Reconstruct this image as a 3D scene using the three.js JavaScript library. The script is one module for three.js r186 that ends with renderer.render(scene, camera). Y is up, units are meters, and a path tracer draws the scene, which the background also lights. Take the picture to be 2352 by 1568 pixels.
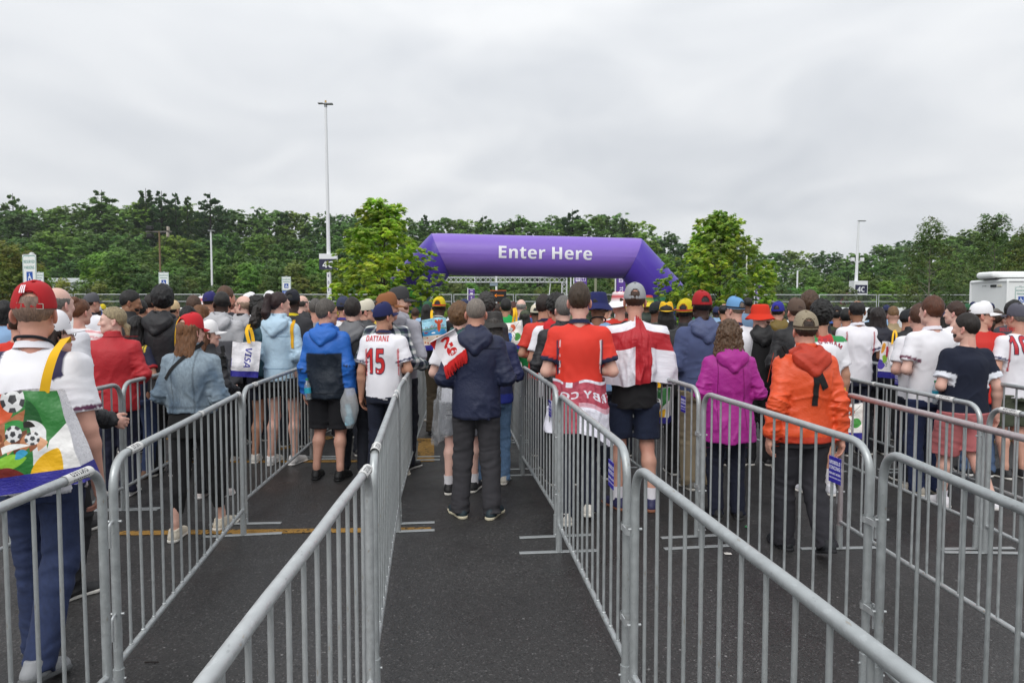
import * as THREE from 'three';
import { ImprovedNoise } from 'three/addons/math/ImprovedNoise.js';
import { mergeGeometries, mergeVertices, toCreasedNormals } from 'three/addons/utils/BufferGeometryUtils.js';
import { RoundedBoxGeometry } from 'three/addons/geometries/RoundedBoxGeometry.js';
import { TextGeometry } from 'three/addons/geometries/TextGeometry.js';
import { FontLoader } from 'three/addons/loaders/FontLoader.js';

// ------------------------------------------------------------------ camera, sky, light, exposure
const scene = new THREE.Scene();
const FL = 1568, CX = 1176, CY = 784, YH = 702, EYE = 1.765;          // lens and horizon in a 2352 x 1568 picture; eye height in metres
const PITCH = Math.atan((CY - YH) / FL);
const camera = new THREE.PerspectiveCamera(2 * Math.atan(CY / FL) * 180 / Math.PI, 1024 / 682, 0.05, 2000);
camera.position.set(0, EYE, 0);
camera.rotation.set(-PITCH, 0, 0);
camera.updateMatrixWorld();
const renderer = new THREE.WebGLRenderer({ antialias: true });
renderer.setSize(1024, 682);
renderer.toneMapping = THREE.LinearToneMapping;
renderer.toneMappingExposure = 1.06;
renderer.shadowMap.enabled = true;

let seed = 7;
function rnd() { seed = (seed + 0x6D2B79F5) | 0; let t = Math.imul(seed ^ (seed >>> 15), 1 | seed); t = (t + Math.imul(t ^ (t >>> 7), 61 | t)) ^ t; return ((t ^ (t >>> 14)) >>> 0) / 4294967296; }
const rr = (a, b) => a + (b - a) * rnd();
const pick = (a) => a[Math.floor(rnd() * a.length)];
const PN = new ImprovedNoise();
const ns = (x, y, z = 0) => PN.noise(x + 31.7, y + 17.3, z + 5.1);
const fbm = (x, y, z, o = 4) => { let s = 0, a = 0.5; for (let i = 0; i < o; i++) { s += a * ns(x, y, z); x *= 2.03; y *= 2.03; z *= 2.03; a *= 0.5; } return s; };
const clamp = (v, a, b) => Math.max(a, Math.min(b, v)), mix = (a, b, t) => a + (b - a) * t;
const sstep = (a, b, v) => { const t = clamp((v - a) / (b - a), 0, 1); return t * t * (3 - 2 * t); };

{ // overcast sky: a stratus deck, brighter overhead, with soft darker streaks
  const W = 1024, Hh = 512, d = new Float32Array(W * Hh * 4);
  for (let y = 0; y < Hh; y++) for (let x = 0; x < W; x++) {
    const el = (y + 0.5) / Hh * Math.PI - Math.PI / 2, az = (x + 0.5) / W * 2 * Math.PI;
    const dy = Math.sin(el), dx = Math.cos(el) * Math.cos(az), dz = Math.cos(el) * Math.sin(az);
    const up = Math.max(dy, 0), k = 1 / (up + 0.16);
    const u = dx * k + 4.3, v = dz * k + 1.2;
    const wx = fbm(u * 0.6 + 3, v * 0.6, 1.5, 3) * 1.6, wy = fbm(u * 0.6, v * 0.6 + 7, 4.5, 3) * 1.6;
    let c = fbm(u * 0.9 + wx, v * 0.75 + wy, 9.2, 5) + 0.45 * fbm(u * 3.2 + wx * 1.4, v * 2.4 + wy * 1.4, 2.2, 4);
    c = clamp(c * sstep(0.0, 0.1, up) * 0.95, -0.55, 0.3);
    let L = 0.715 * (1 + 0.52 * up) * (1 + 0.30 * c);
    const t = clamp(0.5 - c, 0, 1);
    const o = (y * W + x) * 4;
    d[o] = L * mix(0.98, 0.915, t); d[o + 1] = L * mix(0.995, 0.96, t); d[o + 2] = L * mix(1.01, 1.025, t); d[o + 3] = 1;
    if (el < 0) { d[o] = 0.30; d[o + 1] = 0.30; d[o + 2] = 0.30; }
  }
  const t = new THREE.DataTexture(d, W, Hh, THREE.RGBAFormat, THREE.FloatType);
  t.mapping = THREE.EquirectangularReflectionMapping; t.magFilter = THREE.LinearFilter; t.minFilter = THREE.LinearFilter; t.needsUpdate = true;
  scene.background = t; scene.environment = t;
}
const sun = new THREE.DirectionalLight(new THREE.Color(1, 0.975, 0.94), 1.5);
sun.position.set(-9, 26, 17); sun.target.position.set(0, 0, -8);
sun.castShadow = true; sun.shadow.radius = 70; sun.shadow.mapSize.set(2048, 2048);
Object.assign(sun.shadow.camera, { left: -45, right: 45, top: 45, bottom: -45, near: 0.5, far: 120 });
scene.add(sun, sun.target);
scene.fog = new THREE.FogExp2(new THREE.Color(0.86, 0.9, 0.95), 0.00028);

// ------------------------------------------------------------------ helpers: names, tags, picture points, geometry
const names = new Map();
function numbered(name) { const n = names.get(name) ?? 0; names.set(name, n + 1); return n ? `${name}_${String(n).padStart(3, '0')}` : name; }
function tag(o, label, category, group, kind) { if (label) o.userData.label = label; if (category) o.userData.category = category; if (group) o.userData.group = group; if (kind) o.userData.kind = kind; return o; }
function thing(name, label, category, pos = [0, 0, 0], turn = 0, group) { const o = new THREE.Group(); o.name = numbered(name); o.position.set(...pos); o.rotation.y = turn; scene.add(o); return tag(o, label, category, group); }
function part(name, geo, m, parent = scene) { const o = new THREE.Mesh(geo, m); o.name = parent === scene ? numbered(name) : name; o.castShadow = o.receiveShadow = true; parent.add(o); return o; }
const X1 = new THREE.Vector3(1, 0, 0);
const rayDir = (x, y) => new THREE.Vector3((x - CX) / FL, (CY - y) / FL, -1).applyAxisAngle(X1, -PITCH);
const atDepth = (x, y, z) => { const d = rayDir(x, y); const k = z / -d.z; return new THREE.Vector3(d.x * k, EYE + d.y * k, -z); };
const atHeight = (x, y, h) => { const d = rayDir(x, y); const k = (h - EYE) / d.y; return new THREE.Vector3(d.x * k, h, d.z * k); };
const V = (x, y, z) => new THREE.Vector3(x, y, z);
const M4 = () => new THREE.Matrix4();
const hex = (h) => new THREE.Color(h);
const box = (w, h, d, x = 0, y = 0, z = 0) => new THREE.BoxGeometry(w, h, d).translate(x, y, z);
const rbox = (w, h, d, r = 0.01, x = 0, y = 0, z = 0) => new RoundedBoxGeometry(w, h, d, 2, Math.min(r, w / 2.01, h / 2.01, d / 2.01)).translate(x, y, z);
function rod(a, b, r0, r1 = r0, seg = 8) { const d = b.clone().sub(a), L = d.length(); const g = new THREE.CylinderGeometry(r1, r0, L, seg, 1); g.translate(0, L / 2, 0); g.applyQuaternion(new THREE.Quaternion().setFromUnitVectors(V(0, 1, 0), d.normalize())); return g.translate(a.x, a.y, a.z); }
function tube(pts, r, seg = 24, rad = 8, closed = false) { return new THREE.TubeGeometry(new THREE.CatmullRomCurve3(pts, closed, 'centripetal'), seg, r, rad, closed); }
const plain = (g) => { const o = g.index ? g.toNonIndexed() : g; for (const k of Object.keys(o.attributes)) if (!['position', 'normal', 'uv'].includes(k)) o.deleteAttribute(k); if (!o.attributes.uv) o.setAttribute('uv', new THREE.BufferAttribute(new Float32Array(o.attributes.position.count * 2), 2)); return o; };
const merge = (gs) => mergeGeometries(gs.map(plain));
function sheet(nu, nv, f, uvf) { // a grid surface: f(u, v) -> [x, y, z]
  const p = [], uv = [], ix = [];
  for (let j = 0; j <= nv; j++) for (let i = 0; i <= nu; i++) { const u = i / nu, v = j / nv; p.push(...f(u, v)); uv.push(...(uvf ? uvf(u, v) : [u, v])); }
  for (let j = 0; j < nv; j++) for (let i = 0; i < nu; i++) { const a = j * (nu + 1) + i, b = a + 1, c = a + nu + 1, e = c + 1; ix.push(a, b, e, a, e, c); }
  const g = new THREE.BufferGeometry(); g.setAttribute('position', new THREE.Float32BufferAttribute(p, 3)); g.setAttribute('uv', new THREE.Float32BufferAttribute(uv, 2)); g.setIndex(ix); g.computeVertexNormals(); return g;
}
function paint(g, f) { const p = g.attributes.position, c = new Float32Array(p.count * 3); for (let i = 0; i < p.count; i++) { const r = f(p.getX(i), p.getY(i), p.getZ(i)); c[i * 3] = r[0]; c[i * 3 + 1] = r[1]; c[i * 3 + 2] = r[2]; } g.setAttribute('color', new THREE.BufferAttribute(c, 3)); return g; }
const lin = (h) => { const c = new THREE.Color(h); return [c.r, c.g, c.b]; };

// ------------------------------------------------------------------ textures and materials
function dataTex(w, h, f, { srgb = false, ch = 4 } = {}) {
  const d = new Uint8Array(w * h * 4);
  for (let y = 0; y < h; y++) for (let x = 0; x < w; x++) { const r = f(x / w, y / h, x, y), o = (y * w + x) * 4; for (let k = 0; k < 3; k++) d[o + k] = clamp(Math.round((r[k] ?? r[0]) * 255), 0, 255); d[o + 3] = 255; }
  const t = new THREE.DataTexture(d, w, h); t.magFilter = THREE.LinearFilter; t.minFilter = THREE.LinearFilter; t.wrapS = t.wrapT = THREE.RepeatWrapping; if (srgb) t.colorSpace = THREE.SRGBColorSpace; t.needsUpdate = true; return t;
}
const tiled = (f, p) => (u, v) => { // blend four shifted samples so that the tile's edges meet
  const a = u * p, b = v * p, s = u, t = v; return f(a, b) * (1 - s) * (1 - t) + f(a - p, b) * s * (1 - t) + f(a, b - p) * (1 - s) * t + f(a - p, b - p) * s * t; };
function rep(t, s) { const c = t.clone(); c.repeat.set(1 / s, 1 / s); c.needsUpdate = true; return c; }
function canvasTex(w, h, draw, { repeat = false } = {}) {
  const c = document.createElement('canvas'); c.width = w; c.height = h; const g = c.getContext('2d'); draw(g, w, h);
  const t = new THREE.CanvasTexture(c); t.colorSpace = THREE.SRGBColorSpace; t.magFilter = THREE.LinearFilter; if (repeat) t.wrapS = t.wrapT = THREE.RepeatWrapping; return t;
}
const nz1 = tiled((a, b) => fbm(a, b, 3.3, 4), 10), nz2 = tiled((a, b) => fbm(a, b * 0.5, 8.8, 4), 24);
const T = {
  weave: dataTex(128, 128, (u, v) => [0.5 + 0.22 * Math.sin(u * Math.PI * 64) * Math.sin(v * Math.PI * 64) + 0.35 * nz1(u, v)]),
  crease: dataTex(256, 256, (u, v) => { const n = nz1(u, v), m = tiled((a, b) => 1 - Math.abs(fbm(a, b, 1.1, 3)) * 3, 6)(u, v); return [0.35 + 0.35 * m + 0.5 * n]; }),
  denim: dataTex(256, 256, (u, v, x, y) => { const n = nz2(u, v), w = ((x + y) % 4 < 2 ? 0.05 : -0.05); return [0.78 + n * 0.5 + w]; }),
  metal: dataTex(256, 256, (u, v) => { const n = nz1(u, v), m = nz2(u, v); return (() => { const b = 0.86 + n * 0.30 + (m > 0.18 ? 0.09 : 0); return m < -0.30 ? [b * 0.86, b * 0.74, b * 0.62] : m < -0.24 ? [b - 0.14] : [b]; })(); }),
  metalRough: dataTex(128, 128, (u, v) => [0.55 + nz1(u, v) * 0.7]),
  knit: dataTex(128, 128, (u, v) => { const a = Math.sin(u * Math.PI * 32), b = Math.sin(v * Math.PI * 32 + Math.sin(u * Math.PI * 32) * 1.5); return [0.5 + 0.4 * a * b]; }),
  hair: dataTex(256, 64, (u, v) => [0.62 + tiled((a, b) => fbm(a * 6, b * 0.6, 2.2, 4), 10)(u, v) * 0.9]),
  plaid: dataTex(128, 128, (u, v) => { const a = [0, 1, 2, 3, 4, 5].map((i) => i), f = (t) => { t = (t * 2) % 1; return t < 0.36 ? 0 : t < 0.62 ? 1 : t < 0.9 ? 2 : 1; }; const p = f(u), q = f(v), dk = [0.10, 0.11, 0.22], wt = [0.86, 0.86, 0.85], gr = [0.2, 0.27, 0.28]; const C = [wt, gr, dk]; return [0, 1, 2].map((k) => (C[p][k] + C[q][k]) / 2 + a[0]); }, { srgb: true }),
};
const asphaltTex = dataTex(1024, 1024, (() => { // crushed-stone asphalt with pale chips
  const N = 1024, f = new Float32Array(N * N).fill(0);
  for (let i = 0; i < 60000; i++) { const x = Math.floor(rnd() * N), y = Math.floor(rnd() * N), r = rnd() < 0.12 ? rr(1.8, 2.8) : rr(0.7, 1.8), v = rnd() < 0.012 ? rr(0.3, 0.75) : rnd() < 0.3 ? rr(0.12, 0.36) : rr(-0.24, 0.12); for (let b = -3; b <= 3; b++) for (let a = -3; a <= 3; a++) if (a * a + b * b <= r * r) f[((y + b + N) % N) * N + ((x + a + N) % N)] = v; }
  return (u, v, x, y) => { const n = f[y * N + x], g = (rnd() - 0.5) * 0.07; const c = 0.195 + n * 0.46 + g; return [c * 1.0, c * 0.985, c * 0.985]; };
})(), { srgb: true });
const asphaltBump = dataTex(512, 512, (u, v) => [0.5 + 0.3 * (rnd() - 0.5) + 0.5 * nz2(u * 3 % 1, v * 3 % 1)]);
const wetTex = dataTex(256, 256, (u, v) => { const n = nz1(u, v); return [0, 0.56 + n * 1.0, 0]; });

const mats = new Map();
function mat(kind, color, extra = {}) {
  const key = kind + '|' + color + '|' + JSON.stringify(extra);
  if (mats.has(key)) return mats.get(key);
  const K = {
    cloth: { roughness: 0.92, bumpMap: rep(T.weave, 0.05), bumpScale: 0.0006, sheen: 0.25, sheenRoughness: 0.7, phys: 1 },
    jersey: { roughness: 0.72, bumpMap: rep(T.weave, 0.03), bumpScale: 0.0004 },
    shell: { roughness: 0.62, bumpMap: rep(T.crease, 0.22), bumpScale: 0.004 },
    knit: { roughness: 0.95, bumpMap: rep(T.knit, 0.16), bumpScale: 0.003 },
    denim: { roughness: 0.9, map: rep(T.denim, 0.35), bumpMap: rep(T.crease, 0.3), bumpScale: 0.003 },
    plaid: { roughness: 0.9, map: rep(T.plaid, 0.16), bumpMap: rep(T.weave, 0.05), bumpScale: 0.0004 },
    skin: { roughness: 0.55, phys: 1, sheen: 0.1 },
    hair: { roughness: 0.55, map: rep(T.hair, 0.12), bumpMap: rep(T.hair, 0.12), bumpScale: 0.004 },
    rubber: { roughness: 0.75 }, plastic: { roughness: 0.4 }, paint: { roughness: 0.5 }, leather: { roughness: 0.6, bumpMap: rep(T.crease, 0.1), bumpScale: 0.001 },
    galv: { roughness: 0.5, metalness: 0.55, map: rep(T.metal, 0.5), roughnessMap: rep(T.metalRough, 0.4), roughness2: 1 },
    steel: { roughness: 0.35, metalness: 0.9 }, foil: { roughness: 0.3 }, leaf: { roughness: 0.75 }, bark: { roughness: 0.95, bumpMap: rep(T.crease, 0.4), bumpScale: 0.01 },
  }[kind];
  const { phys, roughness2, ...k } = K;
  if (roughness2) k.roughness = 0.85;
  const m = new (phys || extra.transmission !== undefined ? THREE.MeshPhysicalMaterial : THREE.MeshStandardMaterial)({ color: typeof color === 'string' ? hex(color) : new THREE.Color().setRGB(...color), side: THREE.DoubleSide, ...k, ...extra });
  m.name = kind; mats.set(key, m); return m;
}
// ------------------------------------------------------------------ ground, lot, markings, hill
const hillAt = (x, z) => { const d = -z; const base = sstep(80, 210, d) * mix(13, 3, sstep(-20, 75, x)); return base * (0.9 + 0.25 * ns(x * 0.02, z * 0.02, 1)) * sstep(78, 100, d); };
{
  const g = new THREE.PlaneGeometry(1400, 1400, 1, 1).rotateX(-Math.PI / 2).translate(0, -0.012, 0);
  const uv = g.attributes.uv; for (let i = 0; i < uv.count; i++) uv.setXY(i, uv.getX(i) * 700, uv.getY(i) * 700);
  tag(part('ground', g, new THREE.MeshStandardMaterial({ color: new THREE.Color().setRGB(0.055, 0.075, 0.028), roughness: 1, bumpMap: rep(T.crease, 1), bumpScale: 0.06 })), 'grassy ground beyond the edge of the parking lot', null, null, 'structure');
  const a = new THREE.PlaneGeometry(130, 47, 130, 94).rotateX(-Math.PI / 2).translate(0, 0, -17.5);
  const p = a.attributes.position, u2 = a.attributes.uv;
  for (let i = 0; i < u2.count; i++) u2.setXY(i, p.getX(i), -p.getZ(i));
  paint(a, (x, y, z) => { const n = 1.0 + 0.55 * fbm(x * 0.32, z * 0.32, 4.4, 4) - 0.28 * sstep(0.28, 0.42, ns(x * 0.9, z * 0.9, 6)), w = 1 + 0.07 * ns(x * 1.7, z * 1.7, 2); return [n * w * 1.01, n * w, n * w * 0.99]; });
  const m = new THREE.MeshStandardMaterial({ map: rep(asphaltTex, 2.6), bumpMap: rep(asphaltBump, 0.9), bumpScale: 0.006, roughnessMap: rep(wetTex, 5.3), roughness: 0.86, vertexColors: true });
  tag(part('parking_lot', a, m), 'damp dark asphalt of the parking lot under the queue', null, null, 'structure');
  const h = sheet(90, 44, (u, v) => { const x = mix(-260, 260, u), z = mix(-78, -330, v); return [x, hillAt(x, z) - 0.02, z]; });
  tag(part('hill', h, new THREE.MeshStandardMaterial({ color: new THREE.Color().setRGB(0.03, 0.042, 0.016), roughness: 1 })), 'low wooded hill behind the parking lot', null, null, 'structure');
}
const yellowPaint = new THREE.MeshStandardMaterial({ color: hex('#a67c33'), roughness: 0.8, map: dataTex(256, 256, (u, v) => { const n = nz1(u, v) + nz2(u, v) * 0.8; return [n > 0.14 ? 0.42 : 0.9 + n * 0.5]; }, { srgb: true }) });
function stripe(x0, y0, x1, y1, w, label) { // a painted line between two points of the picture, on the asphalt
  const a = atHeight(x0, y0, 0.004), b = atHeight(x1, y1, 0.004), d = b.clone().sub(a), L = d.length(); d.normalize(); const n = V(-d.z, 0, d.x).multiplyScalar(w / 2);
  const g = sheet(Math.max(2, Math.ceil(L / 0.1)), 1, (u, v) => { const q = a.clone().addScaledVector(d, u * L).addScaledVector(n, v * 2 - 1); const e = 0.006 * ns(q.x * 9, q.z * 9, v * 5); return [q.x + n.x * e * 8, 0.004 + 0.0006 * stripe.k, q.z + n.z * e * 8]; }, (u, v) => [u * L * 1.3, v * 0.2]);
  stripe.k = (stripe.k + 1) % 5;
  tag(part('parking_line', g, yellowPaint), label, null, null, 'structure');
}
stripe.k = 0;
stripe(268, 1224, 990, 1215, 0.105, 'worn yellow line across the lane behind the man in the DATTANI shirt');
stripe(20, 1062, 985, 1058, 0.10, 'yellow line under the feet of the woman in the pale blue jacket');
stripe(350, 1008, 760, 1003, 0.10, 'third yellow line back in the lane on the left');
stripe(640, 1032, 770, 1003, 0.10, 'slanted yellow line between two parking lines');
stripe(955, 1009, 993, 1009, 0.14, 'short bar atop the yellow marking in the centre lane');
stripe(979, 1012, 977, 1060, 0.20, 'yellow stem of the marking in the centre lane');
stripe(950, 965, 1190, 964, 0.10, 'narrow yellow line far up the centre lane');
stripe(950, 940, 1190, 939, 0.10, 'farthest visible yellow line in the centre lane');
stripe(2268, 1016, 2340, 1009, 0.12, 'yellow line by the barriers on the right side');
stripe(1230, 1040, 1330, 1038, 0.1, 'yellow line behind the dense barrier right of centre');

{ const w = atHeight(800 * 0.7215 / 1.7415, 1520, 0.006), k = [V(0, 0.005, 0), V(0.02, 0.008, 0.004), V(0.045, 0.005, -0.003), V(0.07, 0.007, 0.002)]; const t = part('twig', merge([tube(k, 0.0028, 12, 5), rod(V(0.045, 0.005, -0.003), V(0.06, 0.006, 0.014), 0.0018, 0.001, 5)]), mat('cloth', '#1c1612')); t.position.set(w.x, 0, w.z); tag(t, 'small dark twig on the asphalt at the bottom left', 'twig');
  const u = atHeight(1672, 1272, 0.004), q = part('paper_scrap', sheet(6, 6, (a, b) => [(a - 0.5) * 0.05, 0.006 + 0.008 * Math.abs(ns(a * 4, b * 4, 2)), (b - 0.5) * 0.04]), mat('cloth', '#d8d3cc')); q.position.set(u.x, 0, u.z); tag(q, 'crumpled pale paper scrap on the asphalt below the magenta coat', 'litter');
  const v = atHeight(1716, 1211, 0.004), l = part('green_leaf', sheet(4, 6, (a, b) => [(a - 0.5) * 0.035 * Math.sin(Math.PI * b), 0.006 + 0.006 * Math.abs(a - 0.5), (b - 0.5) * 0.06]), mat('cloth', '#2f7a4a')); l.position.set(v.x, 0, v.z); tag(l, 'single green leaf on the asphalt near the magenta coat', 'leaf'); }
// ------------------------------------------------------------------ steel crowd barriers
const galv = mat('galv', [0.52, 0.55, 0.555]), galvDull = mat('galv', [0.45, 0.48, 0.485]), galvBright = mat('galv', [0.62, 0.645, 0.65]);
const redRub = mat('galv', [0.42, 0.20, 0.20]);
const tapeTex = canvasTex(256, 64, (g, w, h) => { g.fillStyle = '#f1f1ee'; g.fillRect(0, 0, w, h); g.fillStyle = '#1d1b2c'; g.font = 'bold 44px sans-serif'; g.textAlign = 'center'; g.textBaseline = 'middle'; g.fillText('UNITED', w / 2, h / 2 + 2); });
const tapeMat = new THREE.MeshStandardMaterial({ map: tapeTex, roughness: 0.6, bumpMap: rep(T.crease, 0.2), bumpScale: 0.004, side: THREE.DoubleSide });
const whiteTape = mat('plastic', '#e9e9e6', { bumpMap: rep(T.crease, 0.1), bumpScale: 0.004 });
const signTex = canvasTex(256, 320, (g, w, h) => { g.fillStyle = '#2b2399'; g.fillRect(0, 0, w, h); g.fillStyle = '#f4f3fb'; g.textAlign = 'center'; g.font = 'bold 62px sans-serif'; g.fillText('MOBILE', w / 2, 92, 236); g.fillText('FENCING', w / 2, 158, 236); g.font = 'bold 40px sans-serif'; g.fillText('800-807-4158', w / 2, 222, 236); g.font = 'bold 24px sans-serif'; g.fillText('MOBILEFENCINGINC.COM', w / 2, 268, 236); });
const signMat = new THREE.MeshStandardMaterial({ map: signTex, roughness: 0.5 });
const BAR_R = 0.0075, barCache = new Map();
const barGeo = (h) => { const k = h.toFixed(2); if (!barCache.has(k)) { const pts = []; const g = new THREE.CylinderGeometry(BAR_R, BAR_R, h, 8, 1, true); const u = g.attributes.uv; for (let i = 0; i < u.count; i++) u.setXY(i, u.getX(i) * 0.06 + h, u.getY(i) * h); barCache.set(k, g); } return barCache.get(k); };
const footGeo = rbox(0.57, 0.009, 0.04, 0.003), sleeveGeo = new THREE.CylinderGeometry(0.0228, 0.0228, 0.17, 14).translate(0, 0.09, 0), boltGeo = merge([new THREE.CylinderGeometry(0.011, 0.011, 0.012, 6).rotateX(Math.PI / 2), new THREE.CylinderGeometry(0.006, 0.006, 0.06, 6).rotateX(Math.PI / 2)]);
const hookGeo = merge([tube([V(0, 0, 0), V(0.028, 0.005, 0), V(0.045, 0, 0), V(0.05, -0.03, 0), V(0.05, -0.1, 0)], 0.0065, 16, 6)]);
const clampGeo = merge([new THREE.CylinderGeometry(0.0262, 0.0262, 0.03, 14, 1, true), rbox(0.05, 0.03, 0.006, 0.002, 0.04, 0, 0.022), rbox(0.05, 0.03, 0.006, 0.002, 0.04, 0, -0.022), new THREE.CylinderGeometry(0.0245, 0.0245, 0.03, 10, 1, true, 0, Math.PI).translate(0.062, 0, 0)]);
const weldGeo = new THREE.SphereGeometry(0.011, 8, 5).scale(1, 0.6, 1);
const RAIL_R = 0.0185;
function bump2(g, amp, f) { return g; }
function barrier(a, b, o) { // a, b: the two upper corners as picture points (or world points); o.h: height of the top rail
  const h = o.h ?? 1.1, A = a.isVector3 ? a : atHeight(a[0], a[1], h), B = b.isVector3 ? b : atHeight(b[0], b[1], h);
  let d = B.clone().sub(A); d.y = 0; let L = d.length();
  if (o.len) L = o.len;
  d.normalize();
  const t = thing('crowd_barrier', o.label, 'barrier', [A.x, 0, A.z], Math.atan2(-d.z, d.x), 'steel crowd barriers lining the queue');
  const R = 0.13, path = new THREE.CurvePath();
  const P = [V(0, 0.1, 0), V(0, h - R, 0), V(0, h, 0), V(R, h, 0), V(L - R, h, 0), V(L, h, 0), V(L, h - R, 0), V(L, 0.1, 0)];
  path.add(new THREE.LineCurve3(P[0], P[1])); path.add(new THREE.QuadraticBezierCurve3(P[1], P[2], P[3])); path.add(new THREE.LineCurve3(P[3], P[4])); path.add(new THREE.QuadraticBezierCurve3(P[4], P[5], P[6])); path.add(new THREE.LineCurve3(P[6], P[7]));
  const pl = [V(0, 0.1, 0)]; for (let i = 0; i <= 8; i++) pl.push(new THREE.QuadraticBezierCurve3(P[1], V(0.008, h - 0.008, 0), P[3]).getPoint(i / 8)); for (let i = 1; i < 6; i++) pl.push(V(mix(R, L - R, i / 6), h + 0.003 * ns(i + A.x * 9, A.z * 5), 0.003 * ns(i, A.x * 3, 2))); for (let i = 0; i <= 8; i++) pl.push(new THREE.QuadraticBezierCurve3(P[4], V(L - 0.008, h - 0.008, 0), P[6]).getPoint(i / 8)); pl.push(V(L, 0.1, 0));
  const poly = new THREE.CurvePath(); for (let i = 0; i + 1 < pl.length; i++) poly.add(new THREE.LineCurve3(pl[i], pl[i + 1]));
  // sweep a round tube along the polyline
  const seg = 14, pos = [], nor = [], uv = [], ix = []; let run = 0;
  for (let i = 0; i < pl.length; i++) { const tn = (pl[Math.min(i + 1, pl.length - 1)].clone().sub(pl[Math.max(i - 1, 0)])).normalize(), e1 = V(0, 0, 1), e2 = tn.clone().cross(e1).normalize(); if (i) run += pl[i].distanceTo(pl[i - 1]); for (let k = 0; k <= seg; k++) { const an = k / seg * 2 * Math.PI, q = e1.clone().multiplyScalar(Math.cos(an)).addScaledVector(e2, Math.sin(an)); nor.push(q.x, q.y, q.z); pos.push(pl[i].x + q.x * RAIL_R, pl[i].y + q.y * RAIL_R, pl[i].z + q.z * RAIL_R); uv.push(k / seg * 0.13 + A.x, run); } }
  for (let i = 0; i + 1 < pl.length; i++) for (let k = 0; k < seg; k++) { const q = i * (seg + 1) + k; ix.push(q, q + 1, q + seg + 1, q + 1, q + seg + 2, q + seg + 1); }
  const g = new THREE.BufferGeometry(); g.setAttribute('position', new THREE.Float32BufferAttribute(pos, 3)); g.setAttribute('normal', new THREE.Float32BufferAttribute(nor, 3)); g.setAttribute('uv', new THREE.Float32BufferAttribute(uv, 2)); g.setIndex(ix);
  const M = o.mat ?? galv;
  part('frame', g, o.railMat ?? M, t);
  const lo = o.low ?? 0.2, n = o.bars ?? Math.max(6, Math.round(L / 0.142) - 1);
  const rail = new THREE.CylinderGeometry(0.0145, 0.0145, L - 2 * RAIL_R + 0.01, 12, 1, true).rotateZ(Math.PI / 2).translate(L / 2, lo, 0); { const q = rail.attributes.uv; for (let i = 0; i < q.count; i++) q.setXY(i, q.getX(i) * 0.1, q.getY(i) * L); }
  part('bottom_rail', rail, M, t);
  const bh = h - lo - 0.03, bg = barGeo(bh);
  for (let i = 1; i <= n; i++) { const x = L * i / (n + 1) + 0.006 * ns(i * 3.3, A.x * 7, 1); const q = part('bar', bg, M, t); q.position.set(x, lo + 0.013 + bh / 2, 0); q.rotation.z = 0.006 * ns(i * 5.1, A.z * 3, 4); q.rotation.x = 0.006 * ns(i * 4.3, A.x * 3, 9); }
  if (o.detail) { const ws = []; for (let i = 1; i <= n; i++) { ws.push(weldGeo.clone().translate(L * i / (n + 1), lo + 0.016, 0)); } const w = part('weld_beads', merge(ws), galvBright, t); w.userData.kind = 'stuff'; }
  for (const [x, dz] of [[0, -0.0], [L, 0]]) {
    part('foot_sleeve', sleeveGeo, M, t).position.set(x, 0, dz);
    const f = part('foot', footGeo, M, t); f.rotation.y = Math.PI / 2 + 0.05 * ns(A.x * 5, x, 7); f.position.set(x + (x ? -0.025 : 0.025) * 0, 0.0055 + (x ? 0.0 : 0.0005), dz);
    if (o.detail) part('bolt', boltGeo, galvBright, t).position.set(x, 0.13, dz);
  }
  if (o.hooks) for (const y of [0.42, 0.83]) { const k = part('hook', hookGeo, galvBright, t); k.position.set(o.hooks === 'a' ? 0 : L, y, 0); if (o.hooks === 'a') k.rotation.y = Math.PI; part('bolt', boltGeo, galvBright, t).position.set(o.hooks === 'a' ? 0 : L, y, 0); }
  if (o.clamps) for (const y of [0.40, 0.80]) { const k = part('clamp', clampGeo, galvBright, t); k.position.set(o.clamps === 'a' ? 0 : L, y, 0); if (o.clamps === 'a') k.rotation.y = Math.PI; }
  for (const [u, w, written] of o.tape ?? []) { const c = part('tape', (() => { const q = new THREE.CylinderGeometry(RAIL_R + 0.002, RAIL_R + 0.0035, w, 16, 6, true).rotateZ(Math.PI / 2); const p = q.attributes.position; for (let i = 0; i < p.count; i++) { const e = 0.0022 * ns(p.getX(i) * 60, p.getY(i) * 60, p.getZ(i) * 60 + u); p.setXYZ(i, p.getX(i), p.getY(i) * (1 + e * 40), p.getZ(i) * (1 + e * 40)); } q.computeVertexNormals(); const v = q.attributes.uv; for (let i = 0; i < v.count; i++) { const a = v.getX(i), b = v.getY(i); v.setXY(i, b, (a * 3) % 1); } return q; })(), written ? tapeMat : whiteTape, t); c.position.set(u * L, h, 0); }
  if (o.sign) { const s = part('sign_plate', rbox(0.098, 0.128, 0.004, 0.002), [signMat][0], t); const v = s.geometry.attributes.uv; s.position.set(o.sign[0] * L, o.sign[1], o.sign[2] ?? 0.013); if ((o.sign[2] ?? 0.013) < 0) s.rotation.y = Math.PI; }
  return t;
}
const extend = (a, p, h, len) => { // from corner a along the rail through picture point p, len metres on
  const A = atHeight(a[0], a[1], h), B = atHeight(p[0], p[1], h); return A.clone().addScaledVector(B.clone().sub(A).normalize(), len); };
const HR = 1.137, HB = 1.05;
barrier(extend([231, 1070], [0, 1167], 1.1, 2.45), [231, 1070], { label: 'crowd barrier in the bottom left corner in front of the man in the red cap', tape: [[0.93, 0.17, 1]], detail: 1 });
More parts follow.
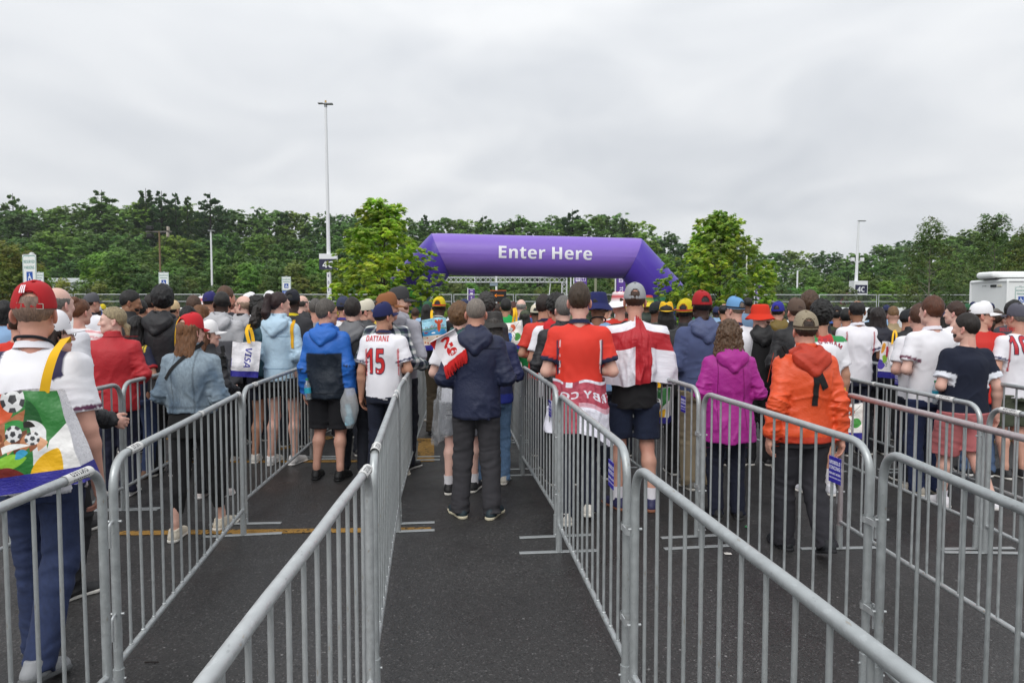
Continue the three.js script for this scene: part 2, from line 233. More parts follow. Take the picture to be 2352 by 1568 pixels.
barrier([257, 1056], [552, 903], { label: 'crowd barrier with a white wrapped lower rail beside the woman in the denim jacket', tape: [[0.1, 0.13, 1], [0.955, 0.07], [0.55, 0.04]], detail: 1, hooks: 'a' });
barrier([557, 893], [712, 836], { label: 'crowd barrier between the woman in pale blue and the man in the blue jacket', tape: [[0.12, 0.1, 1]] });
barrier([716, 834], [805, 803], { label: 'crowd barrier behind the man in the blue and navy jacket' });
barrier([808, 802], [868, 781], { label: 'far crowd barrier hidden behind the man in the DATTANI shirt' });
barrier([-193, 981], [275, 881], { label: 'crowd barrier behind the woman in the red jacket' });
barrier([281, 880], [520, 823], { label: 'crowd barrier running behind the woman in the denim jacket' });
barrier([524, 822], [640, 795], { label: 'crowd barrier behind the woman carrying the white bag' });
barrier(extend([846, 1074], [470, 1568], 1.1, 2.5), [846, 1074], { label: 'nearest crowd barrier with a thick pale rail at the bottom centre', tape: [[0.965, 0.13, 1]], detail: 1, mat: galvBright });
barrier([857, 1046], [911, 900], { label: 'second crowd barrier along the left side of the centre lane', tape: [[0.06, 0.14, 1], [0.86, 0.1, 1], [0.97, 0.08]], detail: 1 });
barrier([914, 893], [951, 837], { label: 'crowd barrier just right of the man in the DATTANI shirt', tape: [[0.28, 0.12, 1], [0.97, 0.08]] });
barrier([953, 834], [980, 802], { label: 'far crowd barrier on the left of the centre lane by the clasped hands' });
barrier([981, 801], [1002, 782], { label: 'farthest crowd barrier on the left of the centre lane' });
barrier(extend([1460, 1069], [2110, 1568], 1.1, 2.5), [1460, 1069], { label: 'nearest crowd barrier with a thick rail sweeping to the bottom right', hooks: 'b', detail: 1 });
barrier([1441, 1033], [1285, 906], { h: HR, label: 'crowd barrier in front of the flag tied at the waist', hooks: 'b', clamps: 'a', sign: [0.13, 0.97, -0.013], detail: 1 });
barrier([1279, 893], [1201, 842], { h: HR, label: 'crowd barrier right of the man in the navy jacket', hooks: 'b', clamps: 'a', sign: [0.12, 0.955, -0.013] });
barrier([1197, 837], [1171, 815], { h: HR, label: 'crowd barrier half hidden by the man in the navy jacket' });
barrier([1168, 813], [1158, 796], { h: HR, label: 'farthest crowd barrier on the right of the centre lane' });
barrier([1606, 893], [1421, 836], { h: HR, label: 'crowd barrier running left behind the man wearing the flag as a cape', clamps: 'a', sign: [0.13, 0.98, -0.013] });
barrier([2000, 1022], [1617, 902], { h: HR, label: 'crowd barrier with a blue sign in front of the orange jacket', sign: [0.13, 0.965, -0.013], clamps: 'a', hooks: 'b', detail: 1, mat: galv });
barrier(extend([2031, 1034], [2352, 1170], HR, 2.3), [2031, 1034], { h: HR, label: 'large crowd barrier in the bottom right corner', hooks: 'b', detail: 1, mat: galvDull });
barrier([2545, 1055], [1937, 903], { h: HR, label: 'crowd barrier with a red rubbed rail right of the orange jacket', hooks: 'b', railMat: mat('galv', [0.53, 0.47, 0.48]) });
barrier([1880, 846], [1560, 800], { h: HR, label: 'crowd barrier behind the magenta and orange jackets' });
barrier([1891, 858], [2254, 931], { h: HB, label: 'crowd barrier with taped end crossing the man in pink shorts', tape: [[0.84, 0.2, 1], [0.42, 0.04]], hooks: 'b' });
barrier([2275, 935], extend([2275, 935], [2352, 952], HB, 2.4), { h: HB, label: 'crowd barrier with printed tape at the right edge behind the pink shorts', tape: [[0.09, 0.2, 1]] });
barrier([1869, 812], [2085, 845], { label: 'crowd barrier with a blue sign in front of the woman with long dark hair', sign: [0.93, 0.965, 0.013] });
barrier([2090, 848], [2500, 915], { label: 'crowd barrier passing behind the navy T-shirt' });
barrier([2200, 812], [2430, 843], { label: 'crowd barrier in front of the white shirt with number ten' });
barrier([1500, 790], [1360, 775], { h: HR, label: 'crowd barrier hidden beyond the two red shirts' });
// ------------------------------------------------------------------ temporary fence at the end of the lot
{
  const picket = mat('galv', [0.30, 0.31, 0.31]), FH = 2.42, Z0 = -37.5, W = 3.45, N = 21;
  const zAt = (x) => Z0 - 0.035 * (x + 27);
  const proto = (() => {
    const t = new THREE.Group();
    part('frame', merge([rod(V(0.05, 0, 0), V(0.05, FH, 0), 0.024), rod(V(W - 0.05, 0, 0), V(W - 0.05, FH, 0), 0.024), rod(V(0.05, FH - 0.03, 0), V(W - 0.05, FH - 0.03, 0), 0.022), rod(V(0.05, 0.15, 0), V(W - 0.05, 0.15, 0), 0.022)]), galvBright, t);
    part('rail', rod(V(0.05, FH - 0.42, 0), V(W - 0.05, FH - 0.42, 0), 0.02), galvBright, t);
    const ps = []; for (let i = 1; i < 46; i++) ps.push(new THREE.CylinderGeometry(0.006, 0.006, FH - 0.2, 4, 1, true).translate(0.05 + (W - 0.1) * i / 46, FH / 2 + 0.06, 0));
    part('pickets', merge(ps), picket, t).userData.kind = 'stuff';
    part('foot', rbox(0.06, 0.03, 0.7, 0.01, 0.05, 0.015, 0), galv, t); part('foot', rbox(0.06, 0.03, 0.7, 0.01, W - 0.05, 0.015, 0), galv, t);
    return t;
  })();
  const words = ['at the left edge of the lot', 'behind the red cap at the left', 'left of the utility pole', 'below the utility pole', 'right of the utility pole sign', 'below the thin white pole', 'right of the thin white pole', 'below the second parking sign', 'left of the tall light pole', 'behind the tall light pole', 'behind the left maple', 'behind the left leg of the arch', 'under the left half of the banner beam', 'under the middle of the banner beam', 'beside the truss column', 'behind the right leg of the arch', 'behind the right maple', 'below the green highway sign', 'below the right light pole', 'behind the birch on the right', 'behind the white trailer', 'at the right edge of the lot'];
  let x = -27.6;
  for (let i = 0; i < N; i++) { const t = proto.clone(); t.name = numbered('fence_panel'); t.position.set(x, 0, zAt(x)); t.rotation.y = 0.035; scene.add(t); tag(t, 'tall steel fence panel ' + words[i], 'fence', 'tall steel fence panels around the lot'); x += W + 0.02; }
}
// ------------------------------------------------------------------ light poles, utility pole, sign posts
const white = mat('paint', '#e6e8ea'), navyM = mat('paint', '#232543'), darkM = mat('plastic', '#1c1c1f'), greySteel = mat('galv', [0.34, 0.35, 0.36]);
const decal = (w, h, px, draw) => new THREE.MeshStandardMaterial({ map: canvasTex(px, Math.round(px * h / w), draw), roughness: 0.55 });
const fourC = decal(1, 0.62, 160, (g, w, h) => { g.fillStyle = '#232543'; g.fillRect(0, 0, w, h); g.fillStyle = '#eceef2'; g.font = 'bold 84px sans-serif'; g.textAlign = 'center'; g.textBaseline = 'middle'; g.fillText('4C', w / 2, h / 2 + 4); });
const n408 = decal(0.14, 0.66, 64, (g, w, h) => { g.fillStyle = '#e6e8ea'; g.fillRect(0, 0, w, h); g.fillStyle = '#25255c'; g.font = 'bold 62px sans-serif'; g.textAlign = 'center'; g.textBaseline = 'middle';['4', '0', '8'].forEach((c, i) => g.fillText(c, w / 2, h * (i + 0.5) / 3)); });
{
  const Z = 33.5, b = atDepth(757, 680, Z), top = atDepth(748.5, 240, Z), t = thing('light_pole', 'tall white light pole with a navy and white 4C board left of the maple', 'light pole', [b.x, 0, -Z], 0, null);
  const h = top.y; t.rotation.z = 0.006;
  part('pole', new THREE.CylinderGeometry(0.055, 0.115, h, 14).translate(0, h / 2, 0), white, t);
  const hd = part('lamp_head', merge([rbox(0.46, 0.07, 0.22, 0.03, 0.12, h + 0.03, 0), rbox(0.24, 0.06, 0.2, 0.03, -0.25, h + 0.06, 0), new THREE.CylinderGeometry(0.07, 0.07, 0.2, 10).translate(0, h - 0.02, 0)]), greySteel, t);
  part('lamp_sensor', new THREE.CylinderGeometry(0.045, 0.05, 0.11, 8).translate(0, h + 0.14, 0), mat('plastic', '#c9a56a'), t);
  const s0 = atDepth(736, 583, Z), s1 = atDepth(777, 619, Z), w = s1.x - s0.x, hh = s0.y - s1.y;
  const bd = part('sign_board', rbox(w, hh, 0.2, 0.01, 0, (s0.y + s1.y) / 2, 0.1), white, t); bd.position.x = (s0.x + s1.x) / 2 - b.x;
  const f = part('board_print', box(w * 0.995, hh * 0.66, 0.006), fourC, t); f.position.set((s0.x + s1.x) / 2 - b.x, s1.y + hh * 0.335, 0.206);
  part('number_plate', box(0.16, 1.0, 0.006, 0.0, atDepth(757, 649, Z).y, 0.118), n408, t);
}
{
  const Z = 50, b = atDepth(1964, 690, Z), top = atDepth(1968.5, 507, Z), t = thing('light_pole', 'white light pole with a boxed 4C sign near the birch on the right', 'light pole', [b.x, 0, -Z]);
  const h = top.y; t.rotation.z = -0.018;
  part('pole', new THREE.CylinderGeometry(0.06, 0.16, h, 12).translate(0, h / 2, 0), white, t);
  part('lamp_head', rbox(0.55, 0.06, 0.25, 0.03, 0.22, h, 0), greySteel, t);
  const y1 = atDepth(1964, 596, Z).y; part('floodlight', merge([rbox(0.26, 0.28, 0.2, 0.04, -0.33, y1, 0), rod(V(-0.3, y1 - 0.1, 0), V(0, y1 - 0.2, 0), 0.03)]), white, t); part('floodlight', merge([rbox(0.26, 0.28, 0.2, 0.04, 0.36, y1, 0), rod(V(0.3, y1 - 0.1, 0), V(0, y1 - 0.2, 0), 0.03)]), white, t);
  const y2 = atDepth(1964, 661, Z).y; part('sign_box', rbox(0.98, 0.98, 0.8, 0.02, 0.02, y2, 0.3), white, t);
  const f = part('board_print', box(0.86, 0.6, 0.008, 0.03, y2 - 0.1, 0.71), fourC, t);
}
function thinPole(x, y0, y1, Z, r, m, label, lamp) { const b = atDepth(x, y1, Z), tp = atDepth(x, y0, Z), t = thing('light_pole', label, 'light pole', [b.x, 0, -Z]); part('pole', new THREE.CylinderGeometry(r * 0.7, r, tp.y, 8).translate(0, tp.y / 2, 0), m, t); part('lamp_head', lamp ? rbox(0.5, 0.08, 0.3, 0.03, 0.05, tp.y, 0) : new THREE.SphereGeometry(r * 0.75, 8, 6).scale(1, 0.5, 1).translate(0, tp.y, 0), lamp ? greySteel : m, t); return t; }
thinPole(487, 530, 680, 55, 0.10, white, 'thin white light pole right of the utility pole', 1);
thinPole(1140, 560, 690, 48, 0.085, white, 'slim white pole under the banner beam', 0);
thinPole(1831, 622, 690, 52, 0.09, white, 'short white post beside the green highway sign', 0);
thinPole(1368, 590, 690, 44, 0.10, mat('bark', '#8d8f78'), 'weathered wooden pole between the purple banners', 0);
thinPole(913, 505, 690, 60, 0.09, white, 'pale light pole behind the left maple', 1);
thinPole(1311, 625, 690, 45, 0.06, white, 'narrow white mast beside the truss column', 0);
thinPole(1714, 560, 690, 62, 0.09, mat('paint', '#cfd0c8'), 'pale pole right of the right maple', 1);
{
  const Z = 46, t0 = atDepth(365, 532, Z), t = thing('utility_pole', 'brown wooden utility pole with dark floodlights on its crossarm', 'utility pole', [t0.x, 0, -Z]);
  part('pole', new THREE.CylinderGeometry(0.055, 0.085, t0.y + 0.1, 10).translate(0, t0.y / 2, 0), mat('bark', '#7d6a50'), t);
  part('crossarm', rbox(1.75, 0.1, 0.08, 0.01, -0.03, t0.y, 0), mat('bark', '#6d6a66'), t);
  for (const [x, y] of [[-0.6, 0.25], [-0.6, -0.27]]) part('floodlight', merge([rbox(0.36, 0.26, 0.3, 0.03, x, t0.y + y, 0.05), rod(V(x - 0.19, t0.y + y - 0.14, 0), V(x - 0.19, t0.y + y + 0.14, 0), 0.02), rod(V(x + 0.19, t0.y + y - 0.14, 0), V(x + 0.19, t0.y + y + 0.14, 0), 0.02)]), darkM, t);
  part('floodlight', rbox(0.1, 0.28, 0.26, 0.03, 0.6, t0.y + 0.2, 0), mat('paint', '#b9aea0'), t); part('floodlight', rbox(0.1, 0.3, 0.26, 0.03, 0.57, t0.y - 0.2, 0), mat('paint', '#b9aea0'), t);
  part('cable', tube([V(0.58, t0.y - 0.3, 0.05), V(0.4, t0.y - 0.8, 0.08), V(0.1, t0.y - 1.4, 0.12)], 0.012, 12, 5), darkM, t);
}
const wheelchair = (g, x, y, s) => { g.strokeStyle = '#fff'; g.fillStyle = '#fff'; g.lineWidth = s * 0.09; g.lineCap = 'round'; g.beginPath(); g.arc(x - s * 0.02, y + s * 0.16, s * 0.24, -0.3, Math.PI * 1.35); g.stroke(); g.beginPath(); g.arc(x - s * 0.05, y - s * 0.36, s * 0.07, 0, 7); g.fill(); g.beginPath(); g.moveTo(x - s * 0.05, y - s * 0.24); g.lineTo(x - s * 0.03, y + s * 0.08); g.lineTo(x + s * 0.2, y + s * 0.08); g.lineTo(x + s * 0.3, y + s * 0.34); g.lineTo(x + s * 0.4, y + s * 0.3); g.moveTo(x - s * 0.04, y - s * 0.08); g.lineTo(x + s * 0.16, y - s * 0.08); g.stroke(); };
const reservedMat = decal(0.305, 0.457, 200, (g, w, h) => { g.fillStyle = '#eceeec'; g.fillRect(0, 0, w, h); g.strokeStyle = '#2f8f80'; g.lineWidth = 6; g.beginPath(); g.roundRect(8, 8, w - 16, h - 16, 18); g.stroke(); g.fillStyle = '#2b7d70'; g.textAlign = 'center'; g.font = 'bold 40px sans-serif'; g.fillText('RESERVED', w / 2, 74, w - 34); g.fillText('PARKING', w / 2, 126, w - 50); g.fillStyle = '#2352a8'; g.fillRect(w * 0.27, h * 0.5, w * 0.46, w * 0.5); wheelchair(g, w / 2, h * 0.5 + w * 0.25, w * 0.42); });
const blueMat = decal(0.305, 0.152, 160, (g, w, h) => { g.fillStyle = '#2b57b5'; g.fillRect(0, 0, w, h); g.strokeStyle = '#dfe6f5'; g.lineWidth = 3; g.strokeRect(5, 5, w - 10, h - 10); g.fillStyle = '#e6ebf7'; g.textAlign = 'center'; g.font = 'bold 20px sans-serif'; g.fillText('VIOLATORS', w / 2, 32); g.fillText('SUBJECT TO', w / 2, 52); g.fillText('FINE', w / 2, 71); });
function parkingSign(x, y, Z, turn, label, plate, bigPost) {
  const p = atDepth(x, y, Z), t = thing('parking_sign', label, 'sign', [p.x, 0, -Z], turn, 'reserved parking signs');
  const back = mat('paint', '#b8bcbc');
  if (bigPost) { part('post', rbox(0.15, p.y + 0.02, 0.15, 0.02, -0.105, (p.y + 0.02) / 2, -0.09), mat('galv', [0.22, 0.22, 0.225]), t); part('post_cap', new THREE.SphereGeometry(0.05, 10, 6).translate(0.0, p.y + 0.0, -0.05), galvBright, t); }
  else part('post', rbox(0.045, p.y + 0.02, 0.03, 0.005, 0, (p.y + 0.02) / 2, -0.03), galv, t);
  const H = bigPost ? 0.60 : 0.457, s = part('sign_plate', rbox(0.305, H, 0.006, 0.002, 0, p.y - H / 2, 0), back, t); part('sign_print', box(0.30, H - 0.008, 0.003, 0, p.y - H / 2, 0.0052), reservedMat, t);
  if (plate) part('lower_plate', box(0.305, 0.152, 0.006, 0.01, p.y - 0.457 - 0.085, 0.002), blueMat, t);
  part('bolt', new THREE.CylinderGeometry(0.008, 0.008, 0.006, 6).rotateX(Math.PI / 2).translate(0, p.y - 0.03, 0.009), galvBright, t);
}
parkingSign(66, 585, 12.2, -0.24, 'reserved parking sign on a thick grey post above the red cap', 0, 1);
parkingSign(87, 625, 20.5, 0.1, 'reserved parking sign partly hidden behind the thick grey post', 0);
parkingSign(375, 625, 20.5, 0, 'reserved parking sign with blue plate in front of the utility pole', 1);
parkingSign(657, 635, 22.5, 0, 'reserved parking sign with blue plate left of the tall light pole', 1);
parkingSign(2347, 658, 16, 0.05, 'reserved parking sign in front of the white trailer', 1);
// banners, highway sign, message board
function banner(x0, x1, y0, y1, Z, draw, label) { const a = atDepth(x0, y0, Z), b = atDepth(x1, y1, Z), w = b.x - a.x, h = a.y - b.y, t = thing('banner_flag', label, 'banner', [a.x, 0, -Z], 0.04); part('pole', new THREE.CylinderGeometry(0.035, 0.035, a.y + 0.1, 8).translate(-0.05, (a.y + 0.1) / 2, 0), white, t); part('banner_cloth', sheet(10, 14, (u, v) => [u * w, a.y - v * h, 0.05 * ns(u * 2, v * 3, x0) * u + 0.02], (u, v) => [u, 1 - v]), new THREE.MeshStandardMaterial({ map: canvasTex(160, Math.round(160 * h / w), draw), roughness: 0.8, side: THREE.DoubleSide }), t); part('arm', rod(V(-0.05, a.y + 0.01, 0), V(w, a.y + 0.01, 0), 0.015), white, t); }
const purple = '#5d3a96', wht = '#efeaf6';
const pbg = (g, w, h) => { g.fillStyle = purple; g.fillRect(0, 0, w, h); g.fillStyle = wht; g.strokeStyle = wht; g.textAlign = 'center'; };
banner(1320, 1348, 612, 670, 44, (g, w, h) => { pbg(g, w, h); g.fillRect(14, h * 0.40, 60, 60); g.lineWidth = 6; g.strokeRect(86, h * 0.40 + 3, 56, 54); g.beginPath(); g.moveTo(114, h * 0.40 + 48); g.lineTo(114, h * 0.40 + 14); g.moveTo(100, h * 0.40 + 26); g.lineTo(114, h * 0.40 + 12); g.lineTo(128, h * 0.40 + 26); g.stroke(); g.fillStyle = purple; g.font = 'bold 40px sans-serif'; g.fillText('88', 44, h * 0.40 + 44); g.fillStyle = wht; g.font = 'bold 38px sans-serif'; g.fillText('Boston', w / 2, h * 0.40 + 112); }, 'purple banner with white icons and the word Boston under the arch');
banner(1416, 1437, 622, 682, 38, (g, w, h) => { pbg(g, w, h); g.font = 'bold 34px sans-serif'; g.fillText('FIFA', w / 2, h * 0.18); g.fillRect(44, h * 0.27, 72, 74); g.fillStyle = purple; for (const x of [66, 94]) { g.beginPath(); g.arc(x, h * 0.27 + 18, 8, 0, 7); g.fill(); g.fillRect(x - 8, h * 0.27 + 28, 16, 36); } g.fillStyle = wht; g.save(); g.translate(w / 2 - 22, h * 0.6); g.rotate(Math.PI / 2); g.font = 'bold 78px sans-serif'; g.textAlign = 'left'; g.fillText('TOILETS', 0, 0); g.restore(); }, 'purple banner with a restroom icon beside the right leg of the arch');
banner(1076, 1090, 664, 700, 46, (g, w, h) => { pbg(g, w, h); g.font = 'bold 40px sans-serif'; g.fillText('FIFA', w / 2, 50); g.fillRect(46, 90, 68, 68); g.save(); g.translate(w / 2 - 20, 190); g.rotate(Math.PI / 2); g.font = 'bold 54px sans-serif'; g.textAlign = 'left'; g.fillText('ACCESS', 0, 0); g.restore(); }, 'small purple banner far behind the man in the navy jacket');
banner(1736, 1757, 656, 694, 40, (g, w, h) => { pbg(g, w, h); g.fillRect(20, 70, 52, 52); g.fillRect(90, 70, 52, 52); g.save(); g.translate(96, 140); g.rotate(Math.PI / 2); g.font = 'bold 54px sans-serif'; g.textAlign = 'left'; g.fillText('ACCESS', 0, 0); g.fillText('TOILETS', 0, 62); g.restore(); }, 'purple banner right of the right maple');
{
  const Z = 54, p = atDepth(1811, 671, Z), t = thing('highway_sign', 'green highway sign with three white arrows', 'sign', [p.x, 0, -Z]);
  part('post', rod(V(0, 0, -0.05), V(0, p.y, -0.05), 0.05), galv, t);
  ['95 North', '95 South', '495'].forEach((s, i) => part('sign_plate', box(0.7, 0.2, 0.02, 0, p.y + 0.215 - i * 0.215, 0), decal(0.7, 0.2, 200, (g, w, h) => { g.fillStyle = '#1f7a5a'; g.fillRect(0, 0, w, h); g.fillStyle = '#2c4f9c'; g.fillRect(12, 8, 46, 42); g.fillStyle = '#fff'; g.font = 'bold 26px sans-serif'; g.textAlign = 'center'; g.fillText(s.split(' ')[0], 35, 40, 40); g.font = '24px sans-serif'; g.fillText(s.split(' ')[1] ?? '', 100, 38); g.lineWidth = 7; g.strokeStyle = '#fff'; g.beginPath(); g.moveTo(188, 29); g.lineTo(150, 29); g.moveTo(164, 16); g.lineTo(150, 29); g.lineTo(164, 42); g.stroke(); }), t));
}
{
  const Z = 34, a = atDepth(1126, 668, Z), b = atDepth(1163, 693, Z), t = thing('message_board', 'dark electronic message board with an amber arrow under the arch', 'message board', [(a.x + b.x) / 2, 0, -Z]);
  const w = b.x - a.x; part('panel', rbox(w, a.y - b.y, 0.12, 0.02, 0, (a.y + b.y) / 2, 0), darkM, t); part('top_edge', box(w, 0.035, 0.16, 0, a.y + 0.02, 0), mat('paint', '#c4622a'), t); part('mast', rod(V(0, 0, -0.1), V(0, b.y, -0.1), 0.05), mat('paint', '#c4622a'), t);
  const am = new THREE.MeshStandardMaterial({ color: '#3a1c04', emissive: '#ff8c1a', emissiveIntensity: 0.9 }); const y = a.y - (a.y - b.y) * 0.42;
  part('lamp_arrow', merge([box(0.42, 0.03, 0.01, 0.06, y, 0.065), rod(V(-0.18, y, 0.065), V(-0.08, y + 0.075, 0.065), 0.014, 0.014, 5), rod(V(-0.18, y, 0.065), V(-0.08, y - 0.075, 0.065), 0.014, 0.014, 5)]), am, t);
}
{
  const Z = 49, p = atDepth(1940, 694, Z), t = thing('stop_sign', 'red stop sign below the right light pole', 'sign', [p.x, 0, -Z]);
  part('post', rod(V(0, 0, -0.03), V(0, p.y, -0.03), 0.03), galv, t);
  const o = new THREE.CylinderGeometry(0.33, 0.33, 0.02, 8).rotateY(Math.PI / 8).rotateX(Math.PI / 2).translate(0, p.y, 0);
  part('sign_plate', o, mat('paint', '#b3343a'), t); part('sign_print', box(0.5, 0.2, 0.006, 0, p.y, 0.014), decal(0.5, 0.2, 150, (g, w, h) => { g.fillStyle = '#b3343a'; g.fillRect(0, 0, w, h); g.fillStyle = '#fff'; g.font = 'bold 52px sans-serif'; g.textAlign = 'center'; g.fillText('STOP', w / 2, 48); }), t);
  const q = atDepth(1944, 676, Z + 1), u = thing('notice_sign', 'small red notice board left of the boxed 4C sign', 'sign', [q.x, 0, -Z - 1]); part('sign_plate', box(0.55, 0.42, 0.03, 0, q.y - 0.02, 0), decal(0.55, 0.42, 120, (g, w, h) => { g.fillStyle = '#a8303a'; g.fillRect(0, 0, w, h); g.fillStyle = '#f0dede'; g.font = 'bold 30px sans-serif'; g.textAlign = 'center'; g.fillText('NOTE', w / 2, 42); g.fillText('PARKING', w / 2, 76, w - 12); }), u); part('post', rod(V(0, 0, -0.04), V(0, q.y, -0.04), 0.03), galv, u);
}
// ------------------------------------------------------------------ inflatable arch
{
  const Z = 21, P = (x, y) => atDepth(x, y, Z);
  const t = thing('inflatable_arch', 'purple inflatable arch over the queue with white lettering', 'arch', [0, 0, -Z]);
  // centre line: left foot, left elbow, right elbow, right foot; the right end stands a little farther back
  const R = 0.635, yl = P(1000, 584).y, yr = P(1468, 591).y, xl = P(1012, 584).x, xr = P(1457, 591).x, fl = P(941, 662), fr = P(1529, 672);
  const zr = -0.45;
  const cl = [V(fl.x - 0.08, 0, 0), V(fl.x, fl.y - 0.0, 0), V(xl, yl, 0), V(xr, yr, zr), V(fr.x, fr.y, zr), V(fr.x + 0.08, 0, zr)];
  const rad = [0.66, 0.65, R, R, 0.65, 0.66];
  const planes = cl.map((p, i) => { const a = i ? p.clone().sub(cl[i - 1]).normalize() : V(0, 1, 0), b = i < cl.length - 1 ? cl[i + 1].clone().sub(p).normalize() : V(0, -1, 0); const q = i === 0 ? V(0, 1, 0) : i === cl.length - 1 ? V(0, -1, 0) : a.add(b).normalize(); return q; });
  const seg = 48;
  const segment = (i, n = 14) => { // a mitred tube between two bends, slightly puckered at its seams
    const d = cl[i + 1].clone().sub(cl[i]).normalize(), e1 = V(0, 0, 1).addScaledVector(d, -d.z).normalize(), e2 = e1.clone().cross(d).normalize();
    const end = (j, an) => { const q = e1.clone().multiplyScalar(Math.cos(an)).addScaledVector(e2, Math.sin(an)).multiplyScalar(rad[j]); const n = planes[j], s = -q.dot(n) / d.dot(n); return cl[j].clone().add(q).addScaledVector(d, s); };
    return sheet(seg, n, (u, v) => { const an = u * 2 * Math.PI, a = end(i, an), b = end(i + 1, an), p = a.lerp(b, v); const seam = Math.min(v, 1 - v) * cl[i].distanceTo(cl[i + 1]); const o = e1.clone().multiplyScalar(Math.cos(an)).addScaledVector(e2, Math.sin(an)); const puck = 0.006 * Math.sin(an * 23 + i) * Math.exp(-seam * 7) - 0.012 * Math.exp(-seam * 14) + 0.01 * ns(v * 5 + i * 9, Math.cos(an) * 2, Math.sin(an) * 2); p.addScaledVector(o, puck); return [p.x, p.y, p.z]; });
  };
  const pvc = (h) => mat('plastic', h, { roughness: 0.38, bumpMap: rep(T.crease, 0.5), bumpScale: 0.004 });
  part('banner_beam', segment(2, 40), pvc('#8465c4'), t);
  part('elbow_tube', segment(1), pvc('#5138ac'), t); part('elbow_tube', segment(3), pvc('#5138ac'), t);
  // legs: green cell pattern in raised cells
  const cellTex = canvasTex(512, 512, (g, w, h) => { g.fillStyle = '#14432f'; g.fillRect(0, 0, w, h); for (let j = 0; j < 6; j++) for (let i = 0; i < 10; i++) { const x = (i + (j % 2) * 0.5) * w / 10, y = j * h / 6; g.save(); g.translate(x + 24, y + 40); g.rotate(0.35 + 0.2 * ns(i, j, 3)); g.fillStyle = pick(['#3aa050', '#55b848', '#2f7c55', '#2e6fc0', '#3250b4']); g.beginPath(); g.roundRect(-20, -34, 40 + rr(-6, 4), 66 + rr(-8, 6), 14); g.fill(); g.restore(); } }, { repeat: true });
  const legM = new THREE.MeshStandardMaterial({ map: rep(cellTex, 1), roughness: 0.4, side: THREE.DoubleSide });
  part('leg', segment(0, 20), legM, t); part('leg', segment(4, 20), legM, t);
  part('tether', rod(V(cl[2].x - 0.2, yl, -0.6), V(cl[2].x - 1.3, 0.02, -3.2), 0.012, 0.012, 5), darkM, t);
  // lettering, wrapped on the front of the beam
  const txt = canvasTex(1024, 256, (g, w, h) => { g.clearRect(0, 0, w, h); g.fillStyle = '#ecebf3'; g.font = 'bold 205px sans-serif'; g.textAlign = 'center'; g.textBaseline = 'alphabetic'; g.fillText('Enter Here', w / 2, 200, w - 12); });
  const d = cl[3].clone().sub(cl[2]).normalize(), e2 = V(0, 1, 0).addScaledVector(d, -d.y).normalize(), e1 = d.clone().cross(e2).normalize();
  const c0 = P(1140, 590).x, c1 = P(1355, 590).x, yc = 0.05;
  const k = (x) => (x - cl[2].x) / d.x;
  const g = sheet(60, 12, (u, v) => { const s = k(mix(c0 - 0.03, c1 + 0.03, u)), an = mix(0.60, -0.40, v); const r = R + 0.014, q = cl[2].clone().addScaledVector(d, s).addScaledVector(e1, Math.cos(an) * r).addScaledVector(e2, Math.sin(an) * r); return [q.x, q.y, q.z]; }, (u, v) => [u, 1 - v]);
  part('lettering', g, new THREE.MeshStandardMaterial({ map: txt, alphaTest: 0.5, roughness: 0.5, side: THREE.DoubleSide }), t);
}
// ------------------------------------------------------------------ lighting truss gate
{
  const Z = 42, P = (x, y) => atDepth(x, y, Z), a = P(985, 637), b = P(1302, 637), H = a.y, w = b.x - a.x, D = 0.30, t = thing('truss_gate', 'white box truss gate behind the arch', 'truss', [a.x, 0, -Z]);
  const run = (p, q, n) => { const d = q.clone().sub(p), L = d.length(); d.normalize(); const s = V(0, 0, 1), u = s.clone().cross(d).normalize(); const gs = [], br = []; const c = [[0, 0], [1, 0], [1, 1], [0, 1]].map(([i, j]) => (k) => p.clone().addScaledVector(d, k).addScaledVector(u, (i - 0.5) * D).addScaledVector(s, (j - 0.5) * D)); for (const f of c) gs.push(rod(f(0), f(L), 0.024, 0.024, 6)); for (let i = 0; i < n; i++) { const k0 = L * i / n, k1 = L * (i + 1) / n; for (let m = 0; m < 4; m++) { const f = c[m], h = c[(m + 1) % 4]; br.push(rod((i % 2 ? f : h)(k0), (i % 2 ? h : f)(k1), 0.013, 0.013, 5)); } } for (const k of [0, L / 3, 2 * L / 3, L]) for (let m = 0; m < 4; m++) gs.push(rod(c[m](k), c[(m + 1) % 4](k), 0.02, 0.02, 5)); return [merge(gs), merge(br)]; };
  for (const [n, p, q, m] of [['top_beam', V(0, H - D / 2, 0), V(w, H - D / 2, 0), 28], ['column', V(D / 2, 0, 0), V(D / 2, H - D, 0), 12], ['column', V(w - D / 2, 0, 0), V(w - D / 2, H - D, 0), 12]]) { const [g, bgeo] = run(p, q, m); const o = part(n, g, mat('paint', '#dfe2e4'), t); part('bracing', bgeo, mat('paint', '#dfe2e4'), o); }
  part('stay', rod(V(w - 1.0, H - 0.35, -0.1), V(w - 1.25, 0.6, -0.1), 0.03), white, t);
  part('floodlight', rbox(0.5, 0.2, 0.2, 0.04, w / 2 - 0.25, H - D - 0.13, 0), mat('paint', '#8899a4'), t);
}
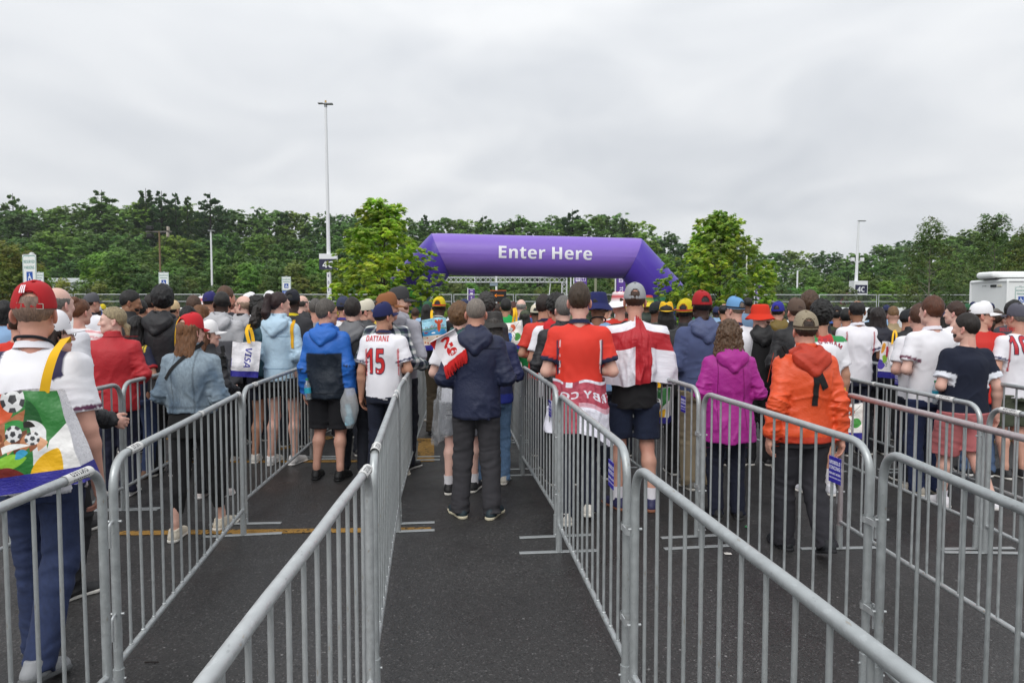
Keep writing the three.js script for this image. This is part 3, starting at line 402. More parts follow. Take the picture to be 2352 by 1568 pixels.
// ------------------------------------------------------------------ white trailer, parked cars, low building
{
  const Z = 26, a = atDepth(2316, 643, Z), H = a.y, D = 2.06, L = 6, t = thing('box_trailer', 'white box trailer with a roof unit at the right edge', 'trailer', [a.x, 0, -Z]);
  const wl = mat('paint', '#eef0ef', { roughness: 0.42 }), h = H - 0.55, ym = (H + 0.55) / 2, trim = mat('paint', '#f2f4f3');
  part('front_wall', rbox(L, h, 0.06, 0.02, L / 2, ym, -0.03), wl, t); part('rear_wall', rbox(L, h, 0.06, 0.02, L / 2, ym, -D + 0.03), wl, t); part('side_wall', rbox(0.06, h, D - 0.13, 0.02, 0.03, ym, -D / 2), wl, t); part('side_wall', rbox(0.06, h, D - 0.13, 0.02, L - 0.03, ym, -D / 2), wl, t);
  part('roof', rbox(L + 0.03, 0.05, D + 0.03, 0.02, L / 2, H + 0.026, -D / 2), wl, t);
  for (const z of [0.012, -D - 0.012]) part('corner_trim', rbox(0.07, h, 0.07, 0.03, -0.012, ym, z), trim, t);
  part('top_trim', rbox(0.05, 0.08, D + 0.06, 0.02, -0.022, H - 0.02, -D / 2), trim, t); part('top_trim', rbox(L, 0.08, 0.05, 0.02, L / 2, H - 0.02, 0.022), trim, t);
  part('roof_unit', new RoundedBoxGeometry(1.7, 0.26, 1.0, 4, 0.12).translate(0.55, H + 0.22, -0.9), trim, t); part('unit_base', rbox(1.5, 0.07, 0.9, 0.02, 0.6, H + 0.09, -0.9), darkM, t);
  part('marker_lamp_bar', rbox(0.04, 0.09, 0.3, 0.01, -0.02, H - 0.2, -D * 0.36), darkM, t); part('reflector', rbox(0.03, 0.08, 0.2, 0.01, -0.016, H - 0.2, -D * 0.2), mat('paint', '#d9d6c4'), t);
  for (const x of [2.2, 3.0]) part('wheel', new THREE.CylinderGeometry(0.36, 0.36, 0.22, 20).rotateX(Math.PI / 2).translate(x, 0.36, -0.2), darkM, t); part('underframe', rbox(L, 0.16, D - 0.2, 0.02, L / 2, 0.46, -D / 2), darkM, t);
  const c = part('code_print', box(0.4, 0.07, 0.004), decal(0.4, 0.07, 128, (g, W, h2) => { g.fillStyle = '#eef0ef'; g.fillRect(0, 0, W, h2); g.fillStyle = '#555'; g.font = 'bold 19px sans-serif'; g.textAlign = 'center'; g.fillText('GR12038', W / 2, 18); }), t); c.rotation.y = -Math.PI / 2; c.position.set(-0.005, H - 0.19, -D * 0.62);
}
function car(x, Z, turn, color, label, van) { // a parked car or van, seen only above the crowd's heads
  const p = atDepth(x, 700, Z), t = thing(van ? 'parked_van' : 'parked_car', label, van ? 'van' : 'car', [p.x, 0, -Z], turn, null), L = van ? 5.3 : 4.6, Hc = van ? 2.25 : 1.62, W = 1.85;
  const body = mat('paint', color, { roughness: 0.25 }), glass = mat('plastic', '#20262b', { roughness: 0.08 });
  const sh = new THREE.Shape(); const pts = van ? [[0, 0.35], [0, 1.0], [0.35, 1.15], [1.25, 1.35], [1.9, 2.15], [2.4, 2.25], [5.15, 2.2], [5.3, 1.9], [5.3, 0.35]] : [[0, 0.35], [0.02, 0.75], [0.25, 0.88], [1.15, 1.0], [1.85, 1.52], [2.5, 1.62], [3.7, 1.58], [4.35, 1.12], [4.58, 1.0], [4.6, 0.4]];
  sh.moveTo(...pts[0]); for (const q of pts.slice(1)) sh.lineTo(...q); sh.closePath();
  part('body', new THREE.ExtrudeGeometry(sh, { depth: W - 0.16, bevelEnabled: true, bevelThickness: 0.08, bevelSize: 0.06, bevelSegments: 3 }).translate(-L / 2, 0, -W / 2 + 0.08), body, t);
  part('windscreen', (() => { const a = van ? [1.3, 1.4, 1.88, 2.1] : [1.2, 1.05, 1.82, 1.5]; return sheet(1, 1, (u, v) => [mix(a[0], a[2], v) - L / 2 - 0.07, mix(a[1], a[3], v) + 0.02, (u - 0.5) * (W - 0.3)]); })(), glass, t);
  for (const s of [-1, 1]) { part('side_window', sheet(1, 1, (u, v) => [mix(1.75, L - 1.1, u) - L / 2 + v * (u < 0.5 ? 0.3 : -0.25), mix(Hc * 0.62, Hc * 0.9, v), s * (W / 2 + 0.004)]), glass, t); for (const wx of [0.85, L - 0.95]) part('wheel', new THREE.CylinderGeometry(0.33, 0.33, 0.2, 20).rotateX(Math.PI / 2).translate(wx - L / 2, 0.33, s * (W / 2 - 0.09)), darkM, t); part('door', rbox(1.1, 0.6, 0.02, 0.008, -0.2, 0.72, s * (W / 2 + 0.003)), body, t); }
}
car(415, 31, 0.1, '#e3e6e8', 'white parked car behind the crowd below the utility pole', 0);
car(262, 33, 3.1, '#e9eaea', 'white parked car behind the crowd left of the utility pole', 0);
car(1655, 35, 0.2, '#3b4650', 'dark parked car behind the crowd below the right maple', 0);
car(1990, 36, 0.0, '#e6e8ea', 'white parked car behind the fence below the right light pole', 0);
car(2085, 38, 3.14, '#eceded', 'white parked car behind the fence left of the birch trunk', 0);
car(1905, 38, 0.05, '#dfe2e4', 'white parked car behind the fence under the short white post', 0);
car(170, 34, 0.02, '#2c3138', 'dark parked car behind the striped shirt', 0);
{
  const Z = 72, a = atDepth(118, 640, Z), b = atDepth(190, 655, Z), w = b.x - a.x, t = thing('storage_shed', 'long low white building among the bushes at the left', 'building', [a.x, 0, -Z]);
  part('wall', rbox(w, a.y - 0.4, 4, 0.02, w / 2, (a.y - 0.4) / 2, -2), mat('paint', '#c9ced2'), t); part('roof', rbox(w + 0.5, 0.5, 4.6, 0.06, w / 2, a.y - 0.2, -2), mat('paint', '#d5dade'), t); part('door', rbox(0.9, 2, 0.05, 0.01, w * 0.3, 1.0, 0.02), mat('paint', '#8d949a'), t);
}
// ------------------------------------------------------------------ trees: trunk, limbs and a crown of many leaf-sized faces
const leafM = (c, t = 0) => new THREE.MeshPhysicalMaterial({ color: new THREE.Color().setRGB(1, 1, 1), vertexColors: true, roughness: 0.7, side: THREE.DoubleSide, transmission: t, thickness: 0, specularIntensity: 0.35 });
const foliageM = leafM(0, 0.4), nearFoliageM = leafM(0, 0.55); foliageM.name = 'foliage'; nearFoliageM.name = 'near_foliage';
const variants = [[1, 1, 1], [1.3, 1.2, 1.0], [0.72, 0.8, 0.9], [1.15, 1.0, 0.75], [0.9, 1.0, 1.05]].map((c, i) => { const m = foliageM.clone(); m.color.setRGB(...c); m.name = 'foliage_' + ['mid', 'light', 'deep', 'olive', 'cool'][i]; return m; });
const barkM = mat('bark', '#4a4138'), birchM = mat('bark', '#8a8478'), darkBark = mat('bark', '#2e2a25');
const gauss = () => (rnd() + rnd() + rnd() - 1.5) / 1.5;
class Leaves { // collects folded leaf cards with a colour of their own
  constructor() { this.p = []; this.n = []; this.c = []; }
  card(q, dir, size, col, up) { // a pointed leaf spray: two triangles folded along its midrib
    const a = dir.clone().normalize(), s = a.clone().cross(V(gauss() * 0.7, 1, gauss() * 0.7)).normalize(), f = a.clone().cross(s), w = size * rr(0.32, 0.5);
    const tip = q.clone().addScaledVector(a, size), l = q.clone().addScaledVector(a, size * 0.45).addScaledVector(s, w).addScaledVector(f, w * 0.35), r = q.clone().addScaledVector(a, size * 0.5).addScaledVector(s, -w).addScaledVector(f, w * 0.35);
    for (const tri of [[q, l, tip], [q, tip, r]]) { const nn = tri[1].clone().sub(tri[0]).cross(tri[2].clone().sub(tri[0])).normalize(); if (nn.dot(up) < 0) { nn.negate(); tri.reverse(); }  for (const v of tri) { this.p.push(v.x, v.y, v.z); this.n.push(nn.x, nn.y, nn.z); this.c.push(...col); } }
  }
  geo() { const g = new THREE.BufferGeometry(); g.setAttribute('position', new THREE.Float32BufferAttribute(this.p, 3)); g.setAttribute('normal', new THREE.Float32BufferAttribute(this.n, 3)); g.setAttribute('color', new THREE.Float32BufferAttribute(this.c, 3)); return g; }
}
const tint = (c, k, y = 0) => [c[0] * k * (1 + y), c[1] * k, c[2] * k * (1 - y * 0.5)];
function limb(a, b, r0, r1, bow = 0.1) { const m = a.clone().lerp(b, 0.5); m.x += rr(-bow, bow); m.z += rr(-bow, bow); m.y += bow * 0.4; const cv = new THREE.CatmullRomCurve3([a, m, b]); const g = new THREE.TubeGeometry(cv, 6, 1, 6); const p = g.attributes.position; for (let i = 0; i < p.count; i++) { const k = Math.floor(i / 7) / 6, c = cv.getPoint(k), r = mix(r0, r1, k); p.setXYZ(i, c.x + (p.getX(i) - c.x) * r, c.y + (p.getY(i) - c.y) * r, c.z + (p.getZ(i) - c.z) * r); } return g; }
// a broad-leaved tree: h metres tall, crown radius w, from height c0; leaf sprays cluster at the ends of branches
function broadleaf({ h, w, c0, n, leaf, col, col2 = col, per = 10, lumps = 16, shape = (t) => Math.sin(Math.PI * Math.pow(t, 0.75)), tips = 0, clumpR = 0.11, droop = 0.2, trunk = 0.02, limbs = 14, yv = 0.12, inner = 0.25, lobe = [0.32, 0.52], ring = [0.5, 0.78] }) {
  const L = new Leaves(), wood = [limb(V(0, 0, 0), V(rr(-0.1, 0.1) * w, h * 0.82, 0), h * trunk, h * trunk * 0.2, h * 0.012)];
  const lob = []; for (let i = 0; i < lumps; i++) { const t = (i + rr(0.2, 0.8)) / lumps, an = i * 2.4 + rr(-0.4, 0.4), y = mix(c0, h * 0.93, t), r = w * shape(t) * rr(ring[0], ring[1]); lob.push({ p: V(Math.cos(an) * r, y, Math.sin(an) * r), r: w * rr(lobe[0], lobe[1]) * (0.55 + 0.45 * shape(t)), k: rr(0.78, 1.22), y: rr(-yv, yv) }); }
  for (let i = 0; i < limbs; i++) { const q = lob[i % lob.length]; const y = Math.max(c0 * 0.6, q.p.y - Math.hypot(q.p.x, q.p.z) * rr(0.6, 0.95)); wood.push(limb(V(0, y, 0), q.p, h * trunk * 0.32, h * trunk * 0.06, h * 0.01)); }
  const N = Math.round(n / per);
  for (let i = 0; i < N; i++) {
    const q = lob[Math.floor(rnd() * lob.length)], d = V(gauss(), gauss() * 0.85 + 0.12, gauss()).normalize(), rad = q.r * (rnd() < inner ? rr(0.35, 0.8) : rr(0.82, 1.06)) * (0.86 + 0.3 * ns(d.x * 2.2 + q.p.x, d.y * 2.2 + q.p.y, d.z * 2.2));
    const c = q.p.clone().addScaledVector(d, rad); if (c.y < c0 * 0.8) continue;
    const k = q.k * rr(0.72, 1.25), young = tips && rnd() < tips ? 1 : 0;
    const base = young ? col2 : col;
    for (let j = 0; j < per; j++) { const o = V(gauss(), gauss() * 0.7, gauss()).multiplyScalar(w * clumpR); const e = c.clone().add(o); const ox = d.x + e.x / w * 0.8, oz = d.z + e.z / w * 0.8, dir = V(ox + gauss() * 0.7, d.y * 0.3 + gauss() * 0.5 - droop - 0.35, oz + gauss() * 0.7); L.card(e, dir, leaf * rr(0.65, 1.25), tint(base, k * rr(0.8, 1.22), q.y + rr(-0.06, 0.06)), V(d.x + q.p.x / w * 0.5, d.y * 0.8 + 0.55, d.z + q.p.z / w * 0.5).normalize()); }
  }
  return { crown: L.geo(), trunk: merge(wood) };
}
// a white pine or spruce: whorls of level branches with upturned needle tufts
function conifer({ h, w, n, leaf, col, gap = 0.5, c0 = 0.25, flat = 0.25 }) {
  const L = new Leaves(), wood = [limb(V(0, 0, 0), V(rr(-0.2, 0.2), h, 0), h * 0.018, h * 0.002, 0.1)];
  const whorls = Math.round((1 - c0) / 0.042);
  for (let i = 0; i < whorls; i++) {
    const t = i / whorls, y = h * mix(c0, 0.985, t), len = w * Math.pow(1 - t, 0.72) * rr(0.75, 1.15) + 0.12, m = 5 + Math.floor(rnd() * 3);
    for (let b = 0; b < m; b++) {
      if (rnd() < gap * 0.35) continue;
      const an = b / m * 6.283 + rr(-0.5, 0.5) + i, l = len * rr(0.55, 1.15), yy = y + h * rr(-0.035, 0.035), e = V(Math.cos(an) * l, yy + l * rr(-0.12, 0.32), Math.sin(an) * l), s = V(0, yy, 0); wood.push(limb(s, e, 0.012 * h * (1 - t) * 0.5 + 0.01, 0.01, l * 0.05));
      const k = rr(0.7, 1.25), cnt = Math.round(n / whorls / m * (0.35 + l / w));
      for (let j = 0; j < cnt; j++) { const u = Math.pow(rnd(), 0.6), q = s.clone().lerp(e, mix(0.25, 1.05, u)).add(V(gauss() * l * 0.22, gauss() * (l * flat * 0.45 + 0.012 * h), gauss() * l * 0.22)); L.card(q, V(Math.cos(an) * 0.6 + gauss() * 0.6, 0.5 + gauss() * 0.4, Math.sin(an) * 0.6 + gauss() * 0.6), leaf * rr(0.7, 1.3), tint(col, k * rr(0.75, 1.2), rr(-0.08, 0.08)), V(Math.cos(an) * 0.5, 0.85, Math.sin(an) * 0.5).normalize()); }
    }
  }
  return { crown: L.geo(), trunk: merge(wood) };
}
const oakC = [0.185, 0.335, 0.050], darkC = [0.145, 0.275, 0.050], pineC = [0.115, 0.205, 0.066], brightC = [0.17, 0.31, 0.045], oliveC = [0.19, 0.255, 0.055], mapleC = [0.34, 0.51, 0.038], tipC = [0.50, 0.62, 0.055], birchC = [0.125, 0.200, 0.040];
const PT = {
  oak: [0, 1, 2].map((i) => broadleaf({ h: 14, w: 5.0, c0: 2.4, n: 10500, leaf: 0.44, col: [oakC, darkC, [0.165, 0.295, 0.056]][i], per: 12, lumps: 30, clumpR: 0.075, lobe: [0.26, 0.46], shape: (t) => 0.45 + 0.6 * Math.sin(Math.PI * Math.pow(t, 0.9)) * (t < 0.9 ? 1 : 0.7), inner: 0.2 })),
  pine: [0, 1, 2].map((i) => conifer({ h: 17, w: [3.4, 2.5, 4.2][i], n: 8200, leaf: 0.36, col: pineC, gap: [0.5, 0.3, 0.8][i], c0: 0.35 })),
  bush: [0, 1, 2].map((i) => broadleaf({ h: 7, w: 3.0, c0: 0.7, n: 7500, leaf: 0.30, col: [brightC, oliveC, [0.125, 0.235, 0.046]][i], per: 10, lumps: 20, clumpR: 0.12, shape: (t) => 0.55 + 0.5 * Math.sin(Math.PI * t), trunk: 0.012, yv: 0.2 })),
};
function tree(kind, name, x, top, s, ws, label, group, { base = 0, m = barkM, v = 0, turn = rr(0, 6), foliage = foliageM, y0 = null } = {}) {
  const Z = FL / s, p = atDepth(x, top, Z), g0 = hillAt(p.x, -Z), pr = PT[kind][v % PT[kind].length];
  if (!pr.h) { pr.crown.computeBoundingBox(); pr.h = pr.crown.boundingBox.max.y; }
  const t = thing(name, label, name === 'bush' ? 'bush' : 'tree', [p.x, g0 - 0.05, -Z], turn, group), k = (p.y - g0) / pr.h;
  t.scale.set(k * ws, k, k * ws);
  part('trunk', pr.trunk, m, t); part('crown', pr.crown, foliage === foliageM ? pick(variants) : foliage, t); return t;
}
const zone = (x) => x < 60 ? 'at the left edge' : x < 230 ? 'above the red cap' : x < 330 ? 'left of the utility pole' : x < 420 ? 'behind the utility pole' : x < 520 ? 'behind the thin white pole' : x < 640 ? 'left of the second parking sign' : x < 740 ? 'left of the tall light pole' : x < 830 ? 'right of the tall light pole' : x < 990 ? 'behind the left maple' : x < 1130 ? 'above the left end of the arch' : x < 1250 ? 'above the arch letters Enter' : x < 1370 ? 'above the arch letters Here' : x < 1490 ? 'above the right end of the arch' : x < 1620 ? 'left of the right maple top' : x < 1770 ? 'behind the right maple' : x < 1880 ? 'above the green highway sign' : x < 2000 ? 'behind the right light pole' : x < 2180 ? 'behind the birch' : x < 2280 ? 'left of the trailer' : 'above the trailer';
const used = new Map(); function uniq(s) { const n = used.get(s) ?? 0; used.set(s, n + 1); return n ? s + ['', ', second', ', third', ', fourth', ', fifth', ', sixth', ', seventh', ', eighth'][n] : s; }
const SKY = [[-80, 492], [75, 482], [200, 480], [300, 468], [400, 472], [560, 482], [640, 492], [760, 500], [900, 512], [1000, 508], [1150, 506], [1260, 500], [1400, 502], [1500, 520], [1560, 545], [1620, 556], [1700, 566], [1760, 582], [1830, 575], [1890, 588], [1960, 578], [2040, 560], [2130, 548], [2250, 535], [2450, 525]];
const skyAt = (x) => { for (let i = 0; i + 1 < SKY.length; i++) if (x <= SKY[i + 1][0]) return mix(SKY[i][1], SKY[i + 1][1], (x - SKY[i][0]) / (SKY[i + 1][0] - SKY[i][0])); return SKY[SKY.length - 1][1]; };
{
  const G = 'broad-leaved trees of the wood behind the lot';
  for (let x = -70, i = 0; x < 2430; x += rr(54, 74), i++) tree('oak', 'oak_tree', x, skyAt(x) + rr(-15, 1), rr(11.2, 12.4), rr(1.05, 1.4), uniq('dark green tree on the skyline ' + zone(x)), G, { v: i, m: darkBark });
  for (let x = -50, i = 0; x < 2430; x += rr(74, 104), i++) { const y = skyAt(x); tree('oak', 'oak_tree', x, y + (702 - y) * 0.24 + rr(-10, 12), rr(14, 15.5), rr(1.05, 1.4), uniq('broad tree midway down the wood ' + zone(x)), G, { v: i + 1, m: darkBark }); }
  for (let x = -60, i = 0; x < 2430; x += rr(95, 130), i++) { const y = skyAt(x); tree(rnd() < 0.5 ? 'oak' : 'bush', 'oak_tree', x, y + (702 - y) * 0.50 + rr(-12, 16), rr(17.5, 19.5), rr(0.95, 1.3), uniq('lower tree fronting the wood ' + zone(x)), G, { v: i + 2, m: darkBark }); }
  const GP = 'dark pines that rise above the wood';
  for (const [x, y, s, ws, v] of [[28, 442, 12, 1.0, 2], [230, 434, 12, 1.25, 2], [333, 432, 12, 1.0, 0], [368, 436, 12, 1.05, 2], [402, 440, 12, 0.8, 1], [430, 448, 12, 0.85, 1], [481, 440, 12, 1.1, 2], [590, 474, 11.5, 0.9, 1], [652, 478, 11.5, 0.9, 0], [700, 484, 11.5, 0.9, 1], [812, 484, 11.5, 1, 1], [975, 486, 11.5, 1.0, 0], [1110, 488, 11.5, 1.1, 2], [1190, 496, 11.5, 0.9, 1], [1316, 474, 12, 1.3, 2], [1430, 492, 11.5, 0.8, 1], [1688, 520, 14, 1.3, 2], [1660, 535, 13, 1, 0], [2195, 536, 12, 1.1, 0], [2225, 532, 12, 1.0, 2]]) tree('pine', 'pine_tree', x, y + (x > 520 ? 6 : 2), s, ws, uniq('dark pine rising above the wood ' + zone(x)), GP, { v, m: darkBark });
  const GB = 'bushes and young trees along the edge of the lot';
  for (const [x, y, s, ws, v, n, w] of [[-5, 548, 42, 0.95, 1, 'bush', 'yellow green bush'], [70, 610, 40, 0.7, 0, 'bush', 'bright green bush'], [120, 632, 34, 0.9, 1, 'bush', 'low olive bush'], [255, 575, 25, 1.0, 0, 'young_tree', 'bright young tree'], [292, 562, 26, 1.0, 2, 'young_tree', 'rounded green tree'], [345, 612, 27, 1.0, 2, 'bush', 'dense green bush'], [412, 628, 30, 1.0, 1, 'bush', 'olive bush'], [455, 598, 26, 1.0, 2, 'young_tree', 'leafy green tree'], [535, 565, 25, 0.9, 2, 'young_tree', 'tall green young tree'], [590, 600, 27, 1.0, 0, 'bush', 'light green bush'], [655, 590, 28, 0.9, 1, 'young_tree', 'olive young tree'], [705, 625, 28, 1.0, 1, 'bush', 'broad olive bush'], [745, 590, 27, 0.9, 0, 'bush', 'bright bush'], [1030, 640, 29, 1.1, 1, 'bush', 'olive bush'], [1090, 646, 28, 1.0, 0, 'bush', 'mid green bush'], [1180, 640, 30, 1.2, 2, 'bush', 'dark green bush'], [1255, 655, 31, 0.9, 1, 'bush', 'yellow olive bush'], [1330, 640, 28, 1.0, 2, 'bush', 'dark bush'], [1395, 628, 28, 1.0, 1, 'bush', 'olive bush'], [1450, 640, 28, 1.0, 0, 'bush', 'green bush'], [1560, 610, 26, 1.1, 2, 'bush', 'dark bush'], [1640, 640, 28, 1, 2, 'bush', 'broad bush'], [1760, 625, 27, 1.1, 2, 'bush', 'dense bush'], [1800, 650, 33, 1.0, 1, 'bush', 'low yellow green bush'], [1850, 655, 33, 1.1, 0, 'bush', 'low bright bush'], [1900, 625, 27, 1.0, 2, 'bush', 'dark green bush'], [1935, 655, 32, 1.0, 1, 'bush', 'low olive bush'], [2005, 620, 27, 1.1, 2, 'bush', 'rounded bush'], [2060, 640, 30, 1.1, 0, 'bush', 'green bush'], [2135, 630, 28, 1.1, 2, 'bush', 'dark bush'], [2215, 610, 27, 1.2, 2, 'bush', 'dark leafy bush'], [2320, 600, 28, 1.2, 2, 'bush', 'dark green bush'], [205, 640, 32, 1.0, 1, 'bush', 'low yellow green bush'], [500, 650, 34, 0.8, 1, 'bush', 'low grey green bush']]) tree('bush', n, x, y, s, ws, uniq(`${w} by the lot ${zone(x)}`), GB, { v });
}
{ // two maples in front of the arch, two birches at the right, a leaning sapling at the left edge
  PT.mapleA = [broadleaf({ h: 4.9, w: 1.42, c0: 1.25, n: 19000, leaf: 0.10, col: mapleC, col2: tipC, tips: 0.38, per: 11, lumps: 44, clumpR: 0.055, lobe: [0.19, 0.36], ring: [0.3, 1.0], droop: 0.35, limbs: 42, shape: (t) => t < 0.4 ? 0.95 : t < 0.86 ? 0.95 - (t - 0.4) * 1.35 : 0.26, trunk: 0.011, inner: 0.1 })];
  PT.mapleB = [broadleaf({ h: 4.6, w: 1.62, c0: 1.2, n: 20000, leaf: 0.10, col: [0.26, 0.43, 0.038], col2: [0.42, 0.54, 0.05], tips: 0.34, per: 11, lumps: 52, clumpR: 0.055, lobe: [0.2, 0.37], ring: [0.35, 0.98], droop: 0.3, limbs: 46, shape: (t) => t < 0.42 ? 1 : 1.0 - Math.pow((t - 0.42) / 0.58, 1.0) * 0.82, trunk: 0.011, inner: 0.1 })];
  PT.birch = [0, 1].map((i) => broadleaf({ h: 7.4, w: 2.0, c0: 0.9, n: 7800, leaf: 0.13, col: birchC, col2: [0.13, 0.17, 0.03], tips: 0.2, per: 8, lumps: 40, clumpR: 0.12, droop: 0.25, limbs: 40, shape: (t) => t < 0.4 ? 1 : 1 - (t - 0.4) / 0.6 * 0.85, trunk: 0.009, inner: 0.4 }));
  tree('mapleA', 'maple_tree', 873, 452, 82, 1.2, 'bright yellow green young maple left of the arch', null, { turn: 1.1, foliage: nearFoliageM });
  tree('mapleB', 'maple_tree', 1650, 478, 82, 1.02, 'green young maple covering the right leg of the arch', null, { turn: 2.3, foliage: nearFoliageM });
  tree('birch', 'birch_tree', 2140, 490, 44, 1.05, 'sparse birch with thin branches left of the trailer', null, { turn: 0.6, m: birchM, foliage: nearFoliageM });
  tree('birch', 'birch_tree', 2285, 486, 38, 1.15, 'tall leafy birch behind the white trailer', null, { v: 1, turn: 2.2, m: birchM });
  tree('birch', 'birch_tree', 2370, 500, 40, 1.0, 'birch at the right edge behind the trailer', null, { v: 0, turn: 4.2, m: birchM });
}
// ------------------------------------------------------------------ people: a distance field meshed as one surface
class Field {
  constructor(x0, y0, z0, x1, y1, z1, c) { this.o = [x0, y0, z0]; this.c = c; this.nx = Math.ceil((x1 - x0) / c) + 1; this.ny = Math.ceil((y1 - y0) / c) + 1; this.nz = Math.ceil((z1 - z0) / c) + 1; this.f = new Float32Array(this.nx * this.ny * this.nz).fill(1); }
  region(x0, y0, z0, x1, y1, z1, fn) { const { nx, ny, nz, c, o, f } = this; const i0 = Math.max(0, Math.floor((x0 - o[0]) / c)), i1 = Math.min(nx - 1, Math.ceil((x1 - o[0]) / c)), j0 = Math.max(0, Math.floor((y0 - o[1]) / c)), j1 = Math.min(ny - 1, Math.ceil((y1 - o[1]) / c)), k0 = Math.max(0, Math.floor((z0 - o[2]) / c)), k1 = Math.min(nz - 1, Math.ceil((z1 - o[2]) / c)); for (let k = k0; k <= k1; k++) for (let j = j0; j <= j1; j++) { let n = (k * ny + j) * nx + i0; const y = o[1] + j * c, z = o[2] + k * c; for (let i = i0; i <= i1; i++, n++) f[n] = fn(o[0] + i * c, y, z, f[n]); } }
  cone(a, b, ra, rb, k = 0.03, cutA = null, cutB = null, flat = 1) { // tapered capsule; cutB/cutA: metres past an end at which it is cut square; flat: squash in z
    const dx = b[0] - a[0], dy = b[1] - a[1], dz = b[2] - a[2], L2 = dx * dx + dy * dy + dz * dz, L = Math.sqrt(L2), m = Math.max(ra, rb) + k + 2.5 * this.c;
    this.region(Math.min(a[0], b[0]) - m, Math.min(a[1], b[1]) - m, Math.min(a[2], b[2]) - m, Math.max(a[0], b[0]) + m, Math.max(a[1], b[1]) + m, Math.max(a[2], b[2]) + m, (x, y, z, old) => {
      const px = x - a[0], py = y - a[1], pz = z - a[2]; const s = (px * dx + py * dy + pz * dz) / L2, t = s < 0 ? 0 : s > 1 ? 1 : s; const ex = px - t * dx, ey = py - t * dy, ez = (pz - t * dz) * flat;
      let d = Math.sqrt(ex * ex + ey * ey + ez * ez) - (ra + t * (rb - ra)); if (cutB !== null) { const e = (s - 1) * L - cutB; if (e > d) d = e; } if (cutA !== null) { const e = -s * L - cutA; if (e > d) d = e; }
      const h = k - Math.abs(old - d); return (old < d ? old : d) - (h > 0 ? h * h / k * 0.25 : 0);
    });
  }
  ball(c, r, k = 0.02, sub = false, rx = 0, ry = 0, rz = 0) { // ellipsoid, added or smoothly taken away
    const m = k + 2.5 * this.c, R = Math.max(...r) + m; const q = (rx || ry || rz) ? new THREE.Matrix3().setFromMatrix4(M4().makeRotationFromEuler(new THREE.Euler(rx, ry, rz)).invert()).elements : null;
    this.region(c[0] - R, c[1] - R, c[2] - R, c[0] + R, c[1] + R, c[2] + R, (x, y, z, old) => {
      let px = x - c[0], py = y - c[1], pz = z - c[2]; if (q) { const ax = q[0] * px + q[3] * py + q[6] * pz, ay = q[1] * px + q[4] * py + q[7] * pz, az = q[2] * px + q[5] * py + q[8] * pz; px = ax; py = ay; pz = az; }
      const ux = px / r[0], uy = py / r[1], uz = pz / r[2], l = Math.sqrt(ux * ux + uy * uy + uz * uz) || 1e-6, g = Math.sqrt((ux / r[0]) ** 2 + (uy / r[1]) ** 2 + (uz / r[2]) ** 2) || 1e-6; let d = l * (l - 1) / g;
      if (sub) { d = -d; const h = k - Math.abs(old - d); return (old > d ? old : d) + (h > 0 ? h * h / k * 0.25 : 0); }
      const h = k - Math.abs(old - d); return (old < d ? old : d) - (h > 0 ? h * h / k * 0.25 : 0);
    });
  }
  loft(rows, k = 0.05, pw = 2) { // stacked elliptical sections: [y, half width, half depth, cx, cz], from low to high
    const n = rows.length, A = Math.max(...rows.map((r) => Math.max(r[1], r[2]) + Math.abs(r[3] ?? 0) + Math.abs(r[4] ?? 0))) + k + 3 * this.c, lo = rows[0][0], hi = rows[n - 1][0], m = k + 2.5 * this.c; const cache = new Map();
    const at = (y) => { let i = 0; while (i < n - 2 && y > rows[i + 1][0]) i++; const t = clamp((y - rows[i][0]) / (rows[i + 1][0] - rows[i][0]), 0, 1); const o = []; for (let q = 1; q < 5; q++) { const v = (j) => rows[clamp(j, 0, n - 1)][q] ?? 0, a = v(i), b = v(i + 1), h = rows[i + 1][0] - rows[i][0]; const m0 = i > 0 ? (b - v(i - 1)) / (rows[i + 1][0] - rows[i - 1][0]) * h : b - a, m1 = i < n - 2 ? (v(i + 2) - a) / (rows[i + 2][0] - rows[i][0]) * h : b - a; const t2 = t * t, t3 = t2 * t; o.push((2 * t3 - 3 * t2 + 1) * a + (t3 - 2 * t2 + t) * m0 + (3 * t2 - 2 * t3) * b + (t3 - t2) * m1); } return o; };
    this.region(-A, lo - m, -A, A, hi + m, A, (x, y, z, old) => {
      let s = cache.get(y); if (!s) cache.set(y, s = at(y)); const a = Math.max(s[0], 0.01), b = Math.max(s[1], 0.01), ux = Math.abs(x - s[2]) / a, uz = Math.abs(z - s[3]) / b; const l = pw === 2 ? Math.sqrt(ux * ux + uz * uz) : Math.pow(Math.pow(ux, pw) + Math.pow(uz, pw), 1 / pw); const g = Math.sqrt((ux / a) ** 2 + (uz / b) ** 2) / (l || 1e-6) || 1e-6;
      let d = (l - 1) / Math.max(g, 1 / a * 0.5); if (l < 1e-4) d = -Math.min(a, b); const e = Math.max(y - hi, lo - y); if (e > d) d = e; const h = k - Math.abs(old - d); return (old < d ? old : d) - (h > 0 ? h * h / k * 0.25 : 0);
    });
  }
  band(fn, w = 0.03) { const { nx, ny, nz, c, o, f } = this; let n = 0; for (let k = 0; k < nz; k++) for (let j = 0; j < ny; j++) for (let i = 0; i < nx; i++, n++) if (f[n] < w && f[n] > -w) f[n] += fn(o[0] + i * c, o[1] + j * c, o[2] + k * c); }
  clip(fn) { const { nx, ny, nz, c, o, f } = this; let n = 0; for (let k = 0; k < nz; k++) for (let j = 0; j < ny; j++) for (let i = 0; i < nx; i++, n++) if (f[n] < 0.06) { const e = fn(o[0] + i * c, o[1] + j * c, o[2] + k * c); if (e > f[n]) f[n] = e; } }
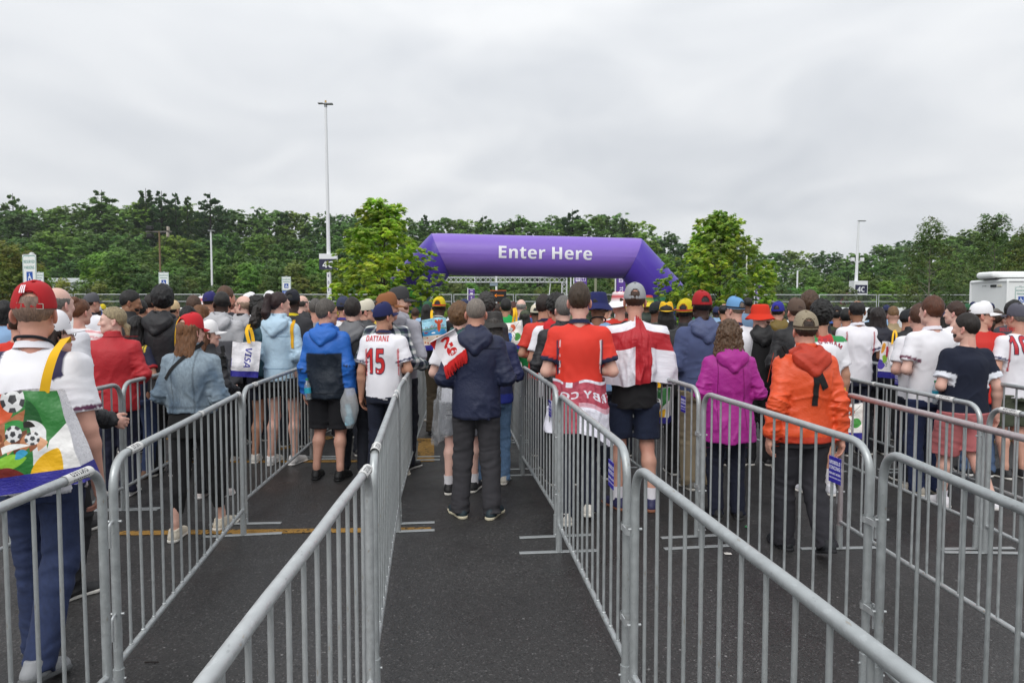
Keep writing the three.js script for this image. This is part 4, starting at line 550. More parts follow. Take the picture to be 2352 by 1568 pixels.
  at(x, y, z) { const { nx, ny, nz, c, o, f } = this; let u = (x - o[0]) / c, v = (y - o[1]) / c, w = (z - o[2]) / c; if (u < 0 || v < 0 || w < 0 || u >= nx - 1 || v >= ny - 1 || w >= nz - 1) return 1; const i = Math.floor(u), j = Math.floor(v), k = Math.floor(w); u -= i; v -= j; w -= k; const n = (k * ny + j) * nx + i, a = nx, b = nx * ny; const l = (p, q, t) => p + (q - p) * t; return l(l(l(f[n], f[n + 1], u), l(f[n + a], f[n + a + 1], u), v), l(l(f[n + b], f[n + b + 1], u), l(f[n + a + b], f[n + a + b + 1], u), v), w); }
  mesh(color = null, uvf = null) { // surface nets
    const { nx, ny, nz, c, o, f } = this, id = new Int32Array(nx * ny * nz).fill(-1), pos = [], sx = 1, sy = nx, sz = nx * ny; const off = [0, sx, sy, sx + sy, sz, sx + sz, sy + sz, sx + sy + sz], ed = [[0, 1], [2, 3], [4, 5], [6, 7], [0, 2], [1, 3], [4, 6], [5, 7], [0, 4], [1, 5], [2, 6], [3, 7]];
    for (let k = 0; k < nz - 1; k++) for (let j = 0; j < ny - 1; j++) for (let i = 0; i < nx - 1; i++) {
      const n = k * sz + j * sy + i; let m = 0; for (let q = 0; q < 8; q++) if (f[n + off[q]] < 0) m |= 1 << q; if (m === 0 || m === 255) continue;
      let x = 0, y = 0, z = 0, cnt = 0; for (const [p, q] of ed) { if (((m >> p) & 1) === ((m >> q) & 1)) continue; const a = f[n + off[p]], b = f[n + off[q]], t = a / (a - b); x += (p & 1) + t * ((q & 1) - (p & 1)); y += ((p >> 1) & 1) + t * (((q >> 1) & 1) - ((p >> 1) & 1)); z += ((p >> 2) & 1) + t * (((q >> 2) & 1) - ((p >> 2) & 1)); cnt++; }
      id[n] = pos.length / 3; pos.push(o[0] + (i + x / cnt) * c, o[1] + (j + y / cnt) * c, o[2] + (k + z / cnt) * c);
    }
    const ix = []; const quad = (a, b, d, e, fl) => { if (a < 0 || b < 0 || d < 0 || e < 0) return; if (fl) ix.push(a, d, b, a, e, d); else ix.push(a, b, d, a, d, e); };
    for (let k = 1; k < nz - 1; k++) for (let j = 1; j < ny - 1; j++) for (let i = 1; i < nx - 1; i++) {
      const n = k * sz + j * sy + i, s = f[n] < 0;
      if (s !== f[n + sx] < 0) quad(id[n - sy - sz], id[n - sz], id[n], id[n - sy], !s);
      if (s !== f[n + sy] < 0) quad(id[n - sz - sx], id[n - sx], id[n], id[n - sz], !s);
      if (s !== f[n + sz] < 0) quad(id[n - sx - sy], id[n - sy], id[n], id[n - sx], !s);
    }
    const N = pos.length / 3, nor = new Float32Array(N * 3), uv = new Float32Array(N * 2), col = color ? new Float32Array(N * 3) : null, e = c * 0.7;
    for (let i = 0; i < N; i++) { const x = pos[i * 3], y = pos[i * 3 + 1], z = pos[i * 3 + 2]; let a = this.at(x + e, y, z) - this.at(x - e, y, z), b = this.at(x, y + e, z) - this.at(x, y - e, z), d = this.at(x, y, z + e) - this.at(x, y, z - e); const l = Math.hypot(a, b, d) || 1; nor[i * 3] = a / l; nor[i * 3 + 1] = b / l; nor[i * 3 + 2] = d / l; const q = uvf ? uvf(x, y, z) : [Math.atan2(x, z + 0.0001) * 0.17, y]; uv[i * 2] = q[0]; uv[i * 2 + 1] = q[1]; if (col) { const r = color(x, y, z); col[i * 3] = r[0]; col[i * 3 + 1] = r[1]; col[i * 3 + 2] = r[2]; } }
    const g = new THREE.BufferGeometry(); g.setAttribute('position', new THREE.Float32BufferAttribute(pos, 3)); g.setAttribute('normal', new THREE.BufferAttribute(nor, 3)); g.setAttribute('uv', new THREE.BufferAttribute(uv, 2)); if (col) g.setAttribute('color', new THREE.BufferAttribute(col, 3)); g.setIndex(ix); return g;
  }
}
const add3 = (a, b) => [a[0] + b[0], a[1] + b[1], a[2] + b[2]], lerp3 = (a, b, t) => [mix(a[0], b[0], t), mix(a[1], b[1], t), mix(a[2], b[2], t)], dist3 = (a, b) => Math.hypot(a[0] - b[0], a[1] - b[1], a[2] - b[2]);

// ---- head, hands, shoes, hair and hats are shaped once and shared
const once = new Map(); const memo = (k, f) => { if (!once.has(k)) once.set(k, f()); return once.get(k); };
const whiteCol = (n) => { const c = new Float32Array(n * 3).fill(1); return new THREE.BufferAttribute(c, 3); };
function headGeo(sex, cell) { // skull centre at the origin, facing -z
  return memo('head' + sex + cell, () => {
    const F = new Field(-0.11, -0.22, -0.15, 0.11, 0.14, 0.13, cell), w = sex === 'f' ? 0.94 : 1;
    F.ball([0, 0.028, 0.012], [0.076 * w, 0.09, 0.097], 0.01); F.ball([0, -0.03, -0.038], [0.06 * w, 0.085, 0.056], 0.03);
    F.cone([-0.042 * w, -0.07, -0.012], [-0.012, -0.098, -0.066], 0.026, 0.022, 0.03); F.cone([0.042 * w, -0.07, -0.012], [0.012, -0.098, -0.066], 0.026, 0.022, 0.03);
    F.cone([0, -0.06, 0.028], [0, -0.22, 0.04], 0.047 * (sex === 'f' ? 0.88 : 1.0), 0.052 * (sex === 'f' ? 0.86 : 1.04), 0.035);
    F.cone([-0.034, 0.022, -0.078], [0.034, 0.022, -0.078], 0.013, 0.013, 0.02); for (const s of [-1, 1]) { F.ball([s * 0.031, 0.004, -0.093], [0.016, 0.012, 0.012], 0.012, true); F.ball([s * 0.031, 0.003, -0.079], [0.0135, 0.0115, 0.0115], 0.004); F.ball([s * 0.04, -0.028, -0.07], [0.02, 0.018, 0.018], 0.02); }
    F.cone([0, 0.006, -0.09], [0, -0.034, -0.111], 0.0085, 0.012, 0.012); F.ball([-0.011, -0.036, -0.098], [0.009, 0.008, 0.011], 0.008); F.ball([0.011, -0.036, -0.098], [0.009, 0.008, 0.011], 0.008);
    F.cone([-0.017, -0.063, -0.091], [0.017, -0.063, -0.091], 0.0075, 0.0075, 0.006); F.cone([-0.014, -0.073, -0.09], [0.014, -0.073, -0.09], 0.008, 0.008, 0.006);
    for (const s of [-1, 1]) { F.ball([s * 0.08 * w, -0.014, 0.016], [0.009, 0.033, 0.02], 0.006, false, 0.15, s * 0.45, 0); F.ball([s * 0.086 * w, -0.014, 0.011], [0.005, 0.018, 0.009], 0.004, true, 0.15, s * 0.45, 0); F.ball([s * 0.076 * w, -0.04, 0.006], [0.008, 0.011, 0.009], 0.005); }
    return F.mesh((x, y, z) => { const lip = Math.exp(-(((y + 0.068) / 0.011) ** 2)) * (z < -0.085 ? 1 : 0) * Math.exp(-((x / 0.022) ** 2)); const ear = sstep(0.072, 0.084, Math.abs(x)) * (y < 0.03 && y > -0.05 ? 1 : 0), ck = Math.exp(-(((Math.abs(x) - 0.04) / 0.02) ** 2) - (((y + 0.035) / 0.025) ** 2)) * (z < -0.04 ? 1 : 0), neck = sstep(-0.06, -0.12, y), n = 0.05 * ns(x * 60, y * 60, z * 60) + 0.04 * ns(x * 180, y * 180, z * 180); const r = 1 + n, red = lip * 0.42 + ear * 0.22 + ck * 0.14 + neck * 0.10; return [r, r * (1 - red), r * (1 - red * 0.85)]; });
  });
}
function handGeo(pose, cell) { // a left hand: wrist at the origin, palm facing +x inwards, fingers down -y, thumb towards -z
  return memo('hand' + pose + cell, () => {
    const F = new Field(-0.09, -0.21, -0.1, 0.09, 0.045, 0.07, cell), k = 0.008; F.cone([0, 0.03, 0], [0, -0.01, 0], 0.026, 0.025, 0.01, null, null, 0.85); F.cone([0, -0.01, 0.0], [0, -0.05, -0.016], 0.02, 0.0175, 0.014); F.cone([0, -0.01, 0.004], [0, -0.052, 0.0215], 0.02, 0.0165, 0.014); F.cone([0, -0.03, 0], [0, -0.075, 0], 0.018, 0.016, 0.016); F.cone([0, -0.055, -0.024], [0, -0.078, -0.026], 0.0135, 0.0105, 0.008); F.cone([0, -0.055, 0.024], [0, -0.074, 0.027], 0.0125, 0.0095, 0.008);
    const cs = { relaxed: [0.35, 0.5, 0.4], fist: [1.25, 1.5, 1.1], curl: [0.8, 1.0, 0.7] }[pose], ln = [[0.044, 0.026, 0.021], [0.048, 0.03, 0.022], [0.045, 0.028, 0.021], [0.035, 0.02, 0.018]];
    [-0.0285, -0.0095, 0.0095, 0.0275].forEach((z, i) => { let p = [0, -0.083 + Math.abs(z) * 0.25, z], an = 0.06 * i; for (let j = 0; j < 3; j++) { an += cs[j]; const q = [p[0] + Math.sin(an) * ln[i][j], p[1] - Math.cos(an) * ln[i][j], p[2] + z * 0.05]; F.cone(p, q, 0.0098 - j * 0.001 - (i === 3 ? 0.0015 : 0), 0.0088 - j * 0.001 - (i === 3 ? 0.0015 : 0), 0.003); p = q; } });
    const t0 = [0.006, -0.018, -0.022], t1 = [0.022, -0.05, -0.046], t2 = pose === 'fist' ? [0.04, -0.075, -0.03] : [0.026, -0.082, -0.056], t3 = pose === 'fist' ? [0.042, -0.085, -0.008] : [0.03, -0.106, -0.058]; F.cone(t0, t1, 0.0155, 0.0125, 0.012); F.cone(t1, t2, 0.0118, 0.0102, 0.004); F.cone(t2, t3, 0.01, 0.0085, 0.004);
    return F.mesh((x, y, z) => { const n = 0.06 * ns(x * 90, y * 90, z * 90), red = sstep(-0.09, -0.16, y) * 0.12 + 0.06; return [1 + n, (1 + n) * (1 - red), (1 + n) * (1 - red)]; });
  });
}
function shoeGeo(kind, cell) { // ankle at the origin, toes towards -z, ground at y = -0.085
  return memo('shoe' + kind + cell, () => {
    const F = new Field(-0.08, -0.1, -0.24, 0.08, 0.06, 0.12, cell), hi = kind === 'boot' ? 0.045 : 0.012; F.cone([0, -0.05, 0.05], [0, -0.055, -0.16], 0.036, 0.033, 0.02); F.cone([-0.012, -0.062, -0.11], [0.014, -0.062, -0.15], 0.034, 0.03, 0.02); F.cone([0, hi, 0.028], [0, -0.04, 0.02], 0.038, 0.042, 0.03, 0.0); F.cone([0, -0.01, -0.02], [0, -0.045, -0.1], 0.034, 0.03, 0.03); F.clip((x, y) => -0.066 - y); F.ball([0, hi + 0.02, 0.02], [0.03, 0.03, 0.034], 0.008, true);
    for (let i = 0; i < 4; i++) F.cone([-0.02, -0.002 - i * 0.008, -0.04 - i * 0.022], [0.02, -0.002 - i * 0.008, -0.04 - i * 0.022], 0.006, 0.006, 0.004);
    const S = new Field(-0.08, -0.1, -0.24, 0.08, 0.0, 0.12, cell); S.cone([0, -0.07, 0.052], [0, -0.07, -0.165], 0.041, 0.038, 0.02); S.cone([-0.013, -0.07, -0.11], [0.016, -0.07, -0.15], 0.038, 0.035, 0.02); S.clip((x, y, z) => Math.max(y + 0.06, -0.0845 - y - (z < -0.15 ? (-0.15 - z) * 0.22 * -1 : 0)));
    return { upper: F.mesh(), sole: S.mesh() };
  });
}
function hairGeo(style, sex, cell) { // head-local hair
  return memo('hair' + style + sex + cell, () => {
    const F = new Field(-0.17, -0.48, -0.16, 0.17, 0.22, 0.24, cell), w = sex === 'f' ? 0.94 : 1; let amp = 0.006, sx = 95, sy = 22, curl = 0; const cap = (t, top = t) => F.ball([0, 0.03 + (top - t) * 0.4, 0.014], [0.076 * w + t, 0.092 + top, 0.098 + t], 0.01);
    const line = (front, side, back) => (x, y, z) => { const t = sstep(-0.09, 0.11, z); const lo = z < 0.012 ? mix(front, side, sstep(-0.085, 0.0, z)) : mix(side, back, sstep(0.012, 0.085, z)); return lo - y; };
    if (style === 'short') { cap(0.0065, 0.021); F.clip(line(0.065, -0.0, -0.085)); } else if (style === 'crop') { cap(0.005, 0.018); F.clip(line(0.07, 0.005, -0.075)); amp = 0.004; } else if (style === 'buzz') { cap(0.0025, 0.0035); F.clip(line(0.068, 0.005, -0.07)); amp = 0.0008; sx = 160; sy = 160; }
    else if (style === 'balding') { cap(0.009, 0.005); F.clip((x, y, z) => Math.max(line(0.08, 0.0, -0.075)(x, y, z), 0.052 - Math.hypot(x, (y - 0.14) * 0.6, (z - 0.01) * 0.75))); }
    else if (style === 'fringe') { cap(0.007, 0.0); F.clip((x, y, z) => Math.max(line(0.12, 0.0, -0.08)(x, y, z), y - 0.045)); } else if (style === 'quiff') { cap(0.004, 0.03); F.ball([0.0, 0.115, -0.03], [0.066, 0.034, 0.07], 0.03); F.clip(line(0.072, 0.045, 0.01)); amp = 0.009; sx = 60; sy = 40; }
    else if (style === 'mop') { cap(0.026, 0.034); F.clip(line(0.045, -0.03, -0.1)); amp = 0.012; sx = 60; } else if (style === 'curly') { cap(0.022, 0.034); F.clip(line(0.055, -0.01, -0.085)); amp = 0.017; sx = 42; sy = 42; curl = 1; }
    else if (style === 'afro') { F.ball([0, 0.02, 0.03], [0.125, 0.125, 0.125], 0.01); F.clip(line(0.06, -0.06, -0.12)); amp = 0.024; sx = 34; sy = 34; curl = 1; } else if (style === 'under') { cap(0.0045, 0.003); F.clip((x, y, z) => Math.max(line(0.1, -0.0, -0.08)(x, y, z), y - 0.075)); amp = 0.004; }
    else if (style === 'underlong') { cap(0.012, 0.004); F.loft([[-0.3, 0.075, 0.03, 0, 0.085], [-0.18, 0.088, 0.045, 0, 0.075], [-0.06, 0.088, 0.07, 0, 0.045], [0.04, 0.084, 0.09, 0, 0.02]], 0.02); F.clip((x, y, z) => Math.max(z < -0.01 ? 0.1 : -1, y - 0.075)); amp = 0.011; sx = 70; sy = 12; }
    else if (style === 'long') { cap(0.014, 0.018); F.loft([[-0.40, 0.075, 0.028, 0, 0.1], [-0.26, 0.098, 0.045, 0, 0.088], [-0.12, 0.1, 0.07, 0, 0.055], [0.02, 0.09, 0.1, 0, 0.02]], 0.02); F.clip((x, y, z) => (z < -0.045 ? 0.07 - y : z < 0.01 && Math.abs(x) < 0.07 ? 0.02 - y : -1)); amp = 0.013; sx = 60; sy = 9; }
    else if (style === 'wavy') { cap(0.02, 0.02); F.loft([[-0.24, 0.095, 0.05, 0, 0.065], [-0.17, 0.125, 0.085, 0, 0.05], [-0.07, 0.115, 0.1, 0, 0.035], [0.04, 0.096, 0.108, 0, 0.02]], 0.03); F.clip((x, y, z) => (z < -0.05 ? 0.07 - y : z < 0.0 && Math.abs(x) < 0.072 ? 0.02 - y : -1)); amp = 0.02; sx = 42; sy = 26; curl = 1; }
    else if (style === 'bob') { cap(0.016, 0.018); F.loft([[-0.15, 0.09, 0.06, 0, 0.04], [-0.06, 0.1, 0.085, 0, 0.035], [0.04, 0.09, 0.1, 0, 0.02]], 0.02); F.clip((x, y, z) => (z < -0.045 ? 0.065 - y : z < 0.005 && Math.abs(x) < 0.07 ? 0.02 - y : -1)); amp = 0.01; sx = 70; sy = 12; }
    else if (style === 'ponytail' || style === 'lowpony' || style === 'bun' || style === 'waveytail') { cap(0.009, 0.011); F.clip(line(0.07, 0.012, -0.075)); if (style === 'ponytail') { F.ball([0, 0.085, 0.115], [0.03, 0.026, 0.03], 0.015); F.cone([0, 0.08, 0.13], [0.0, -0.08, 0.155], 0.034, 0.045, 0.02); F.cone([0, -0.08, 0.155], [0, -0.24, 0.125], 0.044, 0.014, 0.02); } else if (style === 'waveytail') { F.cone([0, 0.04, 0.12], [0.01, -0.1, 0.14], 0.04, 0.062, 0.03); F.cone([0.01, -0.1, 0.14], [-0.01, -0.28, 0.12], 0.06, 0.03, 0.03); amp = 0.015; sx = 40; sy = 26; } else if (style === 'bun') F.ball([0, 0.115, 0.075], [0.042, 0.038, 0.042], 0.008); else { F.ball([0, -0.05, 0.105], [0.028, 0.028, 0.026], 0.01); F.cone([0, -0.06, 0.118], [0.0, -0.14, 0.118], 0.03, 0.018, 0.01); } amp = Math.max(amp, 0.006); }
    else if (style === 'beard') { F.ball([0, -0.058, -0.04], [0.0615, 0.058, 0.0585], 0.01); F.clip((x, y, z) => Math.max(y + 0.05 + (Math.abs(x) > 0.045 ? -0.05 : 0), z - 0.0)); amp = 0.003; sx = 130; sy = 130; }
    else if (style === 'dreads') { cap(0.012, 0.008); F.clip(line(0.09, 0.0, -0.06)); for (let i = 0; i < 26; i++) { const an = -1.35 + 2.7 * i / 25, r = 0.1, x = Math.sin(an) * r * 0.95, z = Math.cos(an) * r + 0.01; const l = 0.24 + 0.06 * ns(i * 1.7, 3, 1); F.cone([x * 0.9, 0.0, z * 0.95], [x * 1.06, -0.1, z * 1.1], 0.012, 0.012, 0.002); F.cone([x * 1.06, -0.1, z * 1.1], [x * 1.02 + 0.01 * ns(i, 2, 2), -l, z * 1.05], 0.012, 0.009, 0.002); } amp = 0.003; }
    F.band((x, y, z) => { const an = Math.atan2(x, z); if (curl) return amp * (0.9 * ns(x * sx, y * sy, z * sx) + 0.6 * ns(x * sx * 2.2, y * sy * 2.2, z * sx * 2.2)) - amp * 0.2; const r = 1 - Math.abs(ns(an * sx * 0.1, y * sy, 2 + z * sx * 0.25)) * 2; return amp * (0.6 * r + 0.8 * ns(x * sx, y * sy, z * sx)) - amp * 0.2; }, 0.03);
    return F.mesh((x, y, z) => { const an = Math.atan2(x, z); const k = 1 + 0.35 * ns(an * 30, y * 14, z * 20) + 0.3 * ns(x * 200, y * 30, z * 200); return [k, k, k]; }, (x, y, z) => [Math.atan2(x, z + 0.001) * 0.09, (y + z * 0.3)]);
  });
}
// caps: a six-panel crown with an arched opening and strap at the back, a curved brim
function capGeo(open) {
  return memo('cap' + open, () => {
    const rx = 0.086, rz = 0.106, cz = 0.010, y0 = 0.020, hh = 0.122; const P = (u, v, e = 0) => { const an = u * 2 * Math.PI, ph = v * Math.PI / 2, s = Math.pow(Math.sin(ph), 0.72), front = Math.max(0, -Math.cos(an)); const seam = 0.0016 * Math.exp(-((Math.abs(((u * 6 + 0.5) % 1) - 0.5) / 0.03) ** 2)); const r = s * (1 + 0.012 * ns(Math.cos(an) * 3, Math.sin(an) * 3, v * 4) - (v > 0.1 ? seam * 6 : 0)) + e; return [Math.sin(an) * rx * r, y0 - 0.008 * Math.cos(an) + hh * (Math.pow(Math.cos(ph), 0.9) * (1 + 0.10 * front * s)) + e * 0.5, cz + Math.cos(an) * rz * r]; };
    const nu = 60, nv = 18, hole = (u, v) => { const a = Math.min(u, 1 - u), b = 1 - v; return open && b > 0.08 && (a / 0.075) ** 2 + ((b - 0.08) / 0.33) ** 2 < 1; };
    const g = sheet(nu, nv, (u, v) => P(u, v)); const ix = [], q = g.index.array; for (let t = 0; t < q.length; t += 6) { const cell = t / 6, i = cell % nu, j = Math.floor(cell / nu); if (!hole((i + 0.5) / nu, (j + 0.5) / nv)) for (let k = 0; k < 6; k++) ix.push(q[t + k]); } g.setIndex(ix);
    const lip = sheet(nu, 2, (u, v) => P(u, 1 - v * 0.07, 0.012)); const btn = new THREE.SphereGeometry(0.008, 10, 6).scale(1, 0.6, 1).translate(0, y0 + hh + 0.001, cz);
    const bf = (o) => sheet(24, 8, (u, v) => { const an = Math.PI + (u - 0.5) * 2.1, k = Math.cos((u - 0.5) * 2.1 * 1.36), ext = 0.085 * Math.max(0, k) * v; const bx = Math.sin(an) * rx * 1.0, bz = cz + Math.cos(an) * rz * 1.0; return [bx * (1 + v * 0.02), y0 + 0.012 - v * 0.012 - 0.055 * (bx / 0.09) ** 2 * (0.35 + 0.65 * v) * 0.5 + o + 0.008 * Math.cos(an + Math.PI) * -1 * 0, bz - ext]; });
    const arch = []; if (open) { for (let i = 0; i <= 14; i++) { const a = Math.PI * i / 14, u = Math.cos(a) * 0.078, b = 0.08 + Math.sin(a) * 0.34; const p = P((u + 1) % 1, 1 - b, 0.006); arch.push(V(...p)); } }
    return { crown: merge([g, btn]), band: open ? merge([lip, tube(arch, 0.003, 28, 5)]) : lip, brim: merge([bf(0.0025), bf(-0.0025)]), eyelets: merge([0, 1, 2, 3, 4, 5].map((i) => { const p = P((i + 0.5) / 6, 0.62, 0.002); return new THREE.SphereGeometry(0.0035, 6, 4).translate(...p); })) };
  });
}
const lathe = (pts, n = 40) => new THREE.LatheGeometry(pts.map((p) => new THREE.Vector2(p[0], p[1])), n);
const bucketGeo = () => memo('bucket', () => { const g = lathe([[0.0001, 0.132], [0.05, 0.132], [0.072, 0.128], [0.08, 0.118], [0.09, 0.08], [0.098, 0.03], [0.101, 0.024], [0.128, -0.008], [0.145, -0.03], [0.143, -0.033], [0.1, 0.018], [0.094, 0.03]], 48); const p = g.attributes.position; for (let i = 0; i < p.count; i++) { const x = p.getX(i), y = p.getY(i), z = p.getZ(i), an = Math.atan2(x, z), r = Math.hypot(x, z); p.setXYZ(i, x * 0.97, y + 0.008 * (r > 0.11 ? Math.sin(an * 3 + 0.6) : 0) + 0.003 * ns(an * 2, y * 30, 2), z * 1.1 + 0.008); } g.computeVertexNormals(); return g; });
const cowboyGeo = () => memo('cowboy', () => ({ crown: (() => { const g = lathe([[0.0001, 0.13], [0.04, 0.142], [0.066, 0.138], [0.08, 0.11], [0.09, 0.05], [0.096, 0.02]], 40); const p = g.attributes.position; for (let i = 0; i < p.count; i++) { const x = p.getX(i), y = p.getY(i), z = p.getZ(i); p.setXYZ(i, x, y - (y > 0.1 ? 0.022 * Math.exp(-((x / 0.025) ** 2)) : 0), z * 1.15 + 0.006); } g.computeVertexNormals(); return g; })(), brim: sheet(56, 6, (u, v) => { const an = u * 2 * Math.PI, r = mix(0.094, 0.185, v), x = Math.sin(an) * r, z = Math.cos(an) * r * 1.12 + 0.006; return [x * (1 - v * 0.08), 0.022 + v * v * 0.055 * Math.pow(Math.abs(Math.sin(an)), 2) - v * 0.014 * Math.abs(Math.cos(an)), z]; }) }));
// ------------------------------------------------------------------ one person, 1.75 m tall before scaling, feet at the origin, facing -z
const ARMS = { // elbow from the shoulder, wrist from the elbow; x is outwards
  hang: [[0.055, -0.285, 0.025], [0.015, -0.25, -0.05]], hangback: [[0.06, -0.28, 0.06], [0.02, -0.25, 0.0]], swing: [[0.075, -0.27, 0.08], [0.03, -0.25, -0.04]], fore: [[0.07, -0.275, -0.03], [0.0, -0.23, -0.11]],
  front: [[0.085, -0.265, 0.03], [-0.16, -0.03, -0.19]], crossed: [[0.08, -0.265, 0.02], [-0.2, 0.03, -0.15]], pocket: [[0.115, -0.26, 0.06], [-0.05, -0.22, -0.10]], phone: [[0.07, -0.26, 0.0], [-0.12, 0.14, -0.19]], bent: [[0.085, -0.265, 0.05], [-0.06, -0.06, -0.235]], hip: [[0.15, -0.24, 0.05], [-0.12, -0.2, -0.08]], rail: [[0.09, -0.27, 0.0], [0.02, -0.05, -0.25]], back: [[0.09, -0.27, 0.07], [-0.13, -0.2, 0.06]],
};
const TIERS = [{ g: 0.0115, b: 0.02, h: 0.0055, s: 0.007, hr: 0.0075 }, { g: 0.0155, b: 0.024, h: 0.008, s: 0.011, hr: 0.0105 }, { g: 0.023, b: 0.032, h: 0.012, s: 0.016, hr: 0.015 }];
const PEOPLE = [];
function skeleton(o) {
  const w = o.w ?? (o.sex === 'f' ? 0.85 : 0.96), lean = o.lean ?? 0, S = {}, sl = o.slouch ?? 0;
  S.sh = [-1, 1].map((s) => [s * 0.172 * w, 1.388 - sl * 0.02, 0.012 - lean]);
  S.el = []; S.wr = []; [-1, 1].forEach((s, i) => { const p = Array.isArray(o.arms?.[i]) ? o.arms[i] : ARMS[(o.arms ?? ['hang', 'hang'])[i]]; S.el[i] = add3(S.sh[i], [s * p[0][0], p[0][1], p[0][2]]); S.wr[i] = add3(S.el[i], [s * p[1][0], p[1][1], p[1][2]]); });
  const L = o.legs ?? [[0.1, 0.0], [0.1, 0.0]]; S.hip = [-1, 1].map((s) => [s * 0.088, 0.92, 0]); S.an = [-1, 1].map((s, i) => [s * L[i][0], 0.085 + (L[i][2] ?? 0), L[i][1] + 0.02]);
  S.kn = [0, 1].map((i) => { const m = lerp3(S.hip[i], S.an[i], 0.515); const d = dist3(S.hip[i], S.an[i]); const bend = Math.sqrt(Math.max(0, 0.425 ** 2 - (d / 2) ** 2)); return add3(m, [0, 0, -Math.max(0.012, bend * 0.9)]); });
  return S;
}
const armT = (S, i, p) => { // how far down the sleeve: 0 shoulder, 1 elbow, 2 wrist; and how far off it
  const seg = (a, b) => { const d = [b[0] - a[0], b[1] - a[1], b[2] - a[2]], q = [p[0] - a[0], p[1] - a[1], p[2] - a[2]], L = d[0] ** 2 + d[1] ** 2 + d[2] ** 2, s = (q[0] * d[0] + q[1] * d[1] + q[2] * d[2]) / L, t = clamp(s, 0, 1); return [s, Math.hypot(q[0] - t * d[0], q[1] - t * d[1], q[2] - t * d[2])]; };
  const a = seg(S.sh[i], S.el[i]), b = seg(S.el[i], S.wr[i]); return b[1] < a[1] ? [1 + Math.max(0, b[0]), b[1]] : [a[0], a[1]]; };
const TORSO = { // sections of upper garments, from hem to neck: [y, half width, half depth, x, z back]
  jacket: (h) => [[h, 0.198, 0.15, 0, 0.006], [0.98, 0.196, 0.146, 0, 0.004], [1.12, 0.187, 0.138, 0, 0.002], [1.27, 0.192, 0.142, 0, 0.014], [1.36, 0.178, 0.126, 0, 0.02], [1.425, 0.135, 0.092, 0, 0.022], [1.475, 0.085, 0.076, 0, 0.018], [1.545, 0.07, 0.072, 0, 0.008]],
  hoodie: (h) => [[h, 0.182, 0.135, 0, 0.006], [h + 0.05, 0.194, 0.145, 0, 0.006], [1.1, 0.188, 0.138, 0, 0.002], [1.27, 0.188, 0.136, 0, 0.014], [1.36, 0.174, 0.12, 0, 0.02], [1.425, 0.13, 0.088, 0, 0.022], [1.485, 0.075, 0.072, 0, 0.015]],
  tee: (h) => [[h, 0.186, 0.137, 0, 0.004], [1.0, 0.182, 0.133, 0, 0.003], [1.13, 0.176, 0.127, 0, 0.002], [1.28, 0.181, 0.128, 0, 0.014], [1.36, 0.168, 0.113, 0, 0.019], [1.42, 0.125, 0.082, 0, 0.02], [1.472, 0.074, 0.066, 0, 0.014]],
  coat: (h) => [[h, 0.235, 0.185, 0, 0.015], [0.9, 0.208, 0.165, 0, 0.012], [1.07, 0.182, 0.142, 0, 0.004], [1.25, 0.186, 0.142, 0, 0.012], [1.36, 0.174, 0.124, 0, 0.02], [1.425, 0.13, 0.09, 0, 0.022], [1.485, 0.08, 0.075, 0, 0.016]],
};
function wrinkles(S, o, k) {
  const sd = (o.seed ?? 1) * 7.13, A = 0.0095 * k * ({ tee: 0.78, jersey: 0.8 }[o.top.kind] ?? 1); return (x, y, z) => {
    let best = null; for (const i of [0, 1]) { const t = armT(S, i, [x, y, z]); if (t[1] < 0.1 && (best === null || t[1] < best[1])) best = t; }
    const R = (n, w) => Math.exp(-((n / w) ** 2)), wx = x + 0.035 * ns(x * 5, y * 5, sd), wy = y + 0.05 * ns(x * 4 + 9, y * 4, z * 4 + sd), m1 = sstep(-0.1, 0.35, ns(x * 3.5 + sd, y * 3, z * 3)), m2 = sstep(-0.1, 0.35, ns(x * 3.5, y * 3.5 + sd, z * 3 + 7));
    let tor = 0.9 * ns(wx * 6, wy * 4, z * 6 + sd) + 0.95 * R(ns(wx * 8, wy * 3.2, z * 6 + sd), 0.13) * m1 * sstep(1.42, 1.22, y) + 1.1 * R(ns(wx * 4.5 + sd, wy * 8.5 + Math.abs(x) * 5, z * 4), 0.12) * m2 * (0.35 + 0.65 * sstep(1.3, 1.02, y)) + 0.25 * ns(x * 22, y * 18, z * 22 + sd);
    if (best) { const el = Math.exp(-(((best[0] - 1.05) / 0.4) ** 2)), cf = sstep(1.3, 1.9, best[0]); const q = best[0] * 0.29; const ar = 0.6 * ns(x * 8, y * 8, z * 8 + sd) + (el * 1.1 + cf * 0.9 + 0.35) * (1.1 * R(ns(q * 15 + sd, x * 6 + y * 3, z * 6), 0.14) + 0.5 * R(ns(q * 26, x * 9, z * 9 + sd), 0.12)); tor = mix(tor, ar, sstep(0.11, 0.075, best[1])); }
    return -A * tor + A * 0.2;
  };
}
